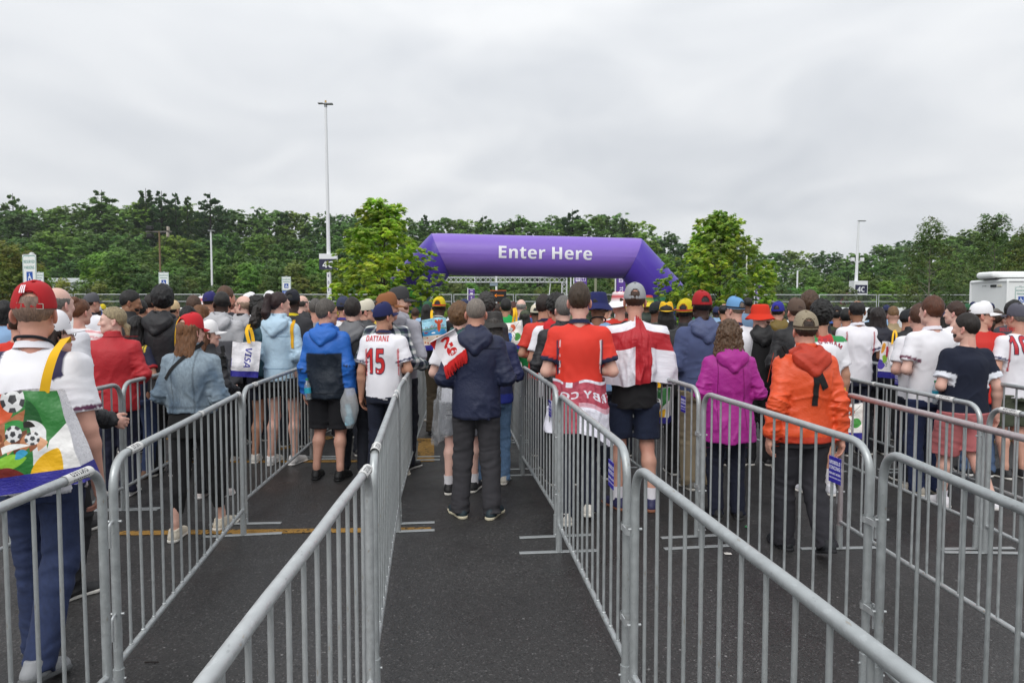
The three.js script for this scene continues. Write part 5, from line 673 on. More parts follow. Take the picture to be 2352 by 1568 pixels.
function makeTop(o, S, cell) {
  const t = o.top, w = o.w ?? (o.sex === 'f' ? 0.85 : 0.96), g = o.g ?? 1, cut = t.cut ?? (t.kind === 'jersey' ? 'tee' : t.kind), hem = t.hem ?? { jacket: 0.80, hoodie: 0.86, tee: 0.83, coat: 0.70 }[cut], long = t.sleeve ? t.sleeve === 'long' : cut !== 'tee', lean = o.lean ?? 0;
  const M = 0.06, xs = [...S.el, ...S.wr, ...S.sh].map((p) => p[0]), zs = [...S.el, ...S.wr].map((p) => p[2]); const F = new Field(Math.min(...xs) - 0.13 - M, hem - M, Math.min(-0.26, ...zs) - 0.12, Math.max(...xs) + 0.13 + M, 1.64, Math.max(0.3, ...zs) + 0.13, cell);
  const rows = TORSO[cut](hem).map((r) => { const belly = Math.exp(-(((r[0] - 1.05) / 0.16) ** 2)) * (g - 1); return [r[0], r[1] * (r[0] > 1.46 ? 1 : w) * (1 + (g - 1) * (r[0] < 1.4 ? 0.8 : 0)), r[2] * (1 + (g - 1) * (r[0] < 1.4 ? 1 : 0)), 0, r[4] - belly * 0.05 - lean * sstep(0.95, 1.45, r[0])]; }); if (t.collar === 0) rows.pop();
  F.loft(rows, 0.03); const bulk = t.bulk ?? { jacket: 0.016, hoodie: 0.013, tee: 0.012, coat: 0.014 }[cut], ag = (0.75 + 0.25 * g) * (o.sex === 'f' ? 0.88 : 1);
  for (const i of [0, 1]) { const tr = lerp3(S.sh[i], [0, 1.44, 0.015 - lean], 0.45); F.cone(tr, S.sh[i], 0.042 + bulk * 0.5, 0.05 * ag + bulk * 0.7, 0.06); if (long) { const e = t.push ? lerp3(S.el[i], S.wr[i], t.push) : S.wr[i]; F.cone(S.sh[i], S.el[i], 0.05 * ag + bulk * 0.8, 0.045 * ag + bulk, 0.045); F.cone(S.el[i], e, 0.046 * ag + bulk, 0.034 * ag + bulk * 0.9, 0.03, null, 0.005); } else { const e = lerp3(S.sh[i], S.el[i], t.slen ?? 0.72); F.cone(S.sh[i], e, 0.05 * ag + bulk * 0.8, 0.056 * ag + bulk * 1.1, 0.045, null, 0.0); } }
  F.clip((x, y) => hem + 0.012 * ns(x * 5, 3, o.seed ?? 1) - y); F.band(wrinkles(S, o, t.wr ?? 1), 0.035);
  if (cut === 'tee' || cut === 'hoodie') F.ball([0, 1.56, -0.01 - lean], [0.066, 0.085, 0.066], 0.012, true);
  const cf = t.paint ? (x, y, z) => t.paint(x, y, z, [0, 1].map((i) => armT(S, i, [x, y, z]))) : null;
  return { F, geo: F.mesh(cf) };
}
function makeHood(o, cell, up) { // a hood folded down on the back of the neck
  const lean = o.lean ?? 0; const F = new Field(-0.24, 1.2, -0.2, 0.24, 1.66, 0.34, cell), z0 = -lean; F.cone([-0.075, 1.47, 0.0 + z0], [-0.04, 1.50, 0.075 + z0], 0.038, 0.042, 0.02); F.cone([-0.04, 1.50, 0.075 + z0], [0.04, 1.50, 0.075 + z0], 0.042, 0.042, 0.02); F.cone([0.04, 1.50, 0.075 + z0], [0.075, 1.47, 0.0 + z0], 0.042, 0.038, 0.02); F.cone([-0.08, 1.465, 0.0 + z0], [-0.06, 1.42, -0.085 + z0], 0.036, 0.024, 0.02); F.cone([0.08, 1.465, 0.0 + z0], [0.06, 1.42, -0.085 + z0], 0.036, 0.024, 0.02);
  F.ball([0, 1.43, 0.125 + z0], [0.125, 0.085, 0.05], 0.03, false, -0.35); F.cone([-0.1, 1.45, 0.1 + z0], [0, 1.345, 0.155 + z0], 0.035, 0.03, 0.03); F.cone([0.1, 1.45, 0.1 + z0], [0, 1.345, 0.155 + z0], 0.035, 0.03, 0.03); F.ball([0, 1.515, 0.055 + z0], [0.058, 0.05, 0.062], 0.015, true); F.ball([0, 1.60, -0.0 + z0], [0.07, 0.11, 0.075], 0.01, true);
  F.band((x, y, z) => -0.007 * (1 - 2.6 * Math.abs(ns(x * 7 + (o.seed ?? 1), y * 14 - Math.abs(x) * 9, z * 8))) - 0.003 * ns(x * 26, y * 26, z * 26), 0.03); return F.mesh();
}
function makeBottom(o, S, cell) {
  const b = o.bottom, short = b.kind === 'shorts' || b.kind === 'shortshorts', tight = b.kind === 'leggings', g = o.g ?? 1, w = o.sex === 'f' ? 0.98 : 1; const zs = S.an.map((p) => p[2]), F = new Field(-0.34, short ? 0.35 : -0.01, Math.min(...zs, -0.1) - 0.2, 0.34, 1.1, Math.max(...zs, 0.1) + 0.2, cell), k = tight ? 0.006 : b.kind === 'jeans' ? 0.012 : 0.02;
  F.loft([[0.8, 0.155 * w * g, 0.112 * g, 0, 0.012], [0.9, 0.176 * w * g, 0.128 * g, 0, 0.012], [0.98, 0.17 * w * g, 0.122 * g, 0, 0.008], [1.06, 0.158 * g, 0.115 * g]], 0.03);
  for (const i of [0, 1]) { const h = S.hip[i], kn = S.kn[i], a = S.an[i]; if (short) { const e = lerp3(h, kn, b.kind === 'shortshorts' ? 0.5 : b.len ?? 0.86); F.cone(add3(h, [i ? 0.012 : -0.012, 0, 0]), e, 0.082 * g + k * 0.6, 0.075 * g + k * 1.2, 0.012, null, 0); } else { F.cone(h, kn, 0.082 * g + k, 0.054 * g + k, 0.025); const e = b.crop ? lerp3(kn, a, b.crop) : [a[0], a[1] - 0.045, a[2] + 0.005]; if (tight) { const m = lerp3(kn, a, 0.3); F.cone(kn, [m[0], m[1], m[2] + 0.012], 0.054 + k, 0.056 + k, 0.02); F.cone([m[0], m[1], m[2] + 0.012], e, 0.056 + k, 0.037 + k, 0.02, null, 0); } else { F.cone(kn, e, 0.057 * g + k, (b.wide ? 0.062 : 0.046) + k * 1.1, 0.02, null, 0); } } }
  const sd = (o.seed ?? 1) * 3.7, A = tight ? 0.002 : 0.0085; F.band((x, y, z) => { const kn = Math.exp(-(((y - 0.47) / 0.12) ** 2)), an = sstep(0.3, 0.08, y), cr = Math.exp(-(((y - 0.84) / 0.1) ** 2)); const yy = y + 0.05 * ns(x * 7, y * 3, sd); return -A * ((0.25 + kn * 0.9 + an * 0.9 + cr * 0.7) * (1 - 2.5 * Math.abs(ns(x * 5, yy * 17, z * 5 + sd))) + 0.4 * (1 - 2 * Math.abs(ns(x * 14, y * 4, z * 12 + sd)))); }, 0.03);
  if (short) F.clip((x, y) => 0.36 - y); const hm = o.top.hem ?? { jacket: 0.80, hoodie: 0.86, tee: 0.83, coat: 0.70 }[o.top.cut ?? (o.top.kind === 'jersey' ? 'tee' : o.top.kind)]; F.clip((x, y) => y - hm - 0.035); const cf = b.paint ? b.paint : null; return { F, geo: F.mesh(cf) };
}
function makeBody(o, S, T) {
  const f = o.sex === 'f', w = o.w ?? (f ? 0.85 : 0.96), lean = o.lean ?? 0, xs = [...S.wr, ...S.el].map((p) => p[0]), zs = [...S.wr, ...S.el, ...S.an, ...S.kn].map((p) => p[2]), c = T.b * 0.62; const bare = o.bottom.kind === 'shorts' || o.bottom.kind === 'shortshorts' || o.bottom.crop, y0 = 0.0; const F = new Field(Math.min(...xs, -0.2) - 0.1, y0, Math.min(...zs, -0.15) - 0.12, Math.max(...xs, 0.2) + 0.1, 1.62, Math.max(...zs, 0.15) + 0.14, c), g = 0.8 + 0.2 * (o.g ?? 1);
  F.loft([[0.82, 0.145, 0.095], [0.92, 0.158, 0.105, 0, 0.008], [1.06, 0.135 * (o.g ?? 1), 0.098 * (o.g ?? 1)], [1.26, 0.15 * w, 0.105, 0, 0.008 - lean * 0.7], [1.35, 0.14 * w, 0.09, 0, 0.012 - lean], [1.415, 0.09, 0.062, 0, 0.015 - lean], [1.47, 0.054, 0.054, 0, 0.012 - lean]], 0.03);
  F.cone([0, 1.42, 0.016 - lean], [0, 1.57, 0.014 - lean], f ? 0.045 : 0.053, f ? 0.041 : 0.048, 0.03);
  for (const i of [0, 1]) { F.cone(lerp3(S.sh[i], [0, 1.42, 0.01 - lean], 0.4), S.sh[i], 0.036, 0.042 * g, 0.05); F.cone(S.sh[i], S.el[i], 0.046 * g * (f ? 0.86 : 1), 0.039 * g * (f ? 0.88 : 1), 0.03); const m = lerp3(S.el[i], S.wr[i], 0.28); F.cone(S.el[i], m, 0.038 * g * (f ? 0.86 : 1), 0.041 * g * (f ? 0.84 : 1), 0.02); F.cone(m, S.wr[i], 0.041 * g * (f ? 0.84 : 1), 0.027 * (f ? 0.88 : 1), 0.02);
    const q = o.bottom.kind === 'leggings' ? 0.9 : bare ? 1 : 0.72; F.cone(S.hip[i], S.kn[i], 0.08 * g * q, 0.054 * g * q, 0.04); const cf = lerp3(S.kn[i], S.an[i], 0.3); F.cone(S.kn[i], add3(cf, [0, 0, 0.016]), 0.052 * g * q, 0.055 * g * q, 0.03); F.cone(add3(cf, [0, 0, 0.016]), add3(S.an[i], [0, 0.04, 0]), 0.055 * g * q, 0.034 * q, 0.03); F.cone(add3(S.an[i], [0, 0.05, 0]), add3(S.an[i], [0, -0.03, 0]), 0.033 * q, 0.036 * q, 0.02); }
  const parts = [F.mesh((x, y, z) => { const n = 0.06 * ns(x * 30, y * 30, z * 30); const kn = 0.08 * Math.exp(-(((y - 0.47) / 0.05) ** 2)); return [1 + n, (1 + n) * (1 - kn), (1 + n) * (1 - kn)]; })];
  const hm = M4().makeTranslation(0, 1.632, -0.004 - lean - (o.nod ?? 0) * 0.0012).multiply(M4().makeRotationY(-(o.look ?? 0) * Math.PI / 180)).multiply(M4().makeRotationX(-(o.nod ?? 0) * Math.PI / 180)).multiply(M4().makeRotationZ(-(o.tilt ?? 0) * Math.PI / 180));
  const add = (g, m) => { const q = g.clone(); q.applyMatrix4(m); parts.push(q); }; add(headGeo(o.sex, T.h), hm);
  [0, 1].forEach((i) => { if (o.nohands) return; const s = i ? 1 : -1, d = V(...S.wr[i]).sub(V(...S.el[i])).normalize(), y = d.clone().negate(), fw = V(0, 0, 1), inw = V(-s, 0, 0.0); let x = inw.addScaledVector(y, -inw.dot(y)).normalize(); const z = x.clone().cross(y); const mirror = z.z < 0; if (mirror) { z.negate(); } const g = handGeo(o.hands?.[i] ?? 'relaxed', Math.max(T.h, 0.006)).clone(); const m = M4().makeBasis(x, y, z).setPosition(...S.wr[i]); g.applyMatrix4(m); if (mirror) { const q = g.index.array; for (let k = 0; k < q.length; k += 3) { const t = q[k]; q[k] = q[k + 1]; q[k + 1] = t; } } parts.push(g); });
  for (const p of parts) if (!p.attributes.color) p.setAttribute('color', whiteCol(p.attributes.position.count)); const g2 = mergeGeometries(parts); return { geo: g2, hm, F };
}
const geoCache = new Map(); const shape = (key, f) => { if (key === null) return f(); if (!geoCache.has(key)) geoCache.set(key, f()); return geoCache.get(key); };
const stdMat = new Map();
function vmat(m) { if (!stdMat.has(m)) { const c = m.clone(); c.vertexColors = true; c.name = m.name; stdMat.set(m, c); } return stdMat.get(m); }
function person(o) {
  // o.x, o.y: top of the head in the picture; o.s: picture units per metre there
  const Z = FL / o.s, p = atDepth(o.x, o.y, Z), va = Math.atan((o.x - CX) / FL) * 180 / Math.PI * 0.85; o.look = Math.round(o.share ? (o.look ?? 0) + Math.round(va / 20) * 20 : (o.look ?? 0) * (Math.abs(o.look ?? 0) >= 20 ? 1.45 : 1) + va); const tier = o.tier ?? (o.s > 250 ? 0 : o.s > 165 ? 1 : 2), T = TIERS[tier]; o.sex ??= 'm'; o.seed ??= Math.round(o.x + o.y * 3); o.bottom ??= { kind: 'jeans', color: '#20232f' }; o.top ??= { kind: 'tee', color: '#777' };
  const hatH = o.hat ? (o.hat.kind === 'cowboy' ? 0.05 : 0.026) : o.hair && ['bun'].includes(o.hair.style) ? 0.0 : 0.012; const k = (p.y) / (1.75 + hatH); const bodyTilt = o.turn ?? 0;
  const t = thing('person', o.label, 'person', [p.x, 0, -Z], -bodyTilt * Math.PI / 180, 'people standing in the queue'); t.scale.setScalar(k);
  const share = tier === 2 || o.share; const S = skeleton(o), poseKey = share ? JSON.stringify([o.sex, o.w, o.g, o.arms, o.legs, o.lean, tier]) : null, sub = (a) => (poseKey === null ? null : poseKey + JSON.stringify(a));
  const skin = o.skin ?? '#c69078'; const bd = shape(sub(['body', o.look, o.nod, o.tilt, o.bottom.kind, o.hands]), () => makeBody(o, S, T)); part('body', bd.geo, vmat(mat('skin', skin)), t);
  const fab = (q, d) => mat(q.mat ?? d, q.color, q.mo ?? {});
  const bt = shape(sub(['bottom', o.bottom.kind, o.bottom.len, o.bottom.crop]), () => makeBottom(o, S, T.g)); const bm = fab(o.bottom, o.bottom.kind === 'jeans' ? 'denim' : o.bottom.denim ? 'denim' : 'cloth'); part(o.bottom.kind === 'jeans' || o.bottom.kind === 'trousers' ? 'trousers' : o.bottom.kind === 'leggings' ? 'leggings' : 'shorts', bt.geo, o.bottom.paint ? vmat(bm) : bm, t);
  const tk = o.top.kind, tp = shape(sub(['top', tk, o.top.cut, o.top.hem, o.top.sleeve, o.top.push, o.top.pk ?? (o.top.paint ? o.seed : 0)]), () => makeTop(o, S, T.g)); if (tier > 0 && !bd.culled) { bd.culled = 1; const P = bd.geo.attributes.position, q = bd.geo.index.array, keep = [], ins = new Uint8Array(P.count); for (let i = 0; i < P.count; i++) { const x = P.getX(i), y = P.getY(i), z = P.getZ(i); ins[i] = tp.F.at(x, y, z) < -0.012 || bt.F.at(x, y, z) < -0.012 ? 1 : 0; } for (let i = 0; i < q.length; i += 3) if (!(ins[q[i]] && ins[q[i + 1]] && ins[q[i + 2]])) keep.push(q[i], q[i + 1], q[i + 2]); bd.geo.setIndex(keep); } const tm = fab(o.top, { jacket: 'shell', coat: 'shell', hoodie: 'cloth', tee: 'cloth', jersey: 'jersey' }[tk]); const topMesh = part({ jacket: 'jacket', coat: 'coat', hoodie: 'hoodie', tee: 'shirt', jersey: 'shirt' }[tk], tp.geo, o.top.paint ? vmat(tm) : tm, t);
  if (o.top.hood) part('hood', shape(share ? 'hood' + tier + (o.lean ?? 0) : null, () => makeHood(o, T.g)), o.top.hood === true ? mat(o.top.mat ?? 'shell', o.top.color) : mat(o.top.hmat ?? 'shell', o.top.hood), topMesh);
  for (const i of [0, 1]) { const sg = shoeGeo(o.shoes?.kind ?? 'low', T.s), u = part('shoe', sg.upper, mat('leather', o.shoes?.upper ?? '#2a2a2c'), t); u.position.set(...S.an[i]); u.rotation.y = (i ? -1 : 1) * (o.feet?.[i] ?? 0.16); if ((o.legs?.[i]?.[2] ?? 0) > 0.02) u.rotation.x = -Math.min(0.9, o.legs[i][2] * 5); part('sole', sg.sole, mat('rubber', o.shoes?.sole ?? '#d9d6cf'), u);
    if (o.socks) part('sock', shape('sock' + o.socks[1], () => rodGeoSock(o.socks[1])), mat('cloth', o.socks[0]), t).position.set(...S.an[i]); }
  const H = new THREE.Group(); // only a matrix; its children are baked onto the person
  const headPart = (name, g, m, parent = t) => { const q = part(name, g, m, parent); if (parent === t) { q.matrixAutoUpdate = false; q.matrix.copy(bd.hm); q.matrix.decompose(q.position, q.quaternion, q.scale); q.matrixAutoUpdate = true; } return q; };
  if (o.hair) { headPart('hair', hairGeo(o.hair.style, o.sex, T.hr), vmat(mat('hair', o.hair.color))); }
  if (o.beard) headPart('beard', hairGeo('beard', 'm', T.hr), vmat(mat('hair', o.beard)));
  if (o.hat) hatOn(o, headPart);
  if (o.glasses) { const gm = mat('plastic', '#1a1a1c'); headPart('glasses', memo('glasses', () => merge([-1, 1].flatMap((s) => [new THREE.TorusGeometry(0.021, 0.0022, 6, 20).scale(1.1, 0.85, 1).translate(s * 0.032, 0.004, -0.107), rod(V(s * 0.055, 0.008, -0.104), V(s * 0.08, 0.004, 0.01), 0.002, 0.002, 5)]).concat([rod(V(-0.01, 0.006, -0.107), V(0.01, 0.006, -0.107), 0.002, 0.002, 5)]))), gm); }
  if (o.face) { for (const s of [-1, 1]) { headPart('eye', memo('eye' + s, () => new THREE.SphereGeometry(0.0072, 10, 8).scale(1.25, 0.75, 1).translate(s * 0.031, 0.004, -0.0865)), mat('plastic', '#2b211c')); headPart('eyebrow', memo('brow' + s, () => tube([V(s * 0.017, 0.024, -0.092), V(s * 0.031, 0.028, -0.089), V(s * 0.046, 0.022, -0.08)], 0.0032, 10, 5)), mat('hair', o.hair?.color ?? '#3a2a20')); } }
  if (o.lanyard) part('lanyard', tube([V(-0.062, 1.47, -0.05), V(-0.07, 1.505, 0.02), V(-0.04, 1.527, 0.072), V(0.04, 1.527, 0.072), V(0.07, 1.505, 0.02), V(0.062, 1.47, -0.05)], 0.007, 30, 6), mat('cloth', o.lanyard), t);
  if (o.collar) part('collar', collarGeo(o), mat('cloth', o.collar), topMesh);
  t.updateMatrixWorld(); const R = { loc: (x, y, dz = 0) => { const zz = Z - dz, q = atDepth(x, y, zz); const l = t.worldToLocal(q.clone()); return [l.x, l.y, l.z]; }, t, k, S, top: tp.F, bottom: bt.F, body: bd, o, Z, topMesh }; PEOPLE.push(R); return R;
}
const rodGeoSock = (h) => { const g = lathe([[0.038, -0.03], [0.043, 0.0], [0.042, h * 0.5], [0.047, h * 0.9], [0.046, h]], 16); return g; };
const collarGeo = () => memo('collar', () => { const g = sheet(36, 4, (u, v) => { const an = u * 2 * Math.PI, r = 0.066 + v * 0.012; return [Math.sin(an) * r * 1.05, 1.50 + 0.012 * Math.cos(an) - v * 0.03, 0.012 + Math.cos(an) * r]; }); return g; });
function hatOn(o, hp) {
  const h = o.hat, m = mat(h.mat ?? 'cloth', h.color), tw = (q) => { if (h.turn) q.rotateY(-h.turn * Math.PI / 180); if (h.pitch) q.rotateX(-h.pitch * Math.PI / 180); return q; };
  if (h.kind === 'cap') { const c = capGeo(h.open ?? 1), root = tw(hp('cap', c.crown, m)); part('brim', c.brim, mat('cloth', h.brim ?? h.color), root); part('cap_band', c.band, mat('cloth', h.band ?? h.color), root); if (h.eyelets) part('eyelets', c.eyelets, mat('cloth', h.eyelets), root);
    if (h.stripes) for (let i = 0; i < 3; i++) part('stripe', memo('capstripe' + i, () => sheet(2, 8, (u, v) => { const a = -0.44 + i * 0.1 + u * 0.062, y = 0.082 + v * 0.036, r = 1.0; const ph = Math.acos(clamp(Math.pow((y - 0.02) / 0.13, 1.1), 0, 1)), s = Math.pow(Math.sin(ph), 0.72) * 1.03; return [Math.sin(a) * 0.092 * s, y, 0.008 + Math.cos(a) * 0.112 * s]; })), mat('cloth', '#f1e9ef'), root);
    if (h.buckle) part('buckle', memo('buckle', () => { const s = 0.016; return merge([[-s, -s * 0.7, s, -s * 0.7], [s, -s * 0.7, s, s * 0.7], [s, s * 0.7, -s, s * 0.7], [-s, s * 0.7, -s, -s * 0.7]].map((e) => rod(V(e[0] + 0.035, e[1] + 0.022, 0.117 - Math.abs(e[0] + 0.035) * 0.3), V(e[2] + 0.035, e[3] + 0.022, 0.117 - Math.abs(e[2] + 0.035) * 0.3), 0.002, 0.002, 5))); }), mat('steel', '#c8c4b8'), root);
  } else if (h.kind === 'bucket') { if (h.paint) { const g = bucketGeo().clone(); paint(g, h.paint); tw(hp('bucket_hat', g, vmat(mat('cloth', '#ffffff')))); } else tw(hp('bucket_hat', bucketGeo(), m)); } else if (h.kind === 'cowboy') { const c = cowboyGeo(), root = tw(hp('cowboy_hat', c.crown, m)); part('brim', h.paint ? paint(c.brim.clone(), h.paint) : c.brim, h.paint ? vmat(mat('cloth', '#ffffff')) : mat('cloth', h.brim ?? h.color), root); part('hat_band', lathe([[0.098, 0.026], [0.1, 0.04]], 40).scale(1, 1, 1.15).translate(0, 0, 0.006), mat('cloth', '#1d1d1d'), root); }
}
// cloth laid over a figure from behind: points of a rectangle (in the person's own axes) are pushed forward until they meet the garment
function onBack(R, name, x0, x1, y0, y1, nu, nv, material, { off = 0.003, from = 'top', skew = 0, parent = R.topMesh, bend = null } = {}) {
  const F = R[from]; const hit = (x, y) => { let z = 0.42; while (z > -0.2) { const d = F.at(x, y, z); if (d < 0.0015) return z; z -= Math.max(0.0015, Math.min(d * 0.8, 0.02)); } return null; };
  const P = []; for (let j = 0; j <= nv; j++) { const row = []; for (let i = 0; i <= nu; i++) { const u = i / nu, v = j / nv; let x = mix(x0, x1, u), y = mix(y1, y0, v) + skew * (u - 0.5); if (bend) [x, y] = bend(u, v, x, y); row.push([x, y, hit(x, y)]); } P.push(row); }
  for (const row of P) { let last = null; for (const q of row) { if (q[2] === null) q[2] = last ?? 0.02; last = q[2]; } }
  const g = sheet(nu, nv, (u, v) => { const q = P[Math.round(v * nv)][Math.round(u * nu)]; return [q[0], q[1], q[2] + off]; }, (u, v) => [u, 1 - v]); return part(name, g, material, parent);
}
const printMat = (w, h, draw, o = {}) => new THREE.MeshStandardMaterial({ map: canvasTex(w, h, (g, W, H) => { g.clearRect(0, 0, W, H); draw(g, W, H); }), alphaTest: 0.5, roughness: 0.6, side: THREE.DoubleSide, ...o });
// cloth wrapped round a figure: for each height and angle the outermost hit, then let hang
function wrap(R, fields, a0, a1, y0, y1, nu, nv, { off = 0.012, fold = 0.012, hang = 0.02, cz = 0.01, flare = 0, seed = 1, yOf = null, smooth = 3 } = {}) {
  const hit = (an, y) => { const dx = Math.sin(an), dz = Math.cos(an); for (let r = 0.5; r > 0.02; r -= 0.006) for (const F of fields) if (F.at(dx * r, y, cz + dz * r) < 0.004) return r; return 0.05; };
  const Y = (u, v) => yOf ? yOf(u, v) : mix(y1, y0, v); const Rr = []; for (let j = 0; j <= nv; j++) { const row = []; for (let i = 0; i <= nu; i++) row.push(hit(mix(a0, a1, i / nu), Y(i / nu, j / nv))); Rr.push(row); }
  for (let j = 1; j <= nv; j++) for (let i = 0; i <= nu; i++) Rr[j][i] = Math.max(Rr[j][i], Rr[j - 1][i] - hang * (y1 - y0) / nv); for (let n = 0; n < smooth; n++) for (let j = 0; j <= nv; j++) { const o = Rr[j].slice(); for (let i = 1; i < nu; i++) Rr[j][i] = Math.max(o[i], (o[i - 1] + o[i] * 2 + o[i + 1]) / 4); }
  return (u, v) => { const fi = u * nu, fj = v * nv, i = Math.min(nu, Math.round(fi)), j = Math.min(nv, Math.round(fj)); const an = mix(a0, a1, u), y = Y(u, v); const f = fold * (0.3 + v) * (1 - 2.2 * Math.abs(ns(an * 2.6 + seed, v * 1.6, seed))) + fold * 0.4 * ns(an * 9, v * 7, seed); const r = Rr[j][i] + off + f + flare * v * v; return [Math.sin(an) * r, y, cz + Math.cos(an) * r]; };
}
// ------------------------------------------------------------------ paint functions for garments (linear colours in the person's own axes)
const sleeveAt = (a, t0, t1) => a.some((q) => q[1] < 0.1 && q[0] > t0 && q[0] < t1);
const onSleeve = (a, x) => a.some((q) => q[1] < 0.078 && q[0] > 0.2) && Math.abs(x) > 0.178;
const trims = (base, bands, more) => { const b = lin(base), bs = bands.map((q) => [q[0], q[1], lin(q[2])]); return (x, y, z, a) => { const m = more && more(x, y, z, a); if (m) return m; for (const q of bs) if (sleeveAt(a, q[0], q[1]) && Math.abs(x) > 0.1) return q[2]; return b; }; };
const cutSeam = (cols) => { const c = lin(cols); return (x, y, z) => (z > -0.02 && Math.abs(Math.abs(x) - (0.150 + (y - 1.30) * 0.10)) < 0.011 + 0.012 * sstep(1.4, 1.15, y) * 0 && y > 1.08 && y < 1.38 ? c : null); };
const yoke = (up, low, y0, vee = 0) => { const u = lin(up), l = lin(low); return (x, y, z, a) => (y > y0 + vee * Math.abs(x) || onSleeve(a, x) ? u : l); };
const PAINT = {
  white3: trims('#ecebf1', [[0.61, 0.68, '#4a3350']]), dattani: trims('#edecf2', [[0.62, 0.69, '#2c2f52']], (x, y, z, a) => (y > 1.06 && y < 1.33 && z > -0.06 && Math.abs(Math.abs(x) - 0.158) < 0.007 ? lin('#c22c34') : null)),
  ginger: trims('#ecebf0', [[0.60, 0.69, '#6a3a4e']]), redshirt: trims('#dd3524', [[0.61, 0.75, '#1d2140']], (x, y, z, a) => (y > 1.10 && y < 1.36 && z > -0.06 && Math.abs(Math.abs(x) - 0.160) < 0.006 ? lin('#1d2140') : y > 1.12 && y < 1.36 && z > -0.06 && Math.abs(Math.abs(x) - 0.147) < 0.003 ? lin('#efe3e6') : null)),
  navytee: trims('#131a2e', [[0.56, 0.95, '#dfe2ea']]), blueyoke: yoke('#2266bf', '#14202e', 1.245), greyyoke: yoke('#b7b7bb', '#65656b', 1.25), pinkstripe: (x, y, z) => ((y + 0.12 * Math.abs(x)) % 0.05 < 0.02 ? lin('#d99a9e') : lin('#ece6e6')), colombia: trims('#161c38', [[0.62, 0.75, '#b8262e']], (x, y, z) => (y > 1.38 && Math.abs(x) > 0.07 && Math.abs(x) < 0.16 && (Math.abs(x) * 60) % 2 < 1 ? lin('#e0c52e') : null)), orange: (() => { const a = lin('#de5226'), b = lin('#c03a20'); return (x, y, z, q) => { const s = q.some((e) => e[1] < 0.095 && e[0] > 0.78 && e[0] < 1.75); return s && z < 0.06 + 0.04 * Math.sin(y * 30) || y < 0.88 ? b : a; }; })(),
  purplehem: (x, y) => (y < 0.93 ? lin('#20308e') : lin('#232a52')), sleeveline: trims('#eceaf0', [[0.61, 0.68, '#30335a']], (x, y, z) => (y > 1.1 && y < 1.4 && z > -0.05 && Math.abs(Math.abs(x) - 0.156) < 0.007 ? lin('#a8323c') : null)), flagman: () => lin('#1b1b1d'),
  adidas: trims('#1f9a4e', [], (x, y, z, a) => (a.some((q) => q[1] < 0.09 && q[0] > 0.1) && Math.abs(x) > 0.12 && z > -0.01 && z < 0.05 && (z * 60) % 1 < 0.5 ? lin('#dfe8e0') : null)), raglan: (x, y, z, a) => (y > 1.405 ? lin(Math.abs(x) > 0.075 ? '#2a8a4a' : '#c63030') : lin('#ecebf0')),
  crossbucket: (x, y, z) => (Math.abs(x) < 0.012 && y < 0.125 || Math.abs(y - 0.08) < 0.012 && Math.hypot(x, z) < 0.11 ? lin('#c03038') : lin('#ecebee')), redstripebucket: (x, y, z) => (y > 0.055 && y < 0.095 || y > 0.128 ? lin('#c4303a') : lin('#eeecee')),
};
const DK = { jeansD: { kind: 'jeans', color: '#1c2233' }, jeansB: { kind: 'jeans', color: '#2d3c60' }, black: { kind: 'trousers', color: '#1c1c1f' }, khaki: { kind: 'trousers', color: '#8a7c68' }, navy: { kind: 'trousers', color: '#1c2036' } };
const SK = { a: '#d6a897', b: '#cb9a86', c: '#b98a72', d: '#93694f', e: '#684636', f: '#3f2b23', g: '#dcb3a4' };
const H = { blk: '#14110f', dk: '#241913', br: '#4a2f1f', md: '#6a4a30', bl: '#b89a6a', gy: '#8b867f', gd: '#55504c', wt: '#b9b6b0', au: '#6b3a22' };
const walk = [[0.1, 0.17, 0.05], [0.09, -0.16]], stand = [[0.11, 0.02], [0.1, -0.02]], wide = [[0.15, 0.0], [0.14, 0.03]];
const C = {}; // people that carry things are kept by name
const add = (n, o) => { const R = person(o); if (n) C[n] = R; return R; };
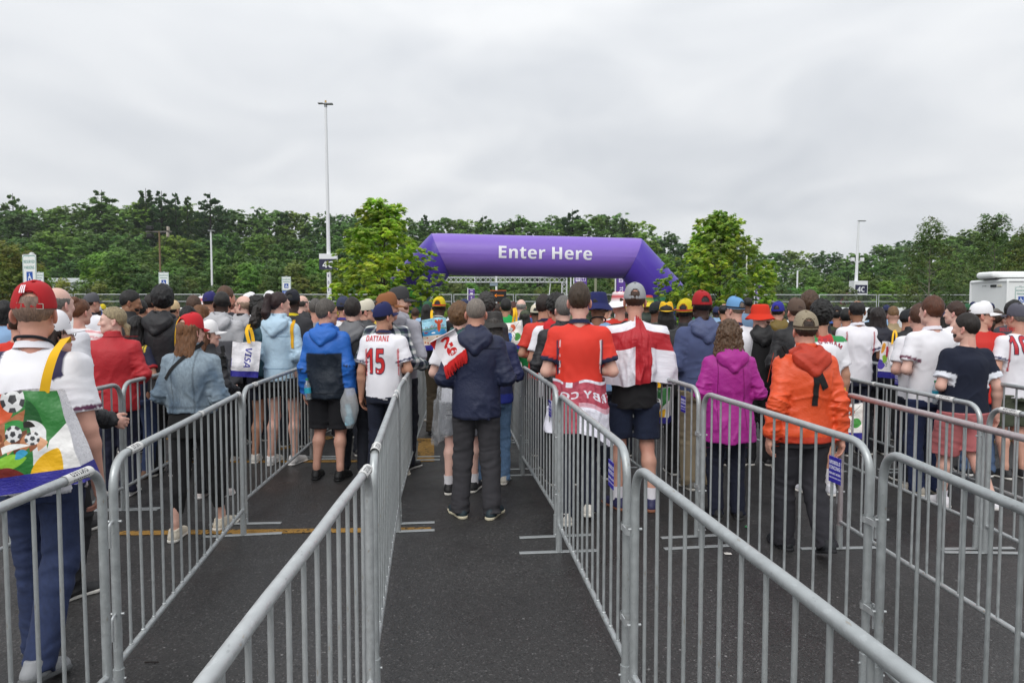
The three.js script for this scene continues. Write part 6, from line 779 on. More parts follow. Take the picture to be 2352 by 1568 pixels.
// ---- nearest people
add('redcap', { x: 75, y: 645, s: 480, turn: -10, look: 16, g: 1.05, skin: '#cd9a87', hair: { style: 'under', color: '#a08474' }, hat: { kind: 'cap', color: '#b01f26', stripes: 1, buckle: 1, pitch: 4 }, glasses: 1, lanyard: '#1b1d26', top: { kind: 'jersey', color: '#ffffff', paint: trims('#edecf1', [[0.63, 0.70, '#5c2c4c']], (x, y, z) => (y > 1.34 && Math.abs(x) > 0.105 && Math.abs(x) < 0.15 && z > -0.03 ? lin('#2a2448') : null)), collar: 1 }, bottom: { kind: 'jeans', color: '#2b385c' }, arms: ['front', 'hang'], legs: [[0.09, -0.14], [0.07, 0.2, 0.05]], shoes: { upper: '#8d8f92', sole: '#5d5f60' }, collar: '#e9e7ee', label: 'person in a red cap and white jersey with a big bag, nearest at the left' });
add('denim', { x: 437, y: 718, s: 303, sex: 'f', turn: 4, look: 26, skin: SK.a, w: 0.95, g: 1.06, hair: { style: 'underlong', color: '#8f6240' }, hat: { kind: 'cap', color: '#c3232d', pitch: 6 }, top: { kind: 'jacket', hem: 0.99, color: '#ffffff', mat: 'denim', paint: (x, y, z) => { const t = clamp(0.5 + 1.3 * fbm(x * 9, y * 5, z * 9, 3) + sstep(1.25, 1.42, y) * 0.45, 0, 1), seam = Math.abs(Math.abs(x) - 0.085) < 0.006 && z > 0 || Math.abs(y - 1.045) < 0.006; const k = seam ? 0.6 : 1; return [mix(0.075, 0.30, t) * k, mix(0.125, 0.38, t) * k, mix(0.19, 0.45, t) * k]; }, wr: 1.1 }, bottom: { kind: 'leggings', color: '#131315', crop: 0.72 }, arms: ['front', 'front'], legs: [[0.1, 0.1, 0.0], [0.12, -0.2]], shoes: { upper: '#d9cfbc', sole: '#eae6dc' }, label: 'person in a red cap and blue denim jacket with a black strap' });
add('navy', { x: 1093, y: 683, s: 276, turn: 0, skin: '#cf9c86', g: 1.04, hair: { style: 'buzz', color: '#958a80' }, top: { kind: 'jacket', color: '#1b2340', hood: true, wr: 0.75 }, bottom: { kind: 'trousers', color: '#37363a' }, arms: ['bent', 'front'], legs: [[0.13, 0.02], [0.13, 0.05]], feet: [0.5, 0.35], shoes: { upper: '#1f3038', sole: '#cfc7ae' }, label: 'person with close grey hair in a navy hooded jacket, alone in the centre lane' });
add('orangered', { x: 1331, y: 652, s: 285, skin: SK.a, hair: { style: 'short', color: '#4e3c2c' }, beard: '#6a4a34', top: { kind: 'jersey', color: '#ffffff', paint: PAINT.redshirt }, collar: '#1d2140', bottom: { kind: 'jeans', color: '#1d2134' }, arms: ['crossed', 'crossed'], legs: [[0.1, 0.02], [0.08, -0.08, 0.03]], shoes: { upper: '#ded9d0', sole: '#e7e3da' }, label: 'person in an orange red jersey with a flag tied at the waist' });
add('flagman', { x: 1459, y: 649, s: 265, skin: SK.b, hair: { style: 'under', color: H.br }, hat: { kind: 'cap', color: '#9b9da0', pitch: 3 }, top: { kind: 'tee', hem: 0.80, color: '#1a1a1c' }, bottom: { kind: 'shorts', color: '#1f2a44', denim: 1, len: 0.84 }, arms: ['crossed', 'crossed'], legs: [[0.13, 0.02], [0.13, 0.06]], feet: [0.45, 0.2], socks: ['#eceaf0', 0.1], shoes: { upper: '#2c2c52', sole: '#8a5a44' }, label: 'person in a grey cap wearing a white flag with a red cross as a cape' });
add('magenta', { x: 1676, y: 736, s: 279, sex: 'f', w: 1.0, g: 1.08, skin: SK.a, hair: { style: 'wavy', color: '#6b5038' }, top: { kind: 'coat', color: '#a3208a', hood: '#a3208a' }, bottom: { kind: 'jeans', color: '#1a1f34' }, arms: ['front', 'front'], shoes: { upper: '#1a1a1c', sole: '#3a3a3a' }, label: 'person with wavy brown hair in a long magenta coat' });
add('orange', { x: 1852, y: 714, s: 325, turn: -3, look: -6, g: 1.12, skin: SK.b, hair: { style: 'under', color: '#3e2a1d' }, hat: { kind: 'cap', color: '#b3a58c', mat: 'knit', brim: '#41507a', band: '#4a3c2e', eyelets: '#20242e' }, top: { kind: 'jacket', hem: 0.83, color: '#ffffff', paint: PAINT.orange, hood: '#b8371f', wr: 1.25, mo: { roughness: 0.5 } }, bottom: { kind: 'trousers', color: '#2a292f' }, arms: ['swing', 'hangback'], legs: [[0.09, -0.1], [0.08, 0.2, 0.07]], shoes: { upper: '#1d2024', sole: '#26262a' }, label: 'person in a tan mesh cap and bright orange shell jacket' });
add('pinkshorts', { x: 2221, y: 721, s: 268, turn: -4, look: -38, g: 1.2, skin: SK.a, hair: { style: 'crop', color: H.dk }, beard: H.dk, top: { kind: 'tee', color: '#ffffff', paint: PAINT.navytee, hem: 0.86 }, bottom: { kind: 'shorts', color: '#b5686a', len: 0.95 }, arms: ['front', 'swing'], legs: [[0.1, -0.12], [0.1, 0.22, 0.06]], socks: ['#e9e7ee', 0.07], shoes: { upper: '#e4e2e6', sole: '#d6d3d0' }, label: 'person with short black hair in a navy T-shirt and pink shorts' });
add('beckham', { x: 1888, y: 694, s: 247, g: 1.12, skin: SK.c, turn: -4, hair: { style: 'curly', color: H.blk }, top: { kind: 'jersey', color: '#ffffff', paint: PAINT.raglan }, bottom: { kind: 'shorts', color: '#7f96b8', denim: 1, len: 0.95 }, arms: ['front', 'hang'], legs: [[0.1, 0.0], [0.1, 0.02]], socks: ['#e9e8ec', 0.16], shoes: { upper: '#d6d8de', sole: '#e6e4de' }, label: 'person in a white jersey lettered in red behind the orange jacket' });
add('ginger', { x: 2142, y: 682, s: 248, turn: -4, look: -22, skin: SK.g, hair: { style: 'short', color: '#6a3c24' }, top: { kind: 'jersey', color: '#ffffff', paint: PAINT.ginger }, bottom: { kind: 'jeans', color: '#27345a' }, arms: ['front', 'front'], collar: '#e6e2ea', shoes: { upper: '#b8b1a4', sole: '#ded8c8' }, label: 'person with reddish brown hair in a white polo with striped cuffs' });
add('dattani', { x: 881, y: 694, s: 232, turn: 3, look: 32, skin: SK.c, hair: { style: 'under', color: H.dk }, beard: H.blk, hat: { kind: 'cap', color: '#1d2352', open: 0, pitch: -6 }, top: { kind: 'jersey', color: '#ffffff', paint: PAINT.dattani }, collar: '#26294c', bottom: { kind: 'jeans', color: '#1d2438' }, arms: ['hang', 'front'], legs: stand, shoes: { upper: '#1c1c1e', sole: '#2a2a2a' }, label: 'person in a white jersey lettered DATTANI 15 and navy cap' });
add('bluejacket', { x: 750, y: 689, s: 227, turn: 6, look: 38, g: 1.08, skin: SK.b, hair: { style: 'short', color: '#67605a' }, glasses: 1, face: 1, top: { kind: 'jacket', hem: 0.80, color: '#ffffff', paint: PAINT.blueyoke, hood: '#2266bf', mo: { roughness: 0.55 } }, bottom: { kind: 'shorts', color: '#17171c', len: 0.95 }, arms: ['hang', 'hang'], legs: [[0.12, 0.0], [0.13, 0.02]], shoes: { upper: '#141416', sole: '#161618' }, label: 'person with glasses in a bright blue and navy jacket and black shorts' });
add('blonde', { x: 256, y: 704, s: 250, sex: 'f', turn: -16, look: -52, w: 1.0, g: 1.05, face: 1, skin: SK.g, hair: { style: 'lowpony', color: '#b8a580' }, top: { kind: 'jacket', color: '#b3202a', wr: 1.2 }, bottom: DK.navy, arms: ['front', 'front'], shoes: { upper: '#e8e6e4', sole: '#efeeea' }, label: 'person with a blonde low ponytail in a red jacket, face in profile' });
add('lightblue', { x: 641, y: 670, s: 208, sex: 'f', turn: 8, look: 34, skin: SK.a, hair: { style: 'ponytail', color: '#33191a' }, top: { kind: 'jacket', hem: 0.86, color: '#b4cfe2', hood: true, wr: 1.1 }, bottom: { kind: 'shortshorts', color: '#151518' }, arms: ['front', 'front'], legs: [[0.1, 0.02], [0.13, -0.03]], shoes: { upper: '#e6e4e2', sole: '#eeece8' }, label: 'person with a dark ponytail in a pale blue jacket and shorts' });
add('teal', { x: 606, y: 692, s: 205, sex: 'f', turn: 0, look: 30, skin: SK.c, hair: { style: 'waveytail', color: '#241914' }, top: { kind: 'jacket', color: '#1e4654', hood: true, hem: 0.95 }, bottom: { kind: 'shortshorts', color: '#151a2a' }, arms: ['front', 'front'], legs: [[0.12, 0.0], [0.08, 0.04]], shoes: { upper: '#d8d4cc', sole: '#e8e4dc' }, label: 'person with wavy dark hair in a teal jacket carrying a white bag' });
add('poncho', { x: 1056, y: 697, s: 245, sex: 'm', turn: 6, look: 12, skin: SK.g, w: 0.95, hair: { style: 'mop', color: '#7b5836' }, top: { kind: 'tee', color: '#e8e6ec', hood: '#1e4a48' }, bottom: { kind: 'shorts', color: '#7d7f86' }, arms: ['rail', 'front'], legs: [[0.1, 0.04], [0.12, -0.06]], socks: ['#e6e4e8', 0.09], shoes: { upper: '#1a1a1c', sole: '#d9d5cc' }, label: 'person with brown hair and a teal collar half hidden by the navy jacket' });
add('rainhat', { x: 1135, y: 712, s: 233, sex: 'f', w: 0.95, skin: SK.a, hair: { style: 'underlong', color: H.gd }, hat: { kind: 'bucket', color: '#2c2927', mat: 'shell' }, top: { kind: 'jacket', color: '#ffffff', paint: PAINT.purplehem, hem: 0.84 }, bottom: { kind: 'jeans', color: '#6d8fb5' }, arms: ['front', 'front'], shoes: { upper: '#cfc9bc', sole: '#e4e0d6' }, label: 'person in a dark rain hat and pale jeans right of the navy jacket' });
add('plaid', { x: 888, y: 671, s: 226, turn: 14, look: 42, g: 1.08, skin: SK.b, hair: { style: 'under', color: H.br }, hat: { kind: 'cap', color: '#8a5836', open: 0, pitch: 4 }, top: { kind: 'tee', sleeve: 'long', color: '#ffffff', mat: 'plaid', bulk: 0.016 }, bottom: { kind: 'trousers', color: '#4a4234' }, arms: ['bent', 'rail'], shoes: { upper: '#cfc8ba', sole: '#e2dccc' }, label: 'person in a brown cap and checked shirt behind the navy cap' });
add(null, { x: 915, y: 657, s: 214, turn: 20, look: 48, face: 1, skin: '#d9b09c', hair: { style: 'under', color: '#5b3522' }, beard: '#7a4a30', hat: { kind: 'cap', color: '#3b3b3d', open: 0, pitch: 6 }, top: { kind: 'hoodie', color: '#a9a9b2', hood: true, mat: 'cloth', hmat: 'cloth' }, arms: ['front', 'front'], label: 'person in a charcoal cap and pale grey hoodie looking right' });
add(null, { x: 841, y: 687, s: 196, turn: 8, look: 52, face: 1, skin: SK.b, hair: { style: 'under', color: H.dk }, hat: { kind: 'cap', color: '#cfc8b6', brim: '#4a5c86', open: 0 }, top: { kind: 'jacket', color: '#3b3d40', hood: true }, arms: ['front', 'front'], label: 'person in a cream cap with a blue brim looking right' });
add(null, { x: 809, y: 685, s: 222, turn: 0, skin: SK.g, look: 6, hair: { style: 'short', color: '#2a211c' }, top: { kind: 'jacket', color: '#222326', hood: '#6e6f72' }, arms: ['front', 'front'], label: 'person with dark hair and a grey and black hooded jacket beside the DATTANI jersey' });
add(null, { x: 788, y: 680, s: 172, look: 10, skin: SK.c, hair: { style: 'under', color: H.dk }, hat: { kind: 'cap', color: '#343a52', open: 0 }, top: { kind: 'tee', color: '#e8e6ea' }, collar: '#3f3a8a', label: 'person in a slate navy cap and purple collar above the blue hood' });
add('blackcap', { x: 670, y: 664, s: 184, turn: 4, look: 10, g: 1.1, skin: SK.f, hair: { style: 'buzz', color: '#120f0e' }, hat: { kind: 'cap', color: '#20222c', pitch: 4 }, top: { kind: 'hoodie', sleeve: 'long', color: '#37373b', mat: 'knit' }, collar: '#d8c223', arms: ['front', 'front'], label: 'person in a black cap and dark knit sweater with a yellow green scarf' });
add(null, { x: 724, y: 687, s: 166, look: 8, skin: SK.b, hair: { style: 'crop', color: '#6c6661' }, top: { kind: 'tee', color: '#8b8d92' }, label: 'person with short grey hair and a grey shirt left of the blue hood' });
add(null, { x: 694, y: 677, s: 150, look: 24, skin: SK.g, top: { kind: 'hoodie', color: '#232328', hood: true }, hair: { style: 'fringe', color: H.gd }, label: 'bald person just right of the black cap' });
add('wcap', { x: 476, y: 735, s: 252, sex: 'f', turn: 14, look: 40, skin: SK.a, hair: { style: 'underlong', color: '#7a4f34' }, hat: { kind: 'cap', color: '#e8e6e6' }, top: { kind: 'jacket', color: '#1b1b20' }, bottom: { kind: 'trousers', color: '#18181b' }, arms: ['front', 'bent'], shoes: { upper: '#e2d6d2', sole: '#e8e4e0' }, label: 'person in a white cap and black jacket beside the denim jacket' });
add('greyyoke', { x: 507, y: 668, s: 202, turn: 2, look: -18, g: 1.06, skin: SK.f, hair: { style: 'buzz', color: '#1a1412' }, top: { kind: 'jacket', color: '#ffffff', paint: PAINT.greyyoke, hood: '#b7b7bb' }, bottom: DK.black, arms: ['front', 'front'], shoes: { upper: '#b8b4ae', sole: '#d9d6d0' }, label: 'person with a shaved head in a light and dark grey hooded jacket' });
add(null, { x: 518, y: 659, s: 178, look: 30, skin: SK.b, hair: { style: 'short', color: '#6b4a34' }, top: { kind: 'tee', color: '#33353c' }, label: 'tall person with light brown hair behind the grey hooded jacket' });
add('blackhood', { x: 371, y: 658, s: 222, turn: -2, look: -4, skin: '#b9896a', hair: { style: 'mop', color: '#111013' }, top: { kind: 'jacket', color: '#1f1f23', hood: true, mo: { roughness: 0.5 } }, bottom: DK.black, arms: ['front', 'front'], label: 'person with thick black hair in a black hooded jacket' });
add(null, { x: 344, y: 676, s: 156, look: -10, skin: SK.c, hair: { style: 'short', color: H.dk }, top: { kind: 'tee', color: '#6e1e2a', sleeve: 'long' }, label: 'person with dark hair in a maroon top left of the black hooded jacket' });
add(null, { x: 322, y: 690, s: 166, turn: 4, look: 16, skin: SK.c, hair: { style: 'short', color: H.blk }, top: { kind: 'tee', color: '#26304e' }, label: 'short person with black hair and a navy collar behind the bearded person' });
add(null, { x: 296, y: 668, s: 192, turn: 16, look: 48, nod: 10, face: 1, skin: SK.d, hair: { style: 'crop', color: H.blk }, beard: H.blk, top: { kind: 'jacket', color: '#1a1a1d' }, arms: ['front', 'front'], label: 'bearded person in a black jacket looking down to the right' });
add('stripes', { x: 183, y: 689, s: 226, sex: 'f', turn: 0, look: 26, w: 1.0, skin: SK.a, hair: { style: 'bun', color: '#7a4a2c' }, top: { kind: 'tee', color: '#ffffff', paint: PAINT.pinkstripe }, bottom: DK.jeansB, arms: ['front', 'front'], label: 'person with a brown top bun in a pink and white striped shirt' });
add(null, { x: 209, y: 672, s: 152, turn: 8, look: 28, skin: SK.b, hair: { style: 'under', color: H.br }, hat: { kind: 'cap', color: '#55555a', open: 0 }, top: { kind: 'tee', color: '#e9e8ee' }, collar: '#20222c', label: 'person in a grey cap and white shirt behind the striped shirt' });
add('longhair', { x: 117, y: 713, s: 385, sex: 'f', turn: 24, look: 30, w: 1.0, skin: SK.a, hair: { style: 'long', color: '#3a261e' }, hat: { kind: 'cap', color: '#e8e6ea' }, glasses: 1, top: { kind: 'jacket', color: '#ffffff', paint: (x, y, z, a) => (y > 1.33 ? lin('#a39c90') : lin('#1b1c20')), wr: 1.3 }, bottom: DK.black, arms: ['front', [[0.17, -0.22, 0.04], [-0.02, -0.07, -0.2]]], label: 'person with long brown hair in a black sleeved jacket beside the white jersey' });
add(null, { x: 131, y: 657, s: 300, turn: 10, look: 20, skin: SK.g, hair: { style: 'fringe', color: H.gy }, top: { kind: 'tee', color: '#dcdce2' }, label: 'bald person directly behind the red cap' });
add('colombia', { x: 312, y: 726, s: 225, sex: 'f', turn: 8, skin: SK.c, hair: { style: 'long', color: '#151213' }, top: { kind: 'jersey', color: '#ffffff', paint: PAINT.colombia }, bottom: DK.jeansB, arms: ['front', 'bent'], shoes: { upper: '#6b4a34', sole: '#4a3828' }, label: 'person with long black hair and a navy jersey with red cuffs' });
add(null, { x: 432, y: 704, s: 206, sex: 'f', look: 20, skin: SK.c, hair: { style: 'long', color: '#171315' }, top: { kind: 'jacket', color: '#2a2a30' }, arms: ['bent', 'front'], label: 'person with straight black hair behind the red cap with the denim jacket' });
add(null, { x: 462, y: 701, s: 200, sex: 'f', turn: 12, look: 30, skin: SK.b, hair: { style: 'long', color: '#8a5a34' }, top: { kind: 'jacket', color: '#1c1c20' }, label: 'person with streaked brown hair behind the white cap' });
add(null, { x: 443, y: 680, s: 188, skin: SK.a, look: -8, hair: { style: 'short', color: '#5a3e2c' }, top: { kind: 'tee', color: '#d7d8de' }, label: 'person with spiky brown hair left of the grey hooded jacket' });
add(null, { x: 397, y: 690, s: 150, look: 22, skin: SK.c, hair: { style: 'under', color: H.blk }, hat: { kind: 'cap', color: '#c8b088', open: 0 }, top: { kind: 'tee', color: '#23242c' }, label: 'person in a tan cap right of the black hooded jacket' });
add(null, { x: 481, y: 669, s: 150, look: 20, skin: SK.c, hair: { style: 'under', color: H.dk }, hat: { kind: 'cap', color: '#2c2a66', open: 0 }, top: { kind: 'tee', color: '#e6e4ea' }, label: 'person in a purple blue cap left of the shaved head' });
add(null, { x: 468, y: 678, s: 146, skin: SK.a, hair: { style: 'under', color: H.br }, hat: { kind: 'bucket', color: '#ececee', paint: PAINT.crossbucket }, top: { kind: 'tee', color: '#e3e2e8' }, label: 'person in a white bucket hat with a red cross' });
add(null, { x: 557, y: 677, s: 178, look: -32, turn: -4, glasses: 1, skin: SK.g, top: { kind: 'jacket', color: '#1e1e22', hood: '#a8a8ac' }, hair: { style: 'fringe', color: '#b79a84' }, label: 'bald person with glasses in a black jacket right of the grey hood' });
add(null, { x: 534, y: 680, s: 140, look: 12, skin: SK.a, hair: { style: 'buzz', color: '#8a7766' }, top: { kind: 'tee', color: '#3a3f4e' }, label: 'person with a sandy crew cut behind the bald glasses wearer' });
add(null, { x: 573, y: 671, s: 142, look: 40, glasses: 1, skin: SK.b, hair: { style: 'under', color: H.dk }, hat: { kind: 'cap', color: '#ebeaec', open: 0 }, top: { kind: 'tee', color: '#dadade' }, label: 'person in a white cap and glasses above the curly black hair' });
add(null, { x: 589, y: 681, s: 176, skin: SK.d, hair: { style: 'afro', color: '#16120f' }, top: { kind: 'tee', color: '#e5e3e6' }, label: 'person with a round mass of curly black hair' });
add(null, { x: 619, y: 668, s: 150, look: -10, skin: SK.b, hair: { style: 'under', color: H.dk }, hat: { kind: 'cap', color: '#e9e8ea', turn: 0 }, top: { kind: 'tee', color: '#2a2d40' }, label: 'person in a white cap left of the high ponytail' });
add(null, { x: 8, y: 690, s: 190, turn: 0, skin: SK.d, sex: 'f', hair: { style: 'bob', color: '#121013' }, top: { kind: 'tee', color: '#8fb0d6' }, label: 'person in a light blue shirt at the left edge' });
add(null, { x: 40, y: 716, s: 240, skin: SK.b, turn: 10, hair: { style: 'crop', color: H.br }, top: { kind: 'tee', color: '#cc3324' }, arms: ['hang', 'hang'], label: 'person in a red shirt left of the red cap' });
// ---- centre
add('lobster', { x: 1008, y: 681, s: 168, look: 8, turn: 4, nod: 6, skin: SK.f, hair: { style: 'buzz', color: '#0f0d0c' }, hat: { kind: 'cap', color: '#e0c81f', mat: 'knit', band: '#c4342a', pitch: -2 }, lanyard: '#d8d6d2', top: { kind: 'tee', color: '#19191b' }, bottom: { kind: 'trousers', color: '#4a4032' }, arms: ['front', 'front'], shoes: { upper: '#161618', sole: '#1c1c1e' }, label: 'person in a yellow cap and black T-shirt with a picture bag on the back' });
add(null, { x: 979, y: 699, s: 128, sex: 'f', skin: SK.c, hair: { style: 'long', color: '#1a1513' }, top: { kind: 'tee', color: '#4a4e58' }, label: 'person with dark hair left of the yellow cap in the centre lane' });
add(null, { x: 1117, y: 676, s: 196, look: 6, skin: SK.b, hair: { style: 'curly', color: '#3d3a38' }, top: { kind: 'jacket', color: '#2a2c33' }, label: 'person with wavy grey black hair behind the navy jacket' });
add(null, { x: 1066, y: 686, s: 126, look: 12, skin: SK.b, hair: { style: 'under', color: H.dk }, hat: { kind: 'cap', color: '#2c3656', open: 0 }, top: { kind: 'tee', color: '#a52a3a' }, label: 'person in a navy cap behind the close grey hair' });
add('mexico', { x: 1162, y: 686, s: 152, skin: SK.c, look: -4, hair: { style: 'crop', color: H.blk }, top: { kind: 'hoodie', color: '#ffffff', paint: PAINT.adidas, hood: '#1f9a4e', hmat: 'cloth' }, bottom: DK.black, arms: ['front', 'front'], label: 'person in a bright green hoodie with a picture bag' });
add(null, { x: 1197, y: 686, s: 134, skin: SK.g, hair: { style: 'fringe', color: '#a7a29c' }, top: { kind: 'tee', color: '#3c5a90' }, label: 'person with white hair in a blue shirt right of the green hoodie' });
add(null, { x: 1142, y: 697, s: 118, sex: 'f', skin: SK.c, hair: { style: 'bob', color: '#3a251a' }, top: { kind: 'tee', color: '#55473c' }, label: 'person with brown hair left of the green hoodie' });
add(null, { x: 1178, y: 693, s: 118, sex: 'f', skin: SK.b, hair: { style: 'long', color: '#5a2a1e' }, top: { kind: 'tee', color: '#3a55a0' }, label: 'person with auburn hair between the green hoodie and the white hair' });
add(null, { x: 1205, y: 712, s: 150, skin: SK.e, hair: { style: 'dreads', color: '#1b1512' }, hat: { kind: 'cap', color: '#4b5140', open: 1 }, top: { kind: 'tee', color: '#1f8a48' }, label: 'person with long braids under an olive cap' });
add(null, { x: 1230, y: 699, s: 140, skin: SK.e, hair: { style: 'buzz', color: '#15110f' }, hat: { kind: 'cap', color: '#d2c9b4' }, top: { kind: 'tee', color: '#c8c6c4' }, label: 'person in a cream cap left of the red shirt' });
add('redback', { x: 1251, y: 678, s: 196, turn: 4, look: 24, skin: SK.c, hair: { style: 'short', color: '#2e2019' }, top: { kind: 'jersey', color: '#d43a2c' }, collar: '#1f2240', bottom: DK.jeansD, arms: ['front', 'front'], label: 'person in a red jersey with a navy collar behind the round red hood' });
add('redhood', { x: 1277, y: 678, s: 216, turn: -4, look: -20, skin: SK.c, hair: { style: 'curly', color: '#1a1513' }, beard: '#5a3d2a', top: { kind: 'tee', color: '#ebeaf0', hood: '#c6232a', hmat: 'cloth', hem: 0.74 }, bottom: DK.jeansD, arms: ['front', 'front'], label: 'person in a white shirt with a red hood round the neck' });
add(null, { x: 1294, y: 681, s: 234, turn: -2, look: -14, skin: SK.g, hair: { style: 'crop', color: '#7d7975' }, top: { kind: 'jacket', color: '#232327', hood: true }, bottom: DK.black, arms: ['front', 'front'], label: 'person with grey hair in a black jacket left of the orange red jersey' });
add(null, { x: 1374, y: 667, s: 226, turn: 4, look: 10, g: 1.08, skin: SK.d, hair: { style: 'under', color: H.dk }, hat: { kind: 'bucket', color: '#20265a' }, lanyard: '#1c1c24', top: { kind: 'tee', color: '#8fb2d8' }, bottom: DK.jeansD, label: 'person in a navy bucket hat and light blue shirt' });
add(null, { x: 1424, y: 667, s: 196, look: -10, skin: SK.b, hair: { style: 'under', color: H.br }, hat: { kind: 'bucket', color: '#eeecee', paint: PAINT.redstripebucket }, top: { kind: 'tee', color: '#c93428' }, label: 'person in a red and white striped bucket hat left of the grey cap' });
add(null, { x: 1391, y: 693, s: 128, skin: SK.c, look: 6, hair: { style: 'short', color: H.dk }, top: { kind: 'tee', color: '#dcdfe0' }, label: 'person with dark hair between the two bucket hats' });
add(null, { x: 1487, y: 676, s: 152, skin: SK.d, look: 10, hair: { style: 'under', color: H.blk }, hat: { kind: 'bucket', color: '#d8c030', paint: (x, y) => (y > 0.09 ? lin('#c43a30') : y > 0.04 ? lin('#3a8a48') : lin('#d8c438')) }, top: { kind: 'jacket', color: '#2e3a32', hood: true }, label: 'person in a red, green and yellow hat right of the grey cap' });
add(null, { x: 1508, y: 692, s: 158, turn: 4, look: 30, skin: SK.e, hair: { style: 'buzz', color: '#15110f' }, hat: { kind: 'cap', color: '#22262a', brim: '#1f6a44', open: 0 }, top: { kind: 'hoodie', color: '#3f4a40' }, label: 'person in a black cap with a green brim' });
add(null, { x: 1531, y: 687, s: 172, turn: 0, skin: SK.e, hair: { style: 'dreads', color: '#161210' }, hat: { kind: 'cowboy', color: '#e3b520', paint: (x, y, z) => (x > 0.1 ? lin('#e2601e') : x < -0.1 ? lin('#2a7a44') : lin('#e3b520')) }, top: { kind: 'tee', color: '#2c2c30' }, label: 'person in a yellow brimmed hat with long dark braids' });
add('yellowcap', { x: 1575, y: 686, s: 220, turn: 2, look: 12, g: 1.06, skin: SK.f, hair: { style: 'buzz', color: '#0f0d0c' }, hat: { kind: 'cap', color: '#dfcb1e', mat: 'knit', band: '#b8342a' }, top: { kind: 'jacket', color: '#1a1a1c' }, bottom: DK.black, arms: ['front', 'front'], legs: [[0.12, 0.02], [0.12, 0.0]], shoes: { upper: '#17171a', sole: '#d9d6d0' }, label: 'person in a yellow mesh cap and black jacket' });
add('polo', { x: 1613, y: 667, s: 240, turn: -5, look: -10, g: 1.1, skin: SK.f, hair: { style: 'buzz', color: '#0f0d0c' }, hat: { kind: 'cap', color: '#a31c22', pitch: 3 }, top: { kind: 'hoodie', color: '#4a5478', hood: true, hmat: 'cloth', wr: 1.2 }, bottom: { kind: 'trousers', color: '#8e8068' }, arms: ['front', 'front'], shoes: { upper: '#6d6a64', sole: '#c9c5bc' }, label: 'person in a dark red cap and slate blue hoodie' });
add(null, { x: 1689, y: 681, s: 208, turn: -6, look: -26, g: 1.18, skin: SK.a, hair: { style: 'buzz', color: '#8a7868' }, hat: { kind: 'cap', color: '#6a9ac8', brim: '#2a2c33', band: '#24262c' }, top: { kind: 'jersey', color: '#ffffff', paint: PAINT.white3 }, collar: '#23264a', bottom: DK.jeansD, arms: ['front', 'front'], label: 'person in a blue and black cap and white shirt behind the magenta coat' });
add(null, { x: 1717, y: 682, s: 116, look: -20, skin: SK.e, hair: { style: 'buzz', color: '#120f0d' }, top: { kind: 'tee', color: '#6f8aa8' }, label: 'person with a shaved head right of the blue and black cap' });
add(null, { x: 1664, y: 696, s: 140, skin: SK.c, hair: { style: 'balding', color: '#1c1714' }, top: { kind: 'tee', color: '#3a3c44' }, label: 'balding person left of the blue and black cap' });
add('redbucket', { x: 1749, y: 696, s: 208, turn: 6, look: 52, face: 1, skin: SK.g, hair: { style: 'under', color: H.br }, beard: '#7a5238', hat: { kind: 'bucket', color: '#d8341c' }, top: { kind: 'hoodie', color: '#1a1a1c', hood: true, hmat: 'cloth' }, bottom: DK.black, arms: ['front', 'front'], label: 'person in a bright red bucket hat looking right' });
add(null, { x: 1788, y: 692, s: 166, look: 14, skin: SK.b, hair: { style: 'under', color: H.dk }, hat: { kind: 'cap', color: '#2b2b8c' }, top: { kind: 'hoodie', color: '#6e5a1e', hood: true, hmat: 'cloth' }, label: 'person in a royal blue cap and mustard hoodie' });
add(null, { x: 1830, y: 684, s: 218, turn: -2, look: -16, skin: SK.b, hair: { style: 'under', color: H.br }, hat: { kind: 'cap', color: '#5b4a40', open: 0 }, top: { kind: 'jacket', color: '#1b1b1e' }, bottom: DK.black, arms: ['front', 'front'], label: 'person in a brown cap and black jacket left of the tan mesh cap' });
add(null, { x: 1860, y: 671, s: 186, look: -8, skin: SK.a, hair: { style: 'mop', color: '#5e4330' }, top: { kind: 'tee', color: '#33363c' }, label: 'tall person with shaggy brown hair above the tan mesh cap' });
add(null, { x: 1924, y: 703, s: 154, skin: SK.c, look: 4, hair: { style: 'under', color: H.blk }, hat: { kind: 'cap', color: '#1c1c1f' }, top: { kind: 'tee', color: '#3e4430' }, label: 'person in a black cap and olive shirt left of the bald crown' });
add(null, { x: 1945, y: 709, s: 160, skin: SK.c, look: 6, hair: { style: 'short', color: H.blk }, top: { kind: 'tee', color: '#2e2420' }, label: 'person with black hair and a dark brown shirt beside the bald crown' });
add('bald', { x: 1970, y: 688, s: 196, turn: -2, look: -6, skin: SK.d, hair: { style: 'balding', color: '#1b1715' }, top: { kind: 'jersey', color: '#ffffff', paint: PAINT.sleeveline }, collar: '#e4e2ea', bottom: DK.navy, arms: ['front', 'front'], label: 'person with a bald crown and black hair in a white jersey' });
add('longdark', { x: 2018, y: 706, s: 194, sex: 'f', turn: 2, skin: SK.b, hair: { style: 'long', color: '#251a18' }, top: { kind: 'hoodie', color: '#161828', hood: true, hmat: 'cloth', hem: 0.78 }, bottom: { kind: 'trousers', color: '#15161c' }, arms: ['front', 'front'], shoes: { upper: '#1d1d20', sole: '#dddad4' }, label: 'person with long dark hair in a navy hoodie carrying a white bag' });
add(null, { x: 2053, y: 707, s: 154, look: -6, skin: SK.a, hair: { style: 'quiff', color: '#8a6640' }, top: { kind: 'jacket', color: '#a08c6a' }, label: 'person with sandy hair in a khaki shirt right of the long dark hair' });
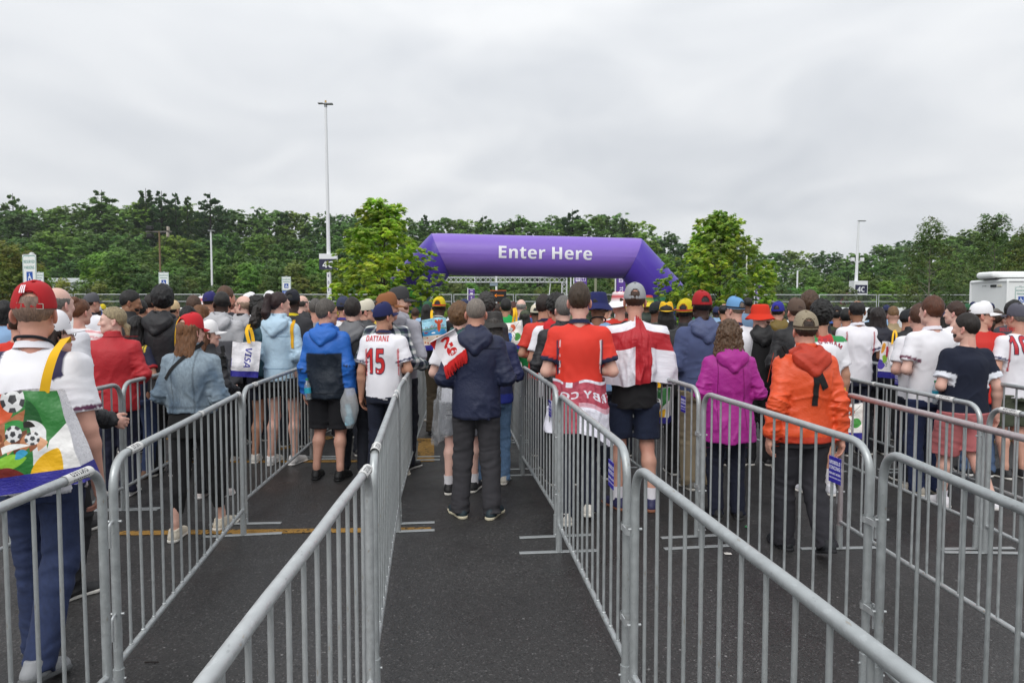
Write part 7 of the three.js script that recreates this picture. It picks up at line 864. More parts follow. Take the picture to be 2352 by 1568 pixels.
add('hdcap', { x: 2088, y: 709, s: 178, turn: 6, look: 32, skin: SK.c, hair: { style: 'under', color: H.dk }, hat: { kind: 'cap', color: '#26282c', brim: '#2f3236', open: 0 }, top: { kind: 'jacket', color: '#18181b' }, bottom: DK.black, arms: ['front', 'phone'], label: 'person in a black cap with a red badge and black jacket' });
add(null, { x: 2104, y: 702, s: 142, look: 10, skin: SK.c, hair: { style: 'under', color: H.dk }, hat: { kind: 'cap', color: '#d8cfbc', open: 0 }, top: { kind: 'tee', color: '#d8d6d8' }, label: 'person in a cream cap just left of the reddish brown hair' });
add(null, { x: 2112, y: 700, s: 232, skin: SK.a, turn: -4, hair: { style: 'short', color: '#5e3a26' }, top: { kind: 'jersey', color: '#e8e7ec' }, bottom: DK.jeansD, arms: ['front', 'front'], label: 'person in a white shirt hidden behind the white polo' });
add(null, { x: 2195, y: 694, s: 192, turn: -6, look: -40, face: 1, skin: SK.g, hair: { style: 'short', color: '#4a2f22' }, top: { kind: 'tee', color: '#e8e6ec' }, label: 'person with brown hair in white looking left behind the navy T-shirt' });
add('redjersey', { x: 2257, y: 692, s: 222, turn: 14, look: 44, face: 1, glasses: 1, skin: SK.b, hair: { style: 'under', color: H.br }, hat: { kind: 'cap', color: '#eeedf0', open: 0, pitch: 2 }, top: { kind: 'jersey', color: '#c8281f', hem: 0.74 }, bottom: { kind: 'jeans', color: '#5a7296' }, arms: ['hang', 'front'], shoes: { upper: '#202024', sole: '#e4e2de' }, label: 'person in a white cap and glasses with a red jersey' });
add(null, { x: 2295, y: 713, s: 172, sex: 'f', turn: 8, look: 20, skin: SK.b, hair: { style: 'lowpony', color: '#4a3424' }, top: { kind: 'tee', color: '#23242a' }, label: 'person with brown tied hair behind the white cap and glasses' });
add(null, { x: 2318, y: 715, s: 126, look: -4, skin: SK.c, hair: { style: 'under', color: H.dk }, hat: { kind: 'cap', color: '#1c3a2c', open: 0 }, top: { kind: 'tee', color: '#dcdade' }, label: 'person in a dark green cap near the right edge' });
add('ten', { x: 2340, y: 697, s: 226, turn: -6, look: -24, g: 1.08, glasses: 1, skin: SK.b, hair: { style: 'under', color: H.gy }, hat: { kind: 'cap', color: '#54535e', open: 0 }, top: { kind: 'jersey', color: '#ffffff', paint: PAINT.sleeveline }, bottom: { kind: 'shorts', color: '#4a5040' }, arms: ['front', 'front'], label: 'person in a white jersey with number ten at the right edge' });
add(null, { x: 2330, y: 693, s: 178, look: -10, skin: SK.c, hair: { style: 'mop', color: H.blk }, top: { kind: 'tee', color: '#44464e' }, label: 'person with black hair behind the grey cap at the right edge' });
// ------------------------------------------------------------------ prints on shirts, straps, scarf, flags
const bil = (a, b, c, d, u, v) => [mix(mix(a[0], b[0], u), mix(d[0], c[0], u), v), mix(mix(a[1], b[1], u), mix(d[1], c[1], u), v)]; // a b top row, d c bottom row
function patch(R, name, q, nu, nv, m, o = {}) { const L = q.map((p) => R.loc(p[0], p[1], o.dz ?? 0.12)); return onBack(R, name, 0, 1, 0, 1, nu, nv, m, { ...o, bend: (u, v) => bil(L[0], L[1], L[2], L[3], u, v) }); }
const rectq = (x0, x1, y0, y1) => [[x0, y0], [x1, y0], [x1, y1], [x0, y1]];
patch(C.dattani, 'name_print', rectq(836, 892, 767, 789), 24, 8, printMat(512, 192, (g, w, h) => { g.fillStyle = '#c9252b'; g.textAlign = 'center'; g.font = 'bold 150px sans-serif'; g.fillText('DATTANI', w / 2, 146, w - 10); }));
patch(C.dattani, 'number_print', rectq(835, 888, 794, 864), 20, 24, printMat(320, 420, (g, w, h) => { g.font = 'bold 470px sans-serif'; g.textAlign = 'center'; g.lineJoin = 'round'; g.lineWidth = 26; g.strokeStyle = '#23264a'; g.strokeText('15', w / 2, 378, w - 30); g.fillStyle = '#cf2a2c'; g.fillText('15', w / 2, 378, w - 30); g.fillStyle = '#e9dfe6'; for (const x of [72, 200]) { g.beginPath(); g.roundRect(x - 10, 340, 20, 24, 6); g.fill(); } }));
patch(C.beckham, 'name_print', rectq(1856, 1940, 774, 818), 36, 16, printMat(768, 376, (g, w, h) => { g.fillStyle = '#cb2a30'; g.strokeStyle = '#23264a'; g.lineWidth = 5; g.textAlign = 'center'; g.font = 'bold 120px sans-serif';[...'BECKHAM'].forEach((c, i) => { const a = (i - 3) * 0.24; g.save(); g.translate(w / 2 + Math.sin(a) * 450, 500 - Math.cos(a) * 380); g.rotate(a); g.fillText(c, 0, 0); g.strokeText(c, 0, 0); g.restore(); }); }));
patch(C.beckham, 'number_print', rectq(1878, 1916, 818, 872), 14, 16, printMat(220, 300, (g, w, h) => { g.font = 'bold 340px sans-serif'; g.textAlign = 'center'; g.lineWidth = 18; g.strokeStyle = '#23264a'; g.strokeText('7', w / 2, 270, w - 20); g.fillStyle = '#cb2a30'; g.fillText('7', w / 2, 270, w - 20); }));
patch(C.ten, 'name_print', rectq(2310, 2378, 749, 765), 24, 6, printMat(640, 150, (g, w, h) => { g.fillStyle = '#bf2833'; g.textAlign = 'center'; g.font = 'bold 120px sans-serif'; g.fillText('BELLINGHAM', w / 2, 118, w - 10); }));
patch(C.ten, 'number_print', rectq(2319, 2366, 767, 818), 16, 18, printMat(300, 330, (g, w, h) => { g.font = 'bold 370px sans-serif'; g.textAlign = 'center'; g.lineWidth = 22; g.strokeStyle = '#23264a'; g.strokeText('10', w / 2, 298, w - 26); g.fillStyle = '#bf2833'; g.fillText('10', w / 2, 298, w - 26); }));
patch(C.mexico, 'name_print', rectq(1150, 1176, 735, 746), 12, 5, printMat(256, 96, (g, w, h) => { g.fillStyle = '#b99a4c'; g.textAlign = 'center'; g.font = 'bold 80px sans-serif'; g.fillText('MEXICO', w / 2, 76, w - 8); }));
const strapM = mat('cloth', '#161618');
function strap(R, x0, y0, x1, y1, wpx, m = strapM, name = 'strap') { const dx = x1 - x0, dy = y1 - y0, L = Math.hypot(dx, dy), nx = -dy / L * wpx / 2, ny = dx / L * wpx / 2; return patch(R, name, [[x0 + nx, y0 + ny], [x0 - nx, y0 - ny], [x1 - nx, y1 - ny], [x1 + nx, y1 + ny]], 3, 22, m, { off: 0.006 }); }
strap(C.denim, 372, 872, 452, 786, 9); strap(C.greyyoke, 497, 752, 516, 733, 9); strap(C.orange, 1868, 853, 1866, 930, 14); strap(C.orange, 1874, 855, 1892, 892, 17); strap(C.orange, 1797, 816, 1822, 802, 20); strap(C.lightblue, 668, 735, 672, 800, 7, mat('cloth', '#e0a820')); strap(C.blackhood, 404, 728, 402, 795, 6, mat('cloth', '#e0b020'));
const seamM = (c) => mat('cloth', c); for (const [R, c, l] of [[C.navy, '#10152a', [[1042, 800, 1150, 800], [1022, 958, 1138, 958]]], [C.magenta, '#7c1265', [[1652, 800, 1646, 985], [1704, 800, 1712, 985], [1625, 1033, 1728, 1033]]], [C.orange, '#a8371a', [[1775, 880, 1790, 812], [1778, 1030, 1900, 1030]]], [C.bluejacket, '#0f1722', [[712, 902, 792, 902]]], [C.polo, '#343c5a', [[1580, 868, 1648, 868]]], [C.blonde, '#8a1820', [[228, 774, 306, 774]]], [C.greyyoke, '#4c4c52', [[482, 826, 548, 826]]], [C.lightblue, '#8fadc4', [[612, 772, 676, 772], [606, 846, 676, 846]]]]) for (const q of l) { const m = patch(R, 'seam', (() => { const dx = q[2] - q[0], dy = q[3] - q[1], L = Math.hypot(dx, dy), nx = -dy / L * 0.75, ny = dx / L * 0.75; return [[q[0] + nx, q[1] + ny], [q[0] - nx, q[1] - ny], [q[2] - nx, q[3] - ny], [q[2] + nx, q[3] + ny]]; })(), 1, 26, seamM(c), { off: 0.0025 }); }
strap(C.wcap, 500, 795, 512, 850, 12); 
{ // knitted scarf end over the left shoulder of the navy jacket
  const R = C.navy, t = thing('scarf', 'red and white scarf with a red emblem and fringe over the navy shoulder', 'scarf'); t.matrixAutoUpdate = true; R.t.updateMatrixWorld(); t.position.copy(R.t.position); t.rotation.copy(R.t.rotation); t.scale.copy(R.t.scale);
  const q = [[985, 788], [1042, 757], [1070, 801], [1021, 841]];
  const m = new THREE.MeshStandardMaterial({ roughness: 0.95, side: THREE.DoubleSide, bumpMap: rep(T.knit, 0.3), bumpScale: 0.002, map: canvasTex(384, 384, (g, w, h) => { g.fillStyle = '#ece8ec'; g.fillRect(0, 0, w, h); g.fillStyle = '#cf2626'; g.beginPath(); g.moveTo(0, 0); g.lineTo(110, 0); g.lineTo(0, 120); g.fill(); g.textAlign = 'center'; g.save(); g.translate(w * 0.52, h * 0.5); g.scale(1.25, 0.92); g.lineJoin = 'round'; g.strokeStyle = '#cf2626'; g.lineWidth = 12; g.font = 'bold 215px sans-serif'; g.fillText('2', 0, -8); g.strokeText('2', 0, -8); g.fillText('6', 6, 150); g.strokeText('6', 6, 150); g.fillStyle = '#ece8ec'; g.beginPath(); g.ellipse(4, -6, 18, 34, 0, 0, 7); g.fill(); g.font = 'bold 46px sans-serif'; g.fillText('FIFA', 8, 140); g.restore(); }) });
  const L = q.map((p) => R.loc(p[0], p[1], 0.1)); const qu = (u, v) => bil(L[0], L[1], L[2], L[3], u, v);
  const c = onBack(R, 'scarf_cloth', 0, 1, 0, 1, 22, 22, m, { off: 0.016, parent: t, bend: qu });
  const P = c.geometry.attributes.position, rods = []; for (let i = 0; i <= 22; i++) for (let k = 0; k < 3; k++) { const id = 22 * 23 + i, a = V(P.getX(id), P.getY(id), P.getZ(id)), b = a.clone().add(V(0.022 + rr(-0.012, 0.012), -0.085 * rr(0.75, 1.15), 0.004 + rr(-0.012, 0.02))); a.y += rr(-0.006, 0.006); rods.push(tube([a, a.clone().lerp(b, 0.5).add(V(rr(-0.006, 0.006), 0, 0.012)), b], 0.0055, 5, 5)); }
  part('fringe', merge(rods), mat('cloth', '#c41e1e'), t).userData.kind = 'stuff';
  // strip of the scarf that runs over the shoulder to the front
  part('scarf_end', sheet(8, 10, (u, v) => { const a = qu(0, 0), b = qu(1, 0), x = mix(a[0], b[0], u), y = mix(a[1], b[1], u); return [x + v * 0.02, y + 0.02 * Math.sin(v * Math.PI) - v * 0.02, mix(0.08, -0.14, v)]; }), m, t);
}
function coat(R, name, label, geo, m) { const t = thing(name, label, 'flag'); t.position.copy(R.t.position); t.rotation.copy(R.t.rotation); t.scale.copy(R.t.scale); part('flag_cloth', geo, m, t); return t; }
const flagM = (draw, w = 640, h = 448, o = {}) => new THREE.MeshPhysicalMaterial({ map: canvasTex(w, h, draw), roughness: 0.6, side: THREE.DoubleSide, bumpMap: rep(T.crease, 0.5), bumpScale: 0.006, sheen: 0.3, ...o });
{ // flag worn as a cape
  const R = C.flagman, A = 1.95, f = wrap(R, [R.top], -A, A, 1.0, 1.5, 90, 60, { off: 0.014, fold: 0.032, hang: 0.0, flare: 0.0, smooth: 5, seed: 3.3, yOf: (u, v) => { const e = Math.abs(2 * u - 1), top = 1.525 - 0.115 * Math.pow(e, 0.9); return mix(top, 1.0 + 0.018 * Math.sin(u * 11) - 0.06 * (1 - u) * e + 0.02 * ns(u * 6, 2, 3), v); } });
  coat(R, 'flag_cape', 'white flag with a red cross worn as a cape under the grey cap', sheet(90, 60, f, (u, v) => [u, 1 - v]), flagM((g, w, h) => { g.fillStyle = '#e9e8f0'; g.fillRect(0, 0, w, h); g.fillStyle = '#b3202b'; g.fillRect(0, h * 0.15, w, h * 0.29); g.fillRect(w * 0.465, 0, w * 0.185, h); g.strokeStyle = 'rgba(0,0,0,0.05)'; for (let i = 1; i < 7; i++) { g.beginPath(); g.moveTo(0, i * h / 7); g.lineTo(w, i * h / 7); g.stroke(); } }));
}
{ // flag tied round the waist
  const R = C.orangered, A = 2.6, f = wrap(R, [R.top, R.bottom], -A, A, 0.60, 1.07, 90, 50, { off: 0.014, fold: 0.022, hang: 0.06, flare: 0.045, seed: 8.1, yOf: (u, v) => mix(1.065 - 0.012 * Math.sin(u * 20), 0.60 + 0.10 * Math.sin(u * 3.1 + 0.4) - 0.05 * sstep(0.6, 0.72, u) + 0.04 * ns(u * 4, 1, 1), v) });
  coat(R, 'waist_flag', 'white and red flag with mirrored letters tied below the orange red jersey', sheet(90, 50, f, (u, v) => [u, 1 - v]), flagM((g, w, h) => { g.fillStyle = '#e6e5f0'; g.fillRect(0, 0, w, h); g.fillStyle = '#b84a5c'; g.fillRect(0, h * 0.05, w, h * 0.37); g.fillRect(w * 0.34, 0, w * 0.14, h); g.fillStyle = '#e6e5f0'; g.fillRect(w * 0.36, 0, w * 0.06, h * 0.1); g.fillStyle = '#d9a7b4'; g.fillRect(w * 0.48, h * 0.42, w, h * 0.08); g.save(); g.translate(w * 0.93, h * 0.33); g.scale(-1, 1); g.fillStyle = '#e9e6f0'; g.font = 'bold 84px sans-serif'; g.textAlign = 'left'; g.fillText('DERBY COUNTY', 0, 0); g.restore(); }));
}
{ // clear rain poncho
  const R = C.poncho, A = 2.4, f = wrap(R, [R.top, R.bottom], -2.5, 0.6, 0.5, 1.12, 60, 40, { off: 0.015, fold: 0.045, hang: 0.08, flare: 0.03, seed: 5.5, yOf: (u, v) => mix(1.10 + 0.04 * Math.sin(u * 7), 0.52 + 0.2 * ns(u * 5, 2, 2) + 0.12 * (u - 0.5), v) });
  const t = coat(R, 'rain_poncho', 'clear plastic poncho hanging left of the navy jacket', sheet(60, 40, f), new THREE.MeshPhysicalMaterial({ color: '#f2f4f6', transmission: 0.86, thickness: 0, roughness: 0.2, side: THREE.DoubleSide, bumpMap: rep(T.crease, 0.3), bumpScale: 0.012 })); t.userData.category = 'poncho';
}
// ------------------------------------------------------------------ carried bags and bottles
const artTex = (k) => canvasTex(320, 320, (g, w, h) => { // a bold illustrated print: sweeps of colour, balls, arms
  const sw = (c, pts) => { g.fillStyle = c; g.beginPath(); g.moveTo(pts[0] * w, pts[1] * h); for (let i = 2; i + 3 < pts.length; i += 4) g.quadraticCurveTo(pts[i] * w, pts[i + 1] * h, pts[i + 2] * w, pts[i + 3] * h); g.closePath(); g.fill(); };
  const ball = (x, y, r) => { g.save(); g.beginPath(); g.arc(x * w, y * h, r * w, 0, 7); g.clip(); g.fillStyle = '#dcdcdc'; g.fillRect(0, 0, w, h); g.fillStyle = '#37373a'; for (let i = 0; i < 6; i++) { const a = i * 1.2566 + 0.4, d = i === 5 ? 0 : r * 0.95; g.beginPath(); for (let q = 0; q < 5; q++) g.lineTo((x + Math.cos(a) * d + Math.cos(a + q * 1.2566) * r * 0.38) * w, (y + Math.sin(a) * d + Math.sin(a + q * 1.2566) * r * 0.38) * h); g.closePath(); g.fill(); } g.restore(); };
  if (k === 0) { g.fillStyle = '#2f7a36'; g.fillRect(0, 0, w, h); sw('#d2552a', [0, 0, 0.4, -0.05, 0.5, 0.0, 0.44, 0.3, 0.26, 0.42, 0.1, 0.56, 0, 0.6]); sw('#eceae8', [1.0, 0.42, 0.9, 0.5, 0.78, 0.62, 0.72, 0.8, 0.6, 1.0, 0.8, 1.02, 1.0, 1.0, 1.0, 0.7, 1.0, 0.42]); sw('#2a5f30', [0.0, 0.3, 0.14, 0.2, 0.2, 0.26, 0.12, 0.44, 0.02, 0.5]); sw('#ad6a44', [0, 0.5, 0.1, 0.4, 0.3, 0.34, 0.5, 0.26, 0.66, 0.18, 0.72, 0.3, 0.5, 0.4, 0.3, 0.5, 0.16, 0.72, 0.05, 0.8, 0, 0.76]); sw('#8a4a2c', [0.05, 0.72, 0.12, 0.55, 0.22, 0.45, 0.3, 0.5, 0.24, 0.62, 0.16, 0.8, 0.05, 0.82]); sw('#1f5a2a', [0.6, 0.1, 0.8, 0.2, 0.7, 0.6, 0.62, 0.5, 0.5, 0.45]); sw('#e4e4e4', [0.56, 0.36, 0.74, 0.36, 0.76, 0.5, 0.72, 0.8, 0.78, 1.0, 0.6, 1.0, 0.56, 0.9, 0.62, 0.6, 0.56, 0.36]); sw('#e23a34', [0.0, 0.8, 0.12, 0.7, 0.24, 0.86, 0.16, 1.0, 0.0, 1.0]); sw('#8cc63a', [0.2, 0.78, 0.4, 0.68, 0.52, 0.8, 0.4, 0.95, 0.24, 0.9]); sw('#f0b91e', [0.52, 1.0, 0.6, 0.78, 0.84, 0.72, 0.9, 0.74, 0.84, 1.0]); sw('#7a2a24', [0.2, 0.9, 0.34, 0.84, 0.46, 1.0, 0.3, 1.02, 0.14, 1]); for (let i = 0; i < 7; i++) sw(['#b9794f', '#8f5433', '#d9a27c', '#6e3a22'][i % 4], [0.1 + i * 0.09, 0.62 + 0.05 * Math.sin(i * 2), 0.2 + i * 0.07, 0.5, 0.34 + i * 0.07, 0.55 + 0.08 * Math.cos(i), 0.3 + i * 0.08, 0.66, 0.16 + i * 0.08, 0.74]); sw('#2c8a3c', [0.3, 0.36, 0.5, 0.3, 0.56, 0.42, 0.4, 0.52, 0.3, 0.48]); sw('#f4f4f2', [0.24, 0.64, 0.4, 0.58, 0.58, 0.66, 0.4, 0.68, 0.26, 0.72]); sw('#3aa0c8', [0.42, 0.72, 0.5, 0.66, 0.54, 0.74, 0.48, 0.82, 0.4, 0.8]); sw('#1d1512', [0.52, 0.38, 0.6, 0.34, 0.64, 0.44, 0.58, 0.46, 0.52, 0.44]); ball(0.42, 0.09, 0.16); ball(0.4, 0.5, 0.1); ball(0.6, 0.58, 0.08); sw('#f6f6f6', [0.22, 0, 0.26, 0.0, 0.25, 0.1, 0.2, 0.5, 0.12, 0.86, 0.1, 0.86]); }
  else if (k === 1) { g.fillStyle = '#ece8e2'; g.fillRect(0, 0, w, h); sw('#2f6fc0', [0.3, 0.5, 0.4, 0.4, 0.5, 0.46, 0.6, 0.7, 0.4, 0.9, 0.3, 0.8, 0.2, 0.7]); sw('#d4582c', [0.5, 0.1, 0.7, 0.05, 0.72, 0.3, 0.6, 0.45, 0.48, 0.4]); sw('#f0c02a', [0.1, 0.1, 0.3, 0.05, 0.34, 0.26, 0.2, 0.36, 0.06, 0.3]); sw('#4a9a44', [0.7, 0.5, 0.9, 0.45, 0.95, 0.7, 0.8, 0.9, 0.66, 0.8]); sw('#c23a4a', [0.1, 0.7, 0.3, 0.62, 0.36, 0.9, 0.2, 1, 0.04, 0.95]); g.strokeStyle = '#33261f'; g.lineWidth = 4; for (let i = 0; i < 9; i++) { g.beginPath(); g.moveTo(rr(0, w), rr(0, h)); g.quadraticCurveTo(rr(0, w), rr(0, h), rr(0, w), rr(0, h)); g.stroke(); } ball(0.5, 0.3, 0.09); }
  else if (k === 2) { g.fillStyle = '#9fd6ea'; g.fillRect(0, 0, w, h * 0.42); g.fillStyle = '#2c8ac0'; g.fillRect(0, h * 0.38, w, h * 0.28); g.fillStyle = '#d7c6b6'; g.fillRect(0, h * 0.64, w, h); g.fillStyle = '#8a9aa8'; for (let i = 0; i < 16; i++) g.fillRect(i * 20, h * (0.24 + 0.12 * rnd()), 15, h * 0.16); g.fillStyle = '#3c8a58'; g.fillRect(0, h * 0.37, w, h * 0.03); g.fillStyle = '#d2512c'; g.beginPath(); g.ellipse(w * 0.7, h * 0.3, 22, 74, 0.05, 0, 7); g.fill(); for (const x of [-1, 1]) { g.beginPath(); g.ellipse(w * 0.7 + x * 32, h * 0.15, 17, 28, x * 0.7, 0, 7); g.fill(); } ball(0.4, 0.3, 0.055); g.fillStyle = '#f1f1ee'; g.beginPath(); g.ellipse(w * 0.45, h * 0.55, 26, 9, 0, 0, 7); g.fill(); g.fillStyle = '#b23a2a'; g.beginPath(); g.ellipse(w * 0.15, h * 0.52, 26, 8, 0, 0, 7); g.fill(); for (let i = 0; i < 40; i++) { g.fillStyle = pick(['#c2452e', '#7a5a44', '#d9a05a', '#5a7a8a', '#e7d9c4']); g.fillRect(rr(0, w), h * rr(0.68, 0.98), rr(5, 26), rr(4, 16)); } g.fillStyle = '#2f7a9a'; g.font = 'bold 17px sans-serif'; g.fillText('WORLD CUP 26', 14, 28); }
  else { g.fillStyle = '#ebe7ea'; g.fillRect(0, 0, w, h); sw('#5a4ab0', [0.0, 0.1, 0.3, 0.0, 0.5, 0.2, 0.3, 0.4, 0.0, 0.4]); sw('#8ab83a', [0.3, 0.3, 0.6, 0.2, 0.7, 0.5, 0.4, 0.6, 0.2, 0.5]); sw('#c2324a', [0.5, 0.5, 0.8, 0.4, 0.95, 0.7, 0.7, 0.9, 0.5, 0.8]); sw('#e8a23a', [0.1, 0.6, 0.4, 0.6, 0.4, 0.9, 0.2, 1.0, 0.05, 0.9]); ball(0.6, 0.25, 0.1); }
});
const visaTex = canvasTex(320, 320, (g, w, h) => { g.fillStyle = '#eceaee'; g.fillRect(0, 0, w, h); g.save(); g.translate(w * 0.56, h * 0.52); g.rotate(Math.PI / 2 + 0.05); g.fillStyle = '#2c2f92'; g.font = 'italic bold 104px sans-serif'; g.textAlign = 'center'; g.textBaseline = 'middle'; g.fillText('VISA', 0, 0, 250); g.restore(); });
const bagMat = (map) => new THREE.MeshStandardMaterial({ map, roughness: 0.45, side: THREE.DoubleSide, bumpMap: rep(T.crease, 1.2), bumpScale: 0.01 });
const bagWhite = mat('plastic', '#e6e4e8', { roughness: 0.5, bumpMap: rep(T.crease, 0.4), bumpScale: 0.008 }), bagBlue = mat('plastic', '#2a2694', { roughness: 0.45, bumpMap: rep(T.crease, 0.4), bumpScale: 0.006 }), yellowStrap = mat('cloth', '#e9b41c');
function ribbon(pts, w, across) { const cv = new THREE.CatmullRomCurve3(pts, false, 'centripetal'); return sheet(2, 26, (u, v) => { const p = cv.getPoint(v).addScaledVector(across, (u - 0.5) * w); return [p.x, p.y, p.z]; }); }
function tote(x, y, s, o) { // x, y: middle of the bag's bottom edge in the picture
  const p = atDepth(x, y, FL / s), { w, h, d } = o, t = thing('tote_bag', o.label, 'bag', [p.x, p.y, p.z], 0, 'printed tote bags'); t.rotation.set(o.pitch ?? 0, o.yaw ?? 0, o.roll ?? 0, 'YXZ'); const sd = x * 0.13;
  const sag = (u, v, z) => 0.022 * ns(u * 3.5 + sd, v * 3.5, z) + 0.018 * Math.sin(Math.PI * u) * Math.sin(Math.PI * v);
  const tp = (v) => 1 + ((o.taper ?? 1.05) - 1) * v, dep = (v) => d / 2 * mix(1, 0.45, v), b0 = 0.17; const face = (sg, v0, v1) => (u, v) => { const vv = mix(v1, v0, v); return [(u - 0.5) * w * tp(vv), vv * h + 0.012 * Math.sin(u * 5 + sd) * vv, sg * (dep(vv) + sag(u, vv, sg))]; };
  part('front_panel', sheet(14, 14, face(1, b0, 1), (u, v) => [u, 1 - v]), bagMat(o.art), t); part('back_panel', sheet(14, 14, face(-1, b0, 1)), bagWhite, t);
  for (const sg of [-1, 1]) part('side_gusset', sheet(4, 12, (u, v) => { const vv = mix(1, b0, v); return [sg * (w / 2 * tp(vv) - 0.035 * vv * Math.sin(Math.PI * u)), vv * h + 0.012 * Math.sin((sg + 1) * 2.5 + sd) * vv, mix(-1, 1, u) * (dep(vv) + sag(sg > 0 ? 1 : 0, vv, u > 0.5 ? 1 : -1))]; }), o.side ? bagMat(o.side) : bagWhite, t);
  const base = [sheet(14, 4, face(1, 0, b0)), sheet(14, 4, face(-1, 0, b0)), sheet(6, 2, (u, v) => [(u - 0.5) * w, 0, mix(-1, 1, v) * dep(0)])]; for (const sg of [-1, 1]) base.push(sheet(2, 3, (u, v) => { const vv = mix(b0, 0, v); return [sg * w / 2 * tp(vv), vv * h, mix(-1, 1, u) * dep(vv)]; })); part('base_panel', merge(base), bagBlue, t);
  for (const st of o.straps ?? []) { const pts = st.map((q) => { const W = atDepth(q[0], q[1], q[2]); t.updateMatrixWorld(); return t.worldToLocal(W); }); part('strap', ribbon(pts, o.sw ?? 0.035, V(1, 0.15, 0).normalize()), yellowStrap, t); }
  return t;
}
const art = [0, 1, 2, 3].map(artTex);
tote(92, 1116, 515, { w: 0.44, h: 0.43, d: 0.16, yaw: 0.18, roll: 0.13, taper: 0.68, art: art[0], sw: 0.046, straps: [[[100, 905, 3.02], [108, 860, 3.02], [124, 812, 3.05], [146, 781, 3.15], [150, 776, 3.24], [152, 788, 3.40]]], label: 'large tote bag with a colourful football print on the back of the white jersey' });
tote(560, 864, 216, { w: 0.27, h: 0.37, d: 0.16, yaw: 0.42, roll: -0.10, art: visaTex, side: art[3], straps: [[[572, 788, 7.2], [566, 762, 7.25], [571, 745, 7.4]], [[582, 790, 7.3], [578, 765, 7.4], [571, 745, 7.5]]], label: 'white tote bag with VISA in blue beside the teal jacket' });
tote(1180, 802, 158, { w: 0.30, h: 0.40, d: 0.14, yaw: -0.22, roll: 0.10, art: art[1], straps: [[[1178, 740, 9.9], [1181, 720, 9.9], [1180, 707, 10.1]], [[1186, 740, 9.9], [1186, 720, 9.95], [1183, 707, 10.2]]], label: 'picture tote bag with yellow straps on the green hoodie' });
tote(2048, 866, 204, { w: 0.26, h: 0.40, d: 0.17, yaw: 0.5, roll: 0.0, art: visaTex, side: art[3], straps: [[[2050, 790, 7.6], [2052, 770, 7.7], [2055, 758, 7.9]], [[2058, 790, 7.6], [2060, 770, 7.7], [2057, 758, 7.9]]], label: 'white tote bag with VISA in blue beside the long dark hair' });
tote(1001, 803, 172, { w: 0.31, h: 0.42, d: 0.06, yaw: 0.05, roll: 0.06, pitch: 0.05, art: art[2], straps: [[[992, 735, 9.15], [991, 722, 9.2], [992, 712, 9.3]]], label: 'tote bag with a harbour and lobster picture under the yellow cap' });
tote(1508, 968, 228, { w: 0.27, h: 0.36, d: 0.16, yaw: -0.4, art: art[0], straps: [[[1505, 890, 6.8], [1510, 868, 6.85], [1512, 850, 7.0]], [[1514, 890, 6.8], [1517, 868, 6.85], [1515, 850, 7.0]]], label: 'colourful tote bag hanging low behind the flag cape' });
tote(1945, 1003, 250, { w: 0.25, h: 0.32, d: 0.12, yaw: -0.3, art: art[1], straps: [[[1942, 925, 6.2], [1940, 905, 6.2], [1938, 890, 6.2]]], label: 'picture tote bag hanging beside the denim shorts right of the orange jacket' });
const clearM = new THREE.MeshPhysicalMaterial({ color: '#eef4f6', transmission: 0.85, thickness: 0, roughness: 0.12, side: THREE.DoubleSide });
function bottle(x, y, s, label) { const p = atDepth(x, y, FL / s), t = thing('water_bottle', label, 'bottle', [p.x, p.y, p.z], 0, 'plastic water bottles'); part('bottle_body', lathe([[0.0001, 0], [0.028, 0.002], [0.032, 0.01], [0.031, 0.05], [0.033, 0.06], [0.033, 0.13], [0.026, 0.16], [0.013, 0.185], [0.012, 0.2]], 20), clearM, t); part('label_band', new THREE.CylinderGeometry(0.0338, 0.0338, 0.055, 20, 1, true).translate(0, 0.095, 0), mat('plastic', '#2fa3bf'), t); part('cap', new THREE.CylinderGeometry(0.015, 0.015, 0.018, 14).translate(0, 0.206, 0), mat('plastic', '#2c8a58'), t); t.rotation.z = 0.06; }
bottle(708, 918, 232, 'water bottle in the hand below the bright blue sleeve'); bottle(2152, 928, 256, 'water bottle held between the white polo and the navy T-shirt');
{ // clear carrier bag with a bottle in it
  const p = atDepth(803, 985, FL / 232), t = thing('plastic_bag', 'clear plastic carrier bag hanging left of the DATTANI jersey', 'bag', [p.x, p.y, p.z]);
  part('bag_film', sheet(28, 18, (u, v) => { const an = u * 2 * Math.PI, vv = 1 - v, r = (0.03 + 0.055 * Math.sin(Math.PI * Math.min(1, 0.12 + 0.88 * v)) * (0.8 + 0.5 * v)) * (1 + 0.22 * ns(Math.sin(an) * 3, Math.cos(an) * 3, v * 5)); return [Math.sin(an) * r, vv * 0.40 + 0.01, Math.cos(an) * r * 0.8]; }), new THREE.MeshPhysicalMaterial({ color: '#eef0f2', transmission: 0.72, thickness: 0, roughness: 0.35, side: THREE.DoubleSide, bumpMap: rep(T.crease, 0.4), bumpScale: 0.01 }), t);
  part('contents', merge([new THREE.CylinderGeometry(0.03, 0.032, 0.2, 14).rotateZ(0.2).translate(0.0, 0.15, 0), rbox(0.07, 0.1, 0.05, 0.02, -0.01, 0.08, 0.01)]), mat('plastic', '#9cc9d8'), t);
}
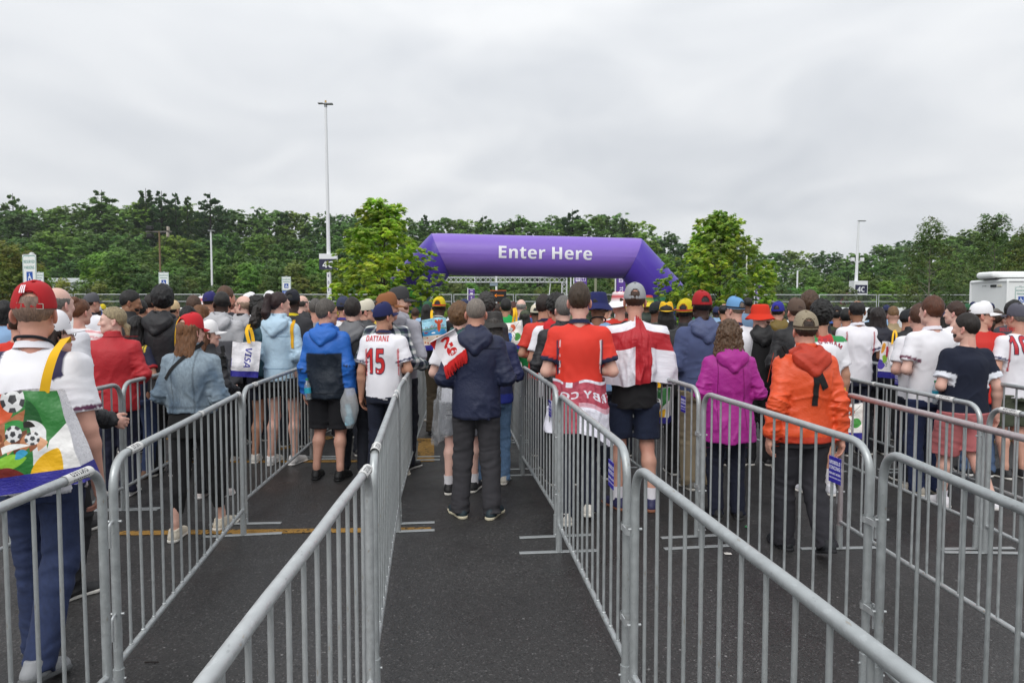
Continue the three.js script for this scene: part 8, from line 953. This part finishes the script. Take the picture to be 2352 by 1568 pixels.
// ------------------------------------------------------------------ the rest of the crowd, farther up the lanes
{
  const tops = [['white', '#dedde3'], ['white', '#e6e5ea'], ['red', '#a8262c'], ['black', '#1d1d20'], ['navy', '#1f2745'], ['grey', '#7d7f85'], ['blue', '#2f58a8'], ['green', '#2b6e44'], ['yellow', '#c9a92c'], ['pale blue', '#8eb0d2'], ['olive', '#555a3c'], ['maroon', '#5c1f2c'], ['black', '#232326'], ['white', '#d9d8de']];
  const hairs = [['black hair', 'short', '#161210'], ['brown hair', 'short', '#4a3020'], ['dark cropped hair', 'crop', '#1d1714'], ['grey hair', 'crop', '#7e7974'], ['a bald head', 'fringe', '#6a5a50'], ['long dark hair', 'long', '#1f1613'], ['long brown hair', 'long', '#54351f'], ['shaggy hair', 'mop', '#2b1e17'], ['curly hair', 'curly', '#1b1512'], ['a ponytail', 'lowpony', '#3a261a']];
  const hats = [['a white cap', 'cap', '#e6e4e8'], ['a black cap', 'cap', '#1f1f23'], ['a navy cap', 'cap', '#262d52'], ['a red cap', 'cap', '#aa2228'], ['a yellow cap', 'cap', '#d6bf22'], ['a khaki cap', 'cap', '#a3937a'], ['a white bucket hat', 'bucket', '#e6e5e8'], ['a blue bucket hat', 'bucket', '#3a5aa0'], ['a green cap', 'cap', '#2a5a3c']];
  const skins = Object.values(SK);
  const spots = PEOPLE.map((R) => [R.t.position.x, R.t.position.z]); let n = 0, guard = 0;
  const land = [[0, 'beyond the nearest red cap'], [200, 'beyond the striped shirt'], [330, 'beyond the black hooded jacket'], [450, 'beyond the grey hooded jacket'], [560, 'beyond the teal jacket'], [650, 'beyond the knit sweater'], [730, 'beyond the bright blue jacket'], [830, 'beyond the DATTANI jersey'], [960, 'beyond the lobster picture'], [1050, 'beyond the navy jacket'], [1140, 'beyond the green hoodie'], [1220, 'beyond the red hood'], [1320, 'beyond the orange red jersey'], [1420, 'beyond the flag cape'], [1510, 'beyond the yellow hat'], [1590, 'beyond the dark red cap'], [1690, 'beyond the magenta coat'], [1770, 'beyond the mustard hoodie'], [1850, 'beyond the tan mesh cap'], [1950, 'beyond the bald crown'], [2040, 'beyond the khaki shirt'], [2120, 'beyond the white polo'], [2220, 'beyond the navy T-shirt'], [2310, 'beyond the number ten']];
  while (n < 92 && guard++ < 4000) {
    const x = rr(-10, 2362), s = mix(150, 84, Math.pow(rnd(), 0.8)), Z = FL / s, X = (x - CX) / s; if (spots.some((q) => Math.hypot(q[0] - X, q[1] + Z) < 0.55)) continue; if (Math.abs(X) > 11.5) continue;
    spots.push([X, -Z]); n++; const f = rnd() < 0.36, hatted = rnd() < 0.42, top = pick(tops), hr = pick(f ? hairs.slice(5) : [0, 1, 2, 3, 4, 0, 1, 2, 7, 8].map((i) => hairs[i])), ht = pick(hats), Hh = f ? rr(1.6, 1.72) : rr(1.68, 1.86), lm = land.filter((q) => q[0] <= x).pop() ?? land[0];
    person({ x, y: YH - (Hh - EYE) * s, s, sex: f ? 'f' : 'm', share: 1, tier: 2, turn: rr(-18, 18), look: pick([-30, 0, 0, 25]), skin: pick(skins), w: f ? 0.88 : 1.0, g: 1.05, seed: 5, top: { kind: pick(['tee', 'tee', 'jacket', 'hoodie']), color: top[1] }, bottom: { kind: 'trousers', color: pick(['#22242c', '#2b3856', '#4a463e', '#1b1b1e']) }, arms: pick([['front', 'front'], ['hang', 'front']]), hair: { style: hatted ? (f ? 'underlong' : 'under') : hr[1], color: hr[2] }, hat: hatted ? { kind: ht[1], color: ht[2], open: rnd() < 0.5 ? 1 : 0 } : undefined, label: uniq(`far person with ${hatted ? ht[0] : hr[0]} and ${top[0]} top ${lm[1]}`) });
  }
}
renderer.render(scene, camera);
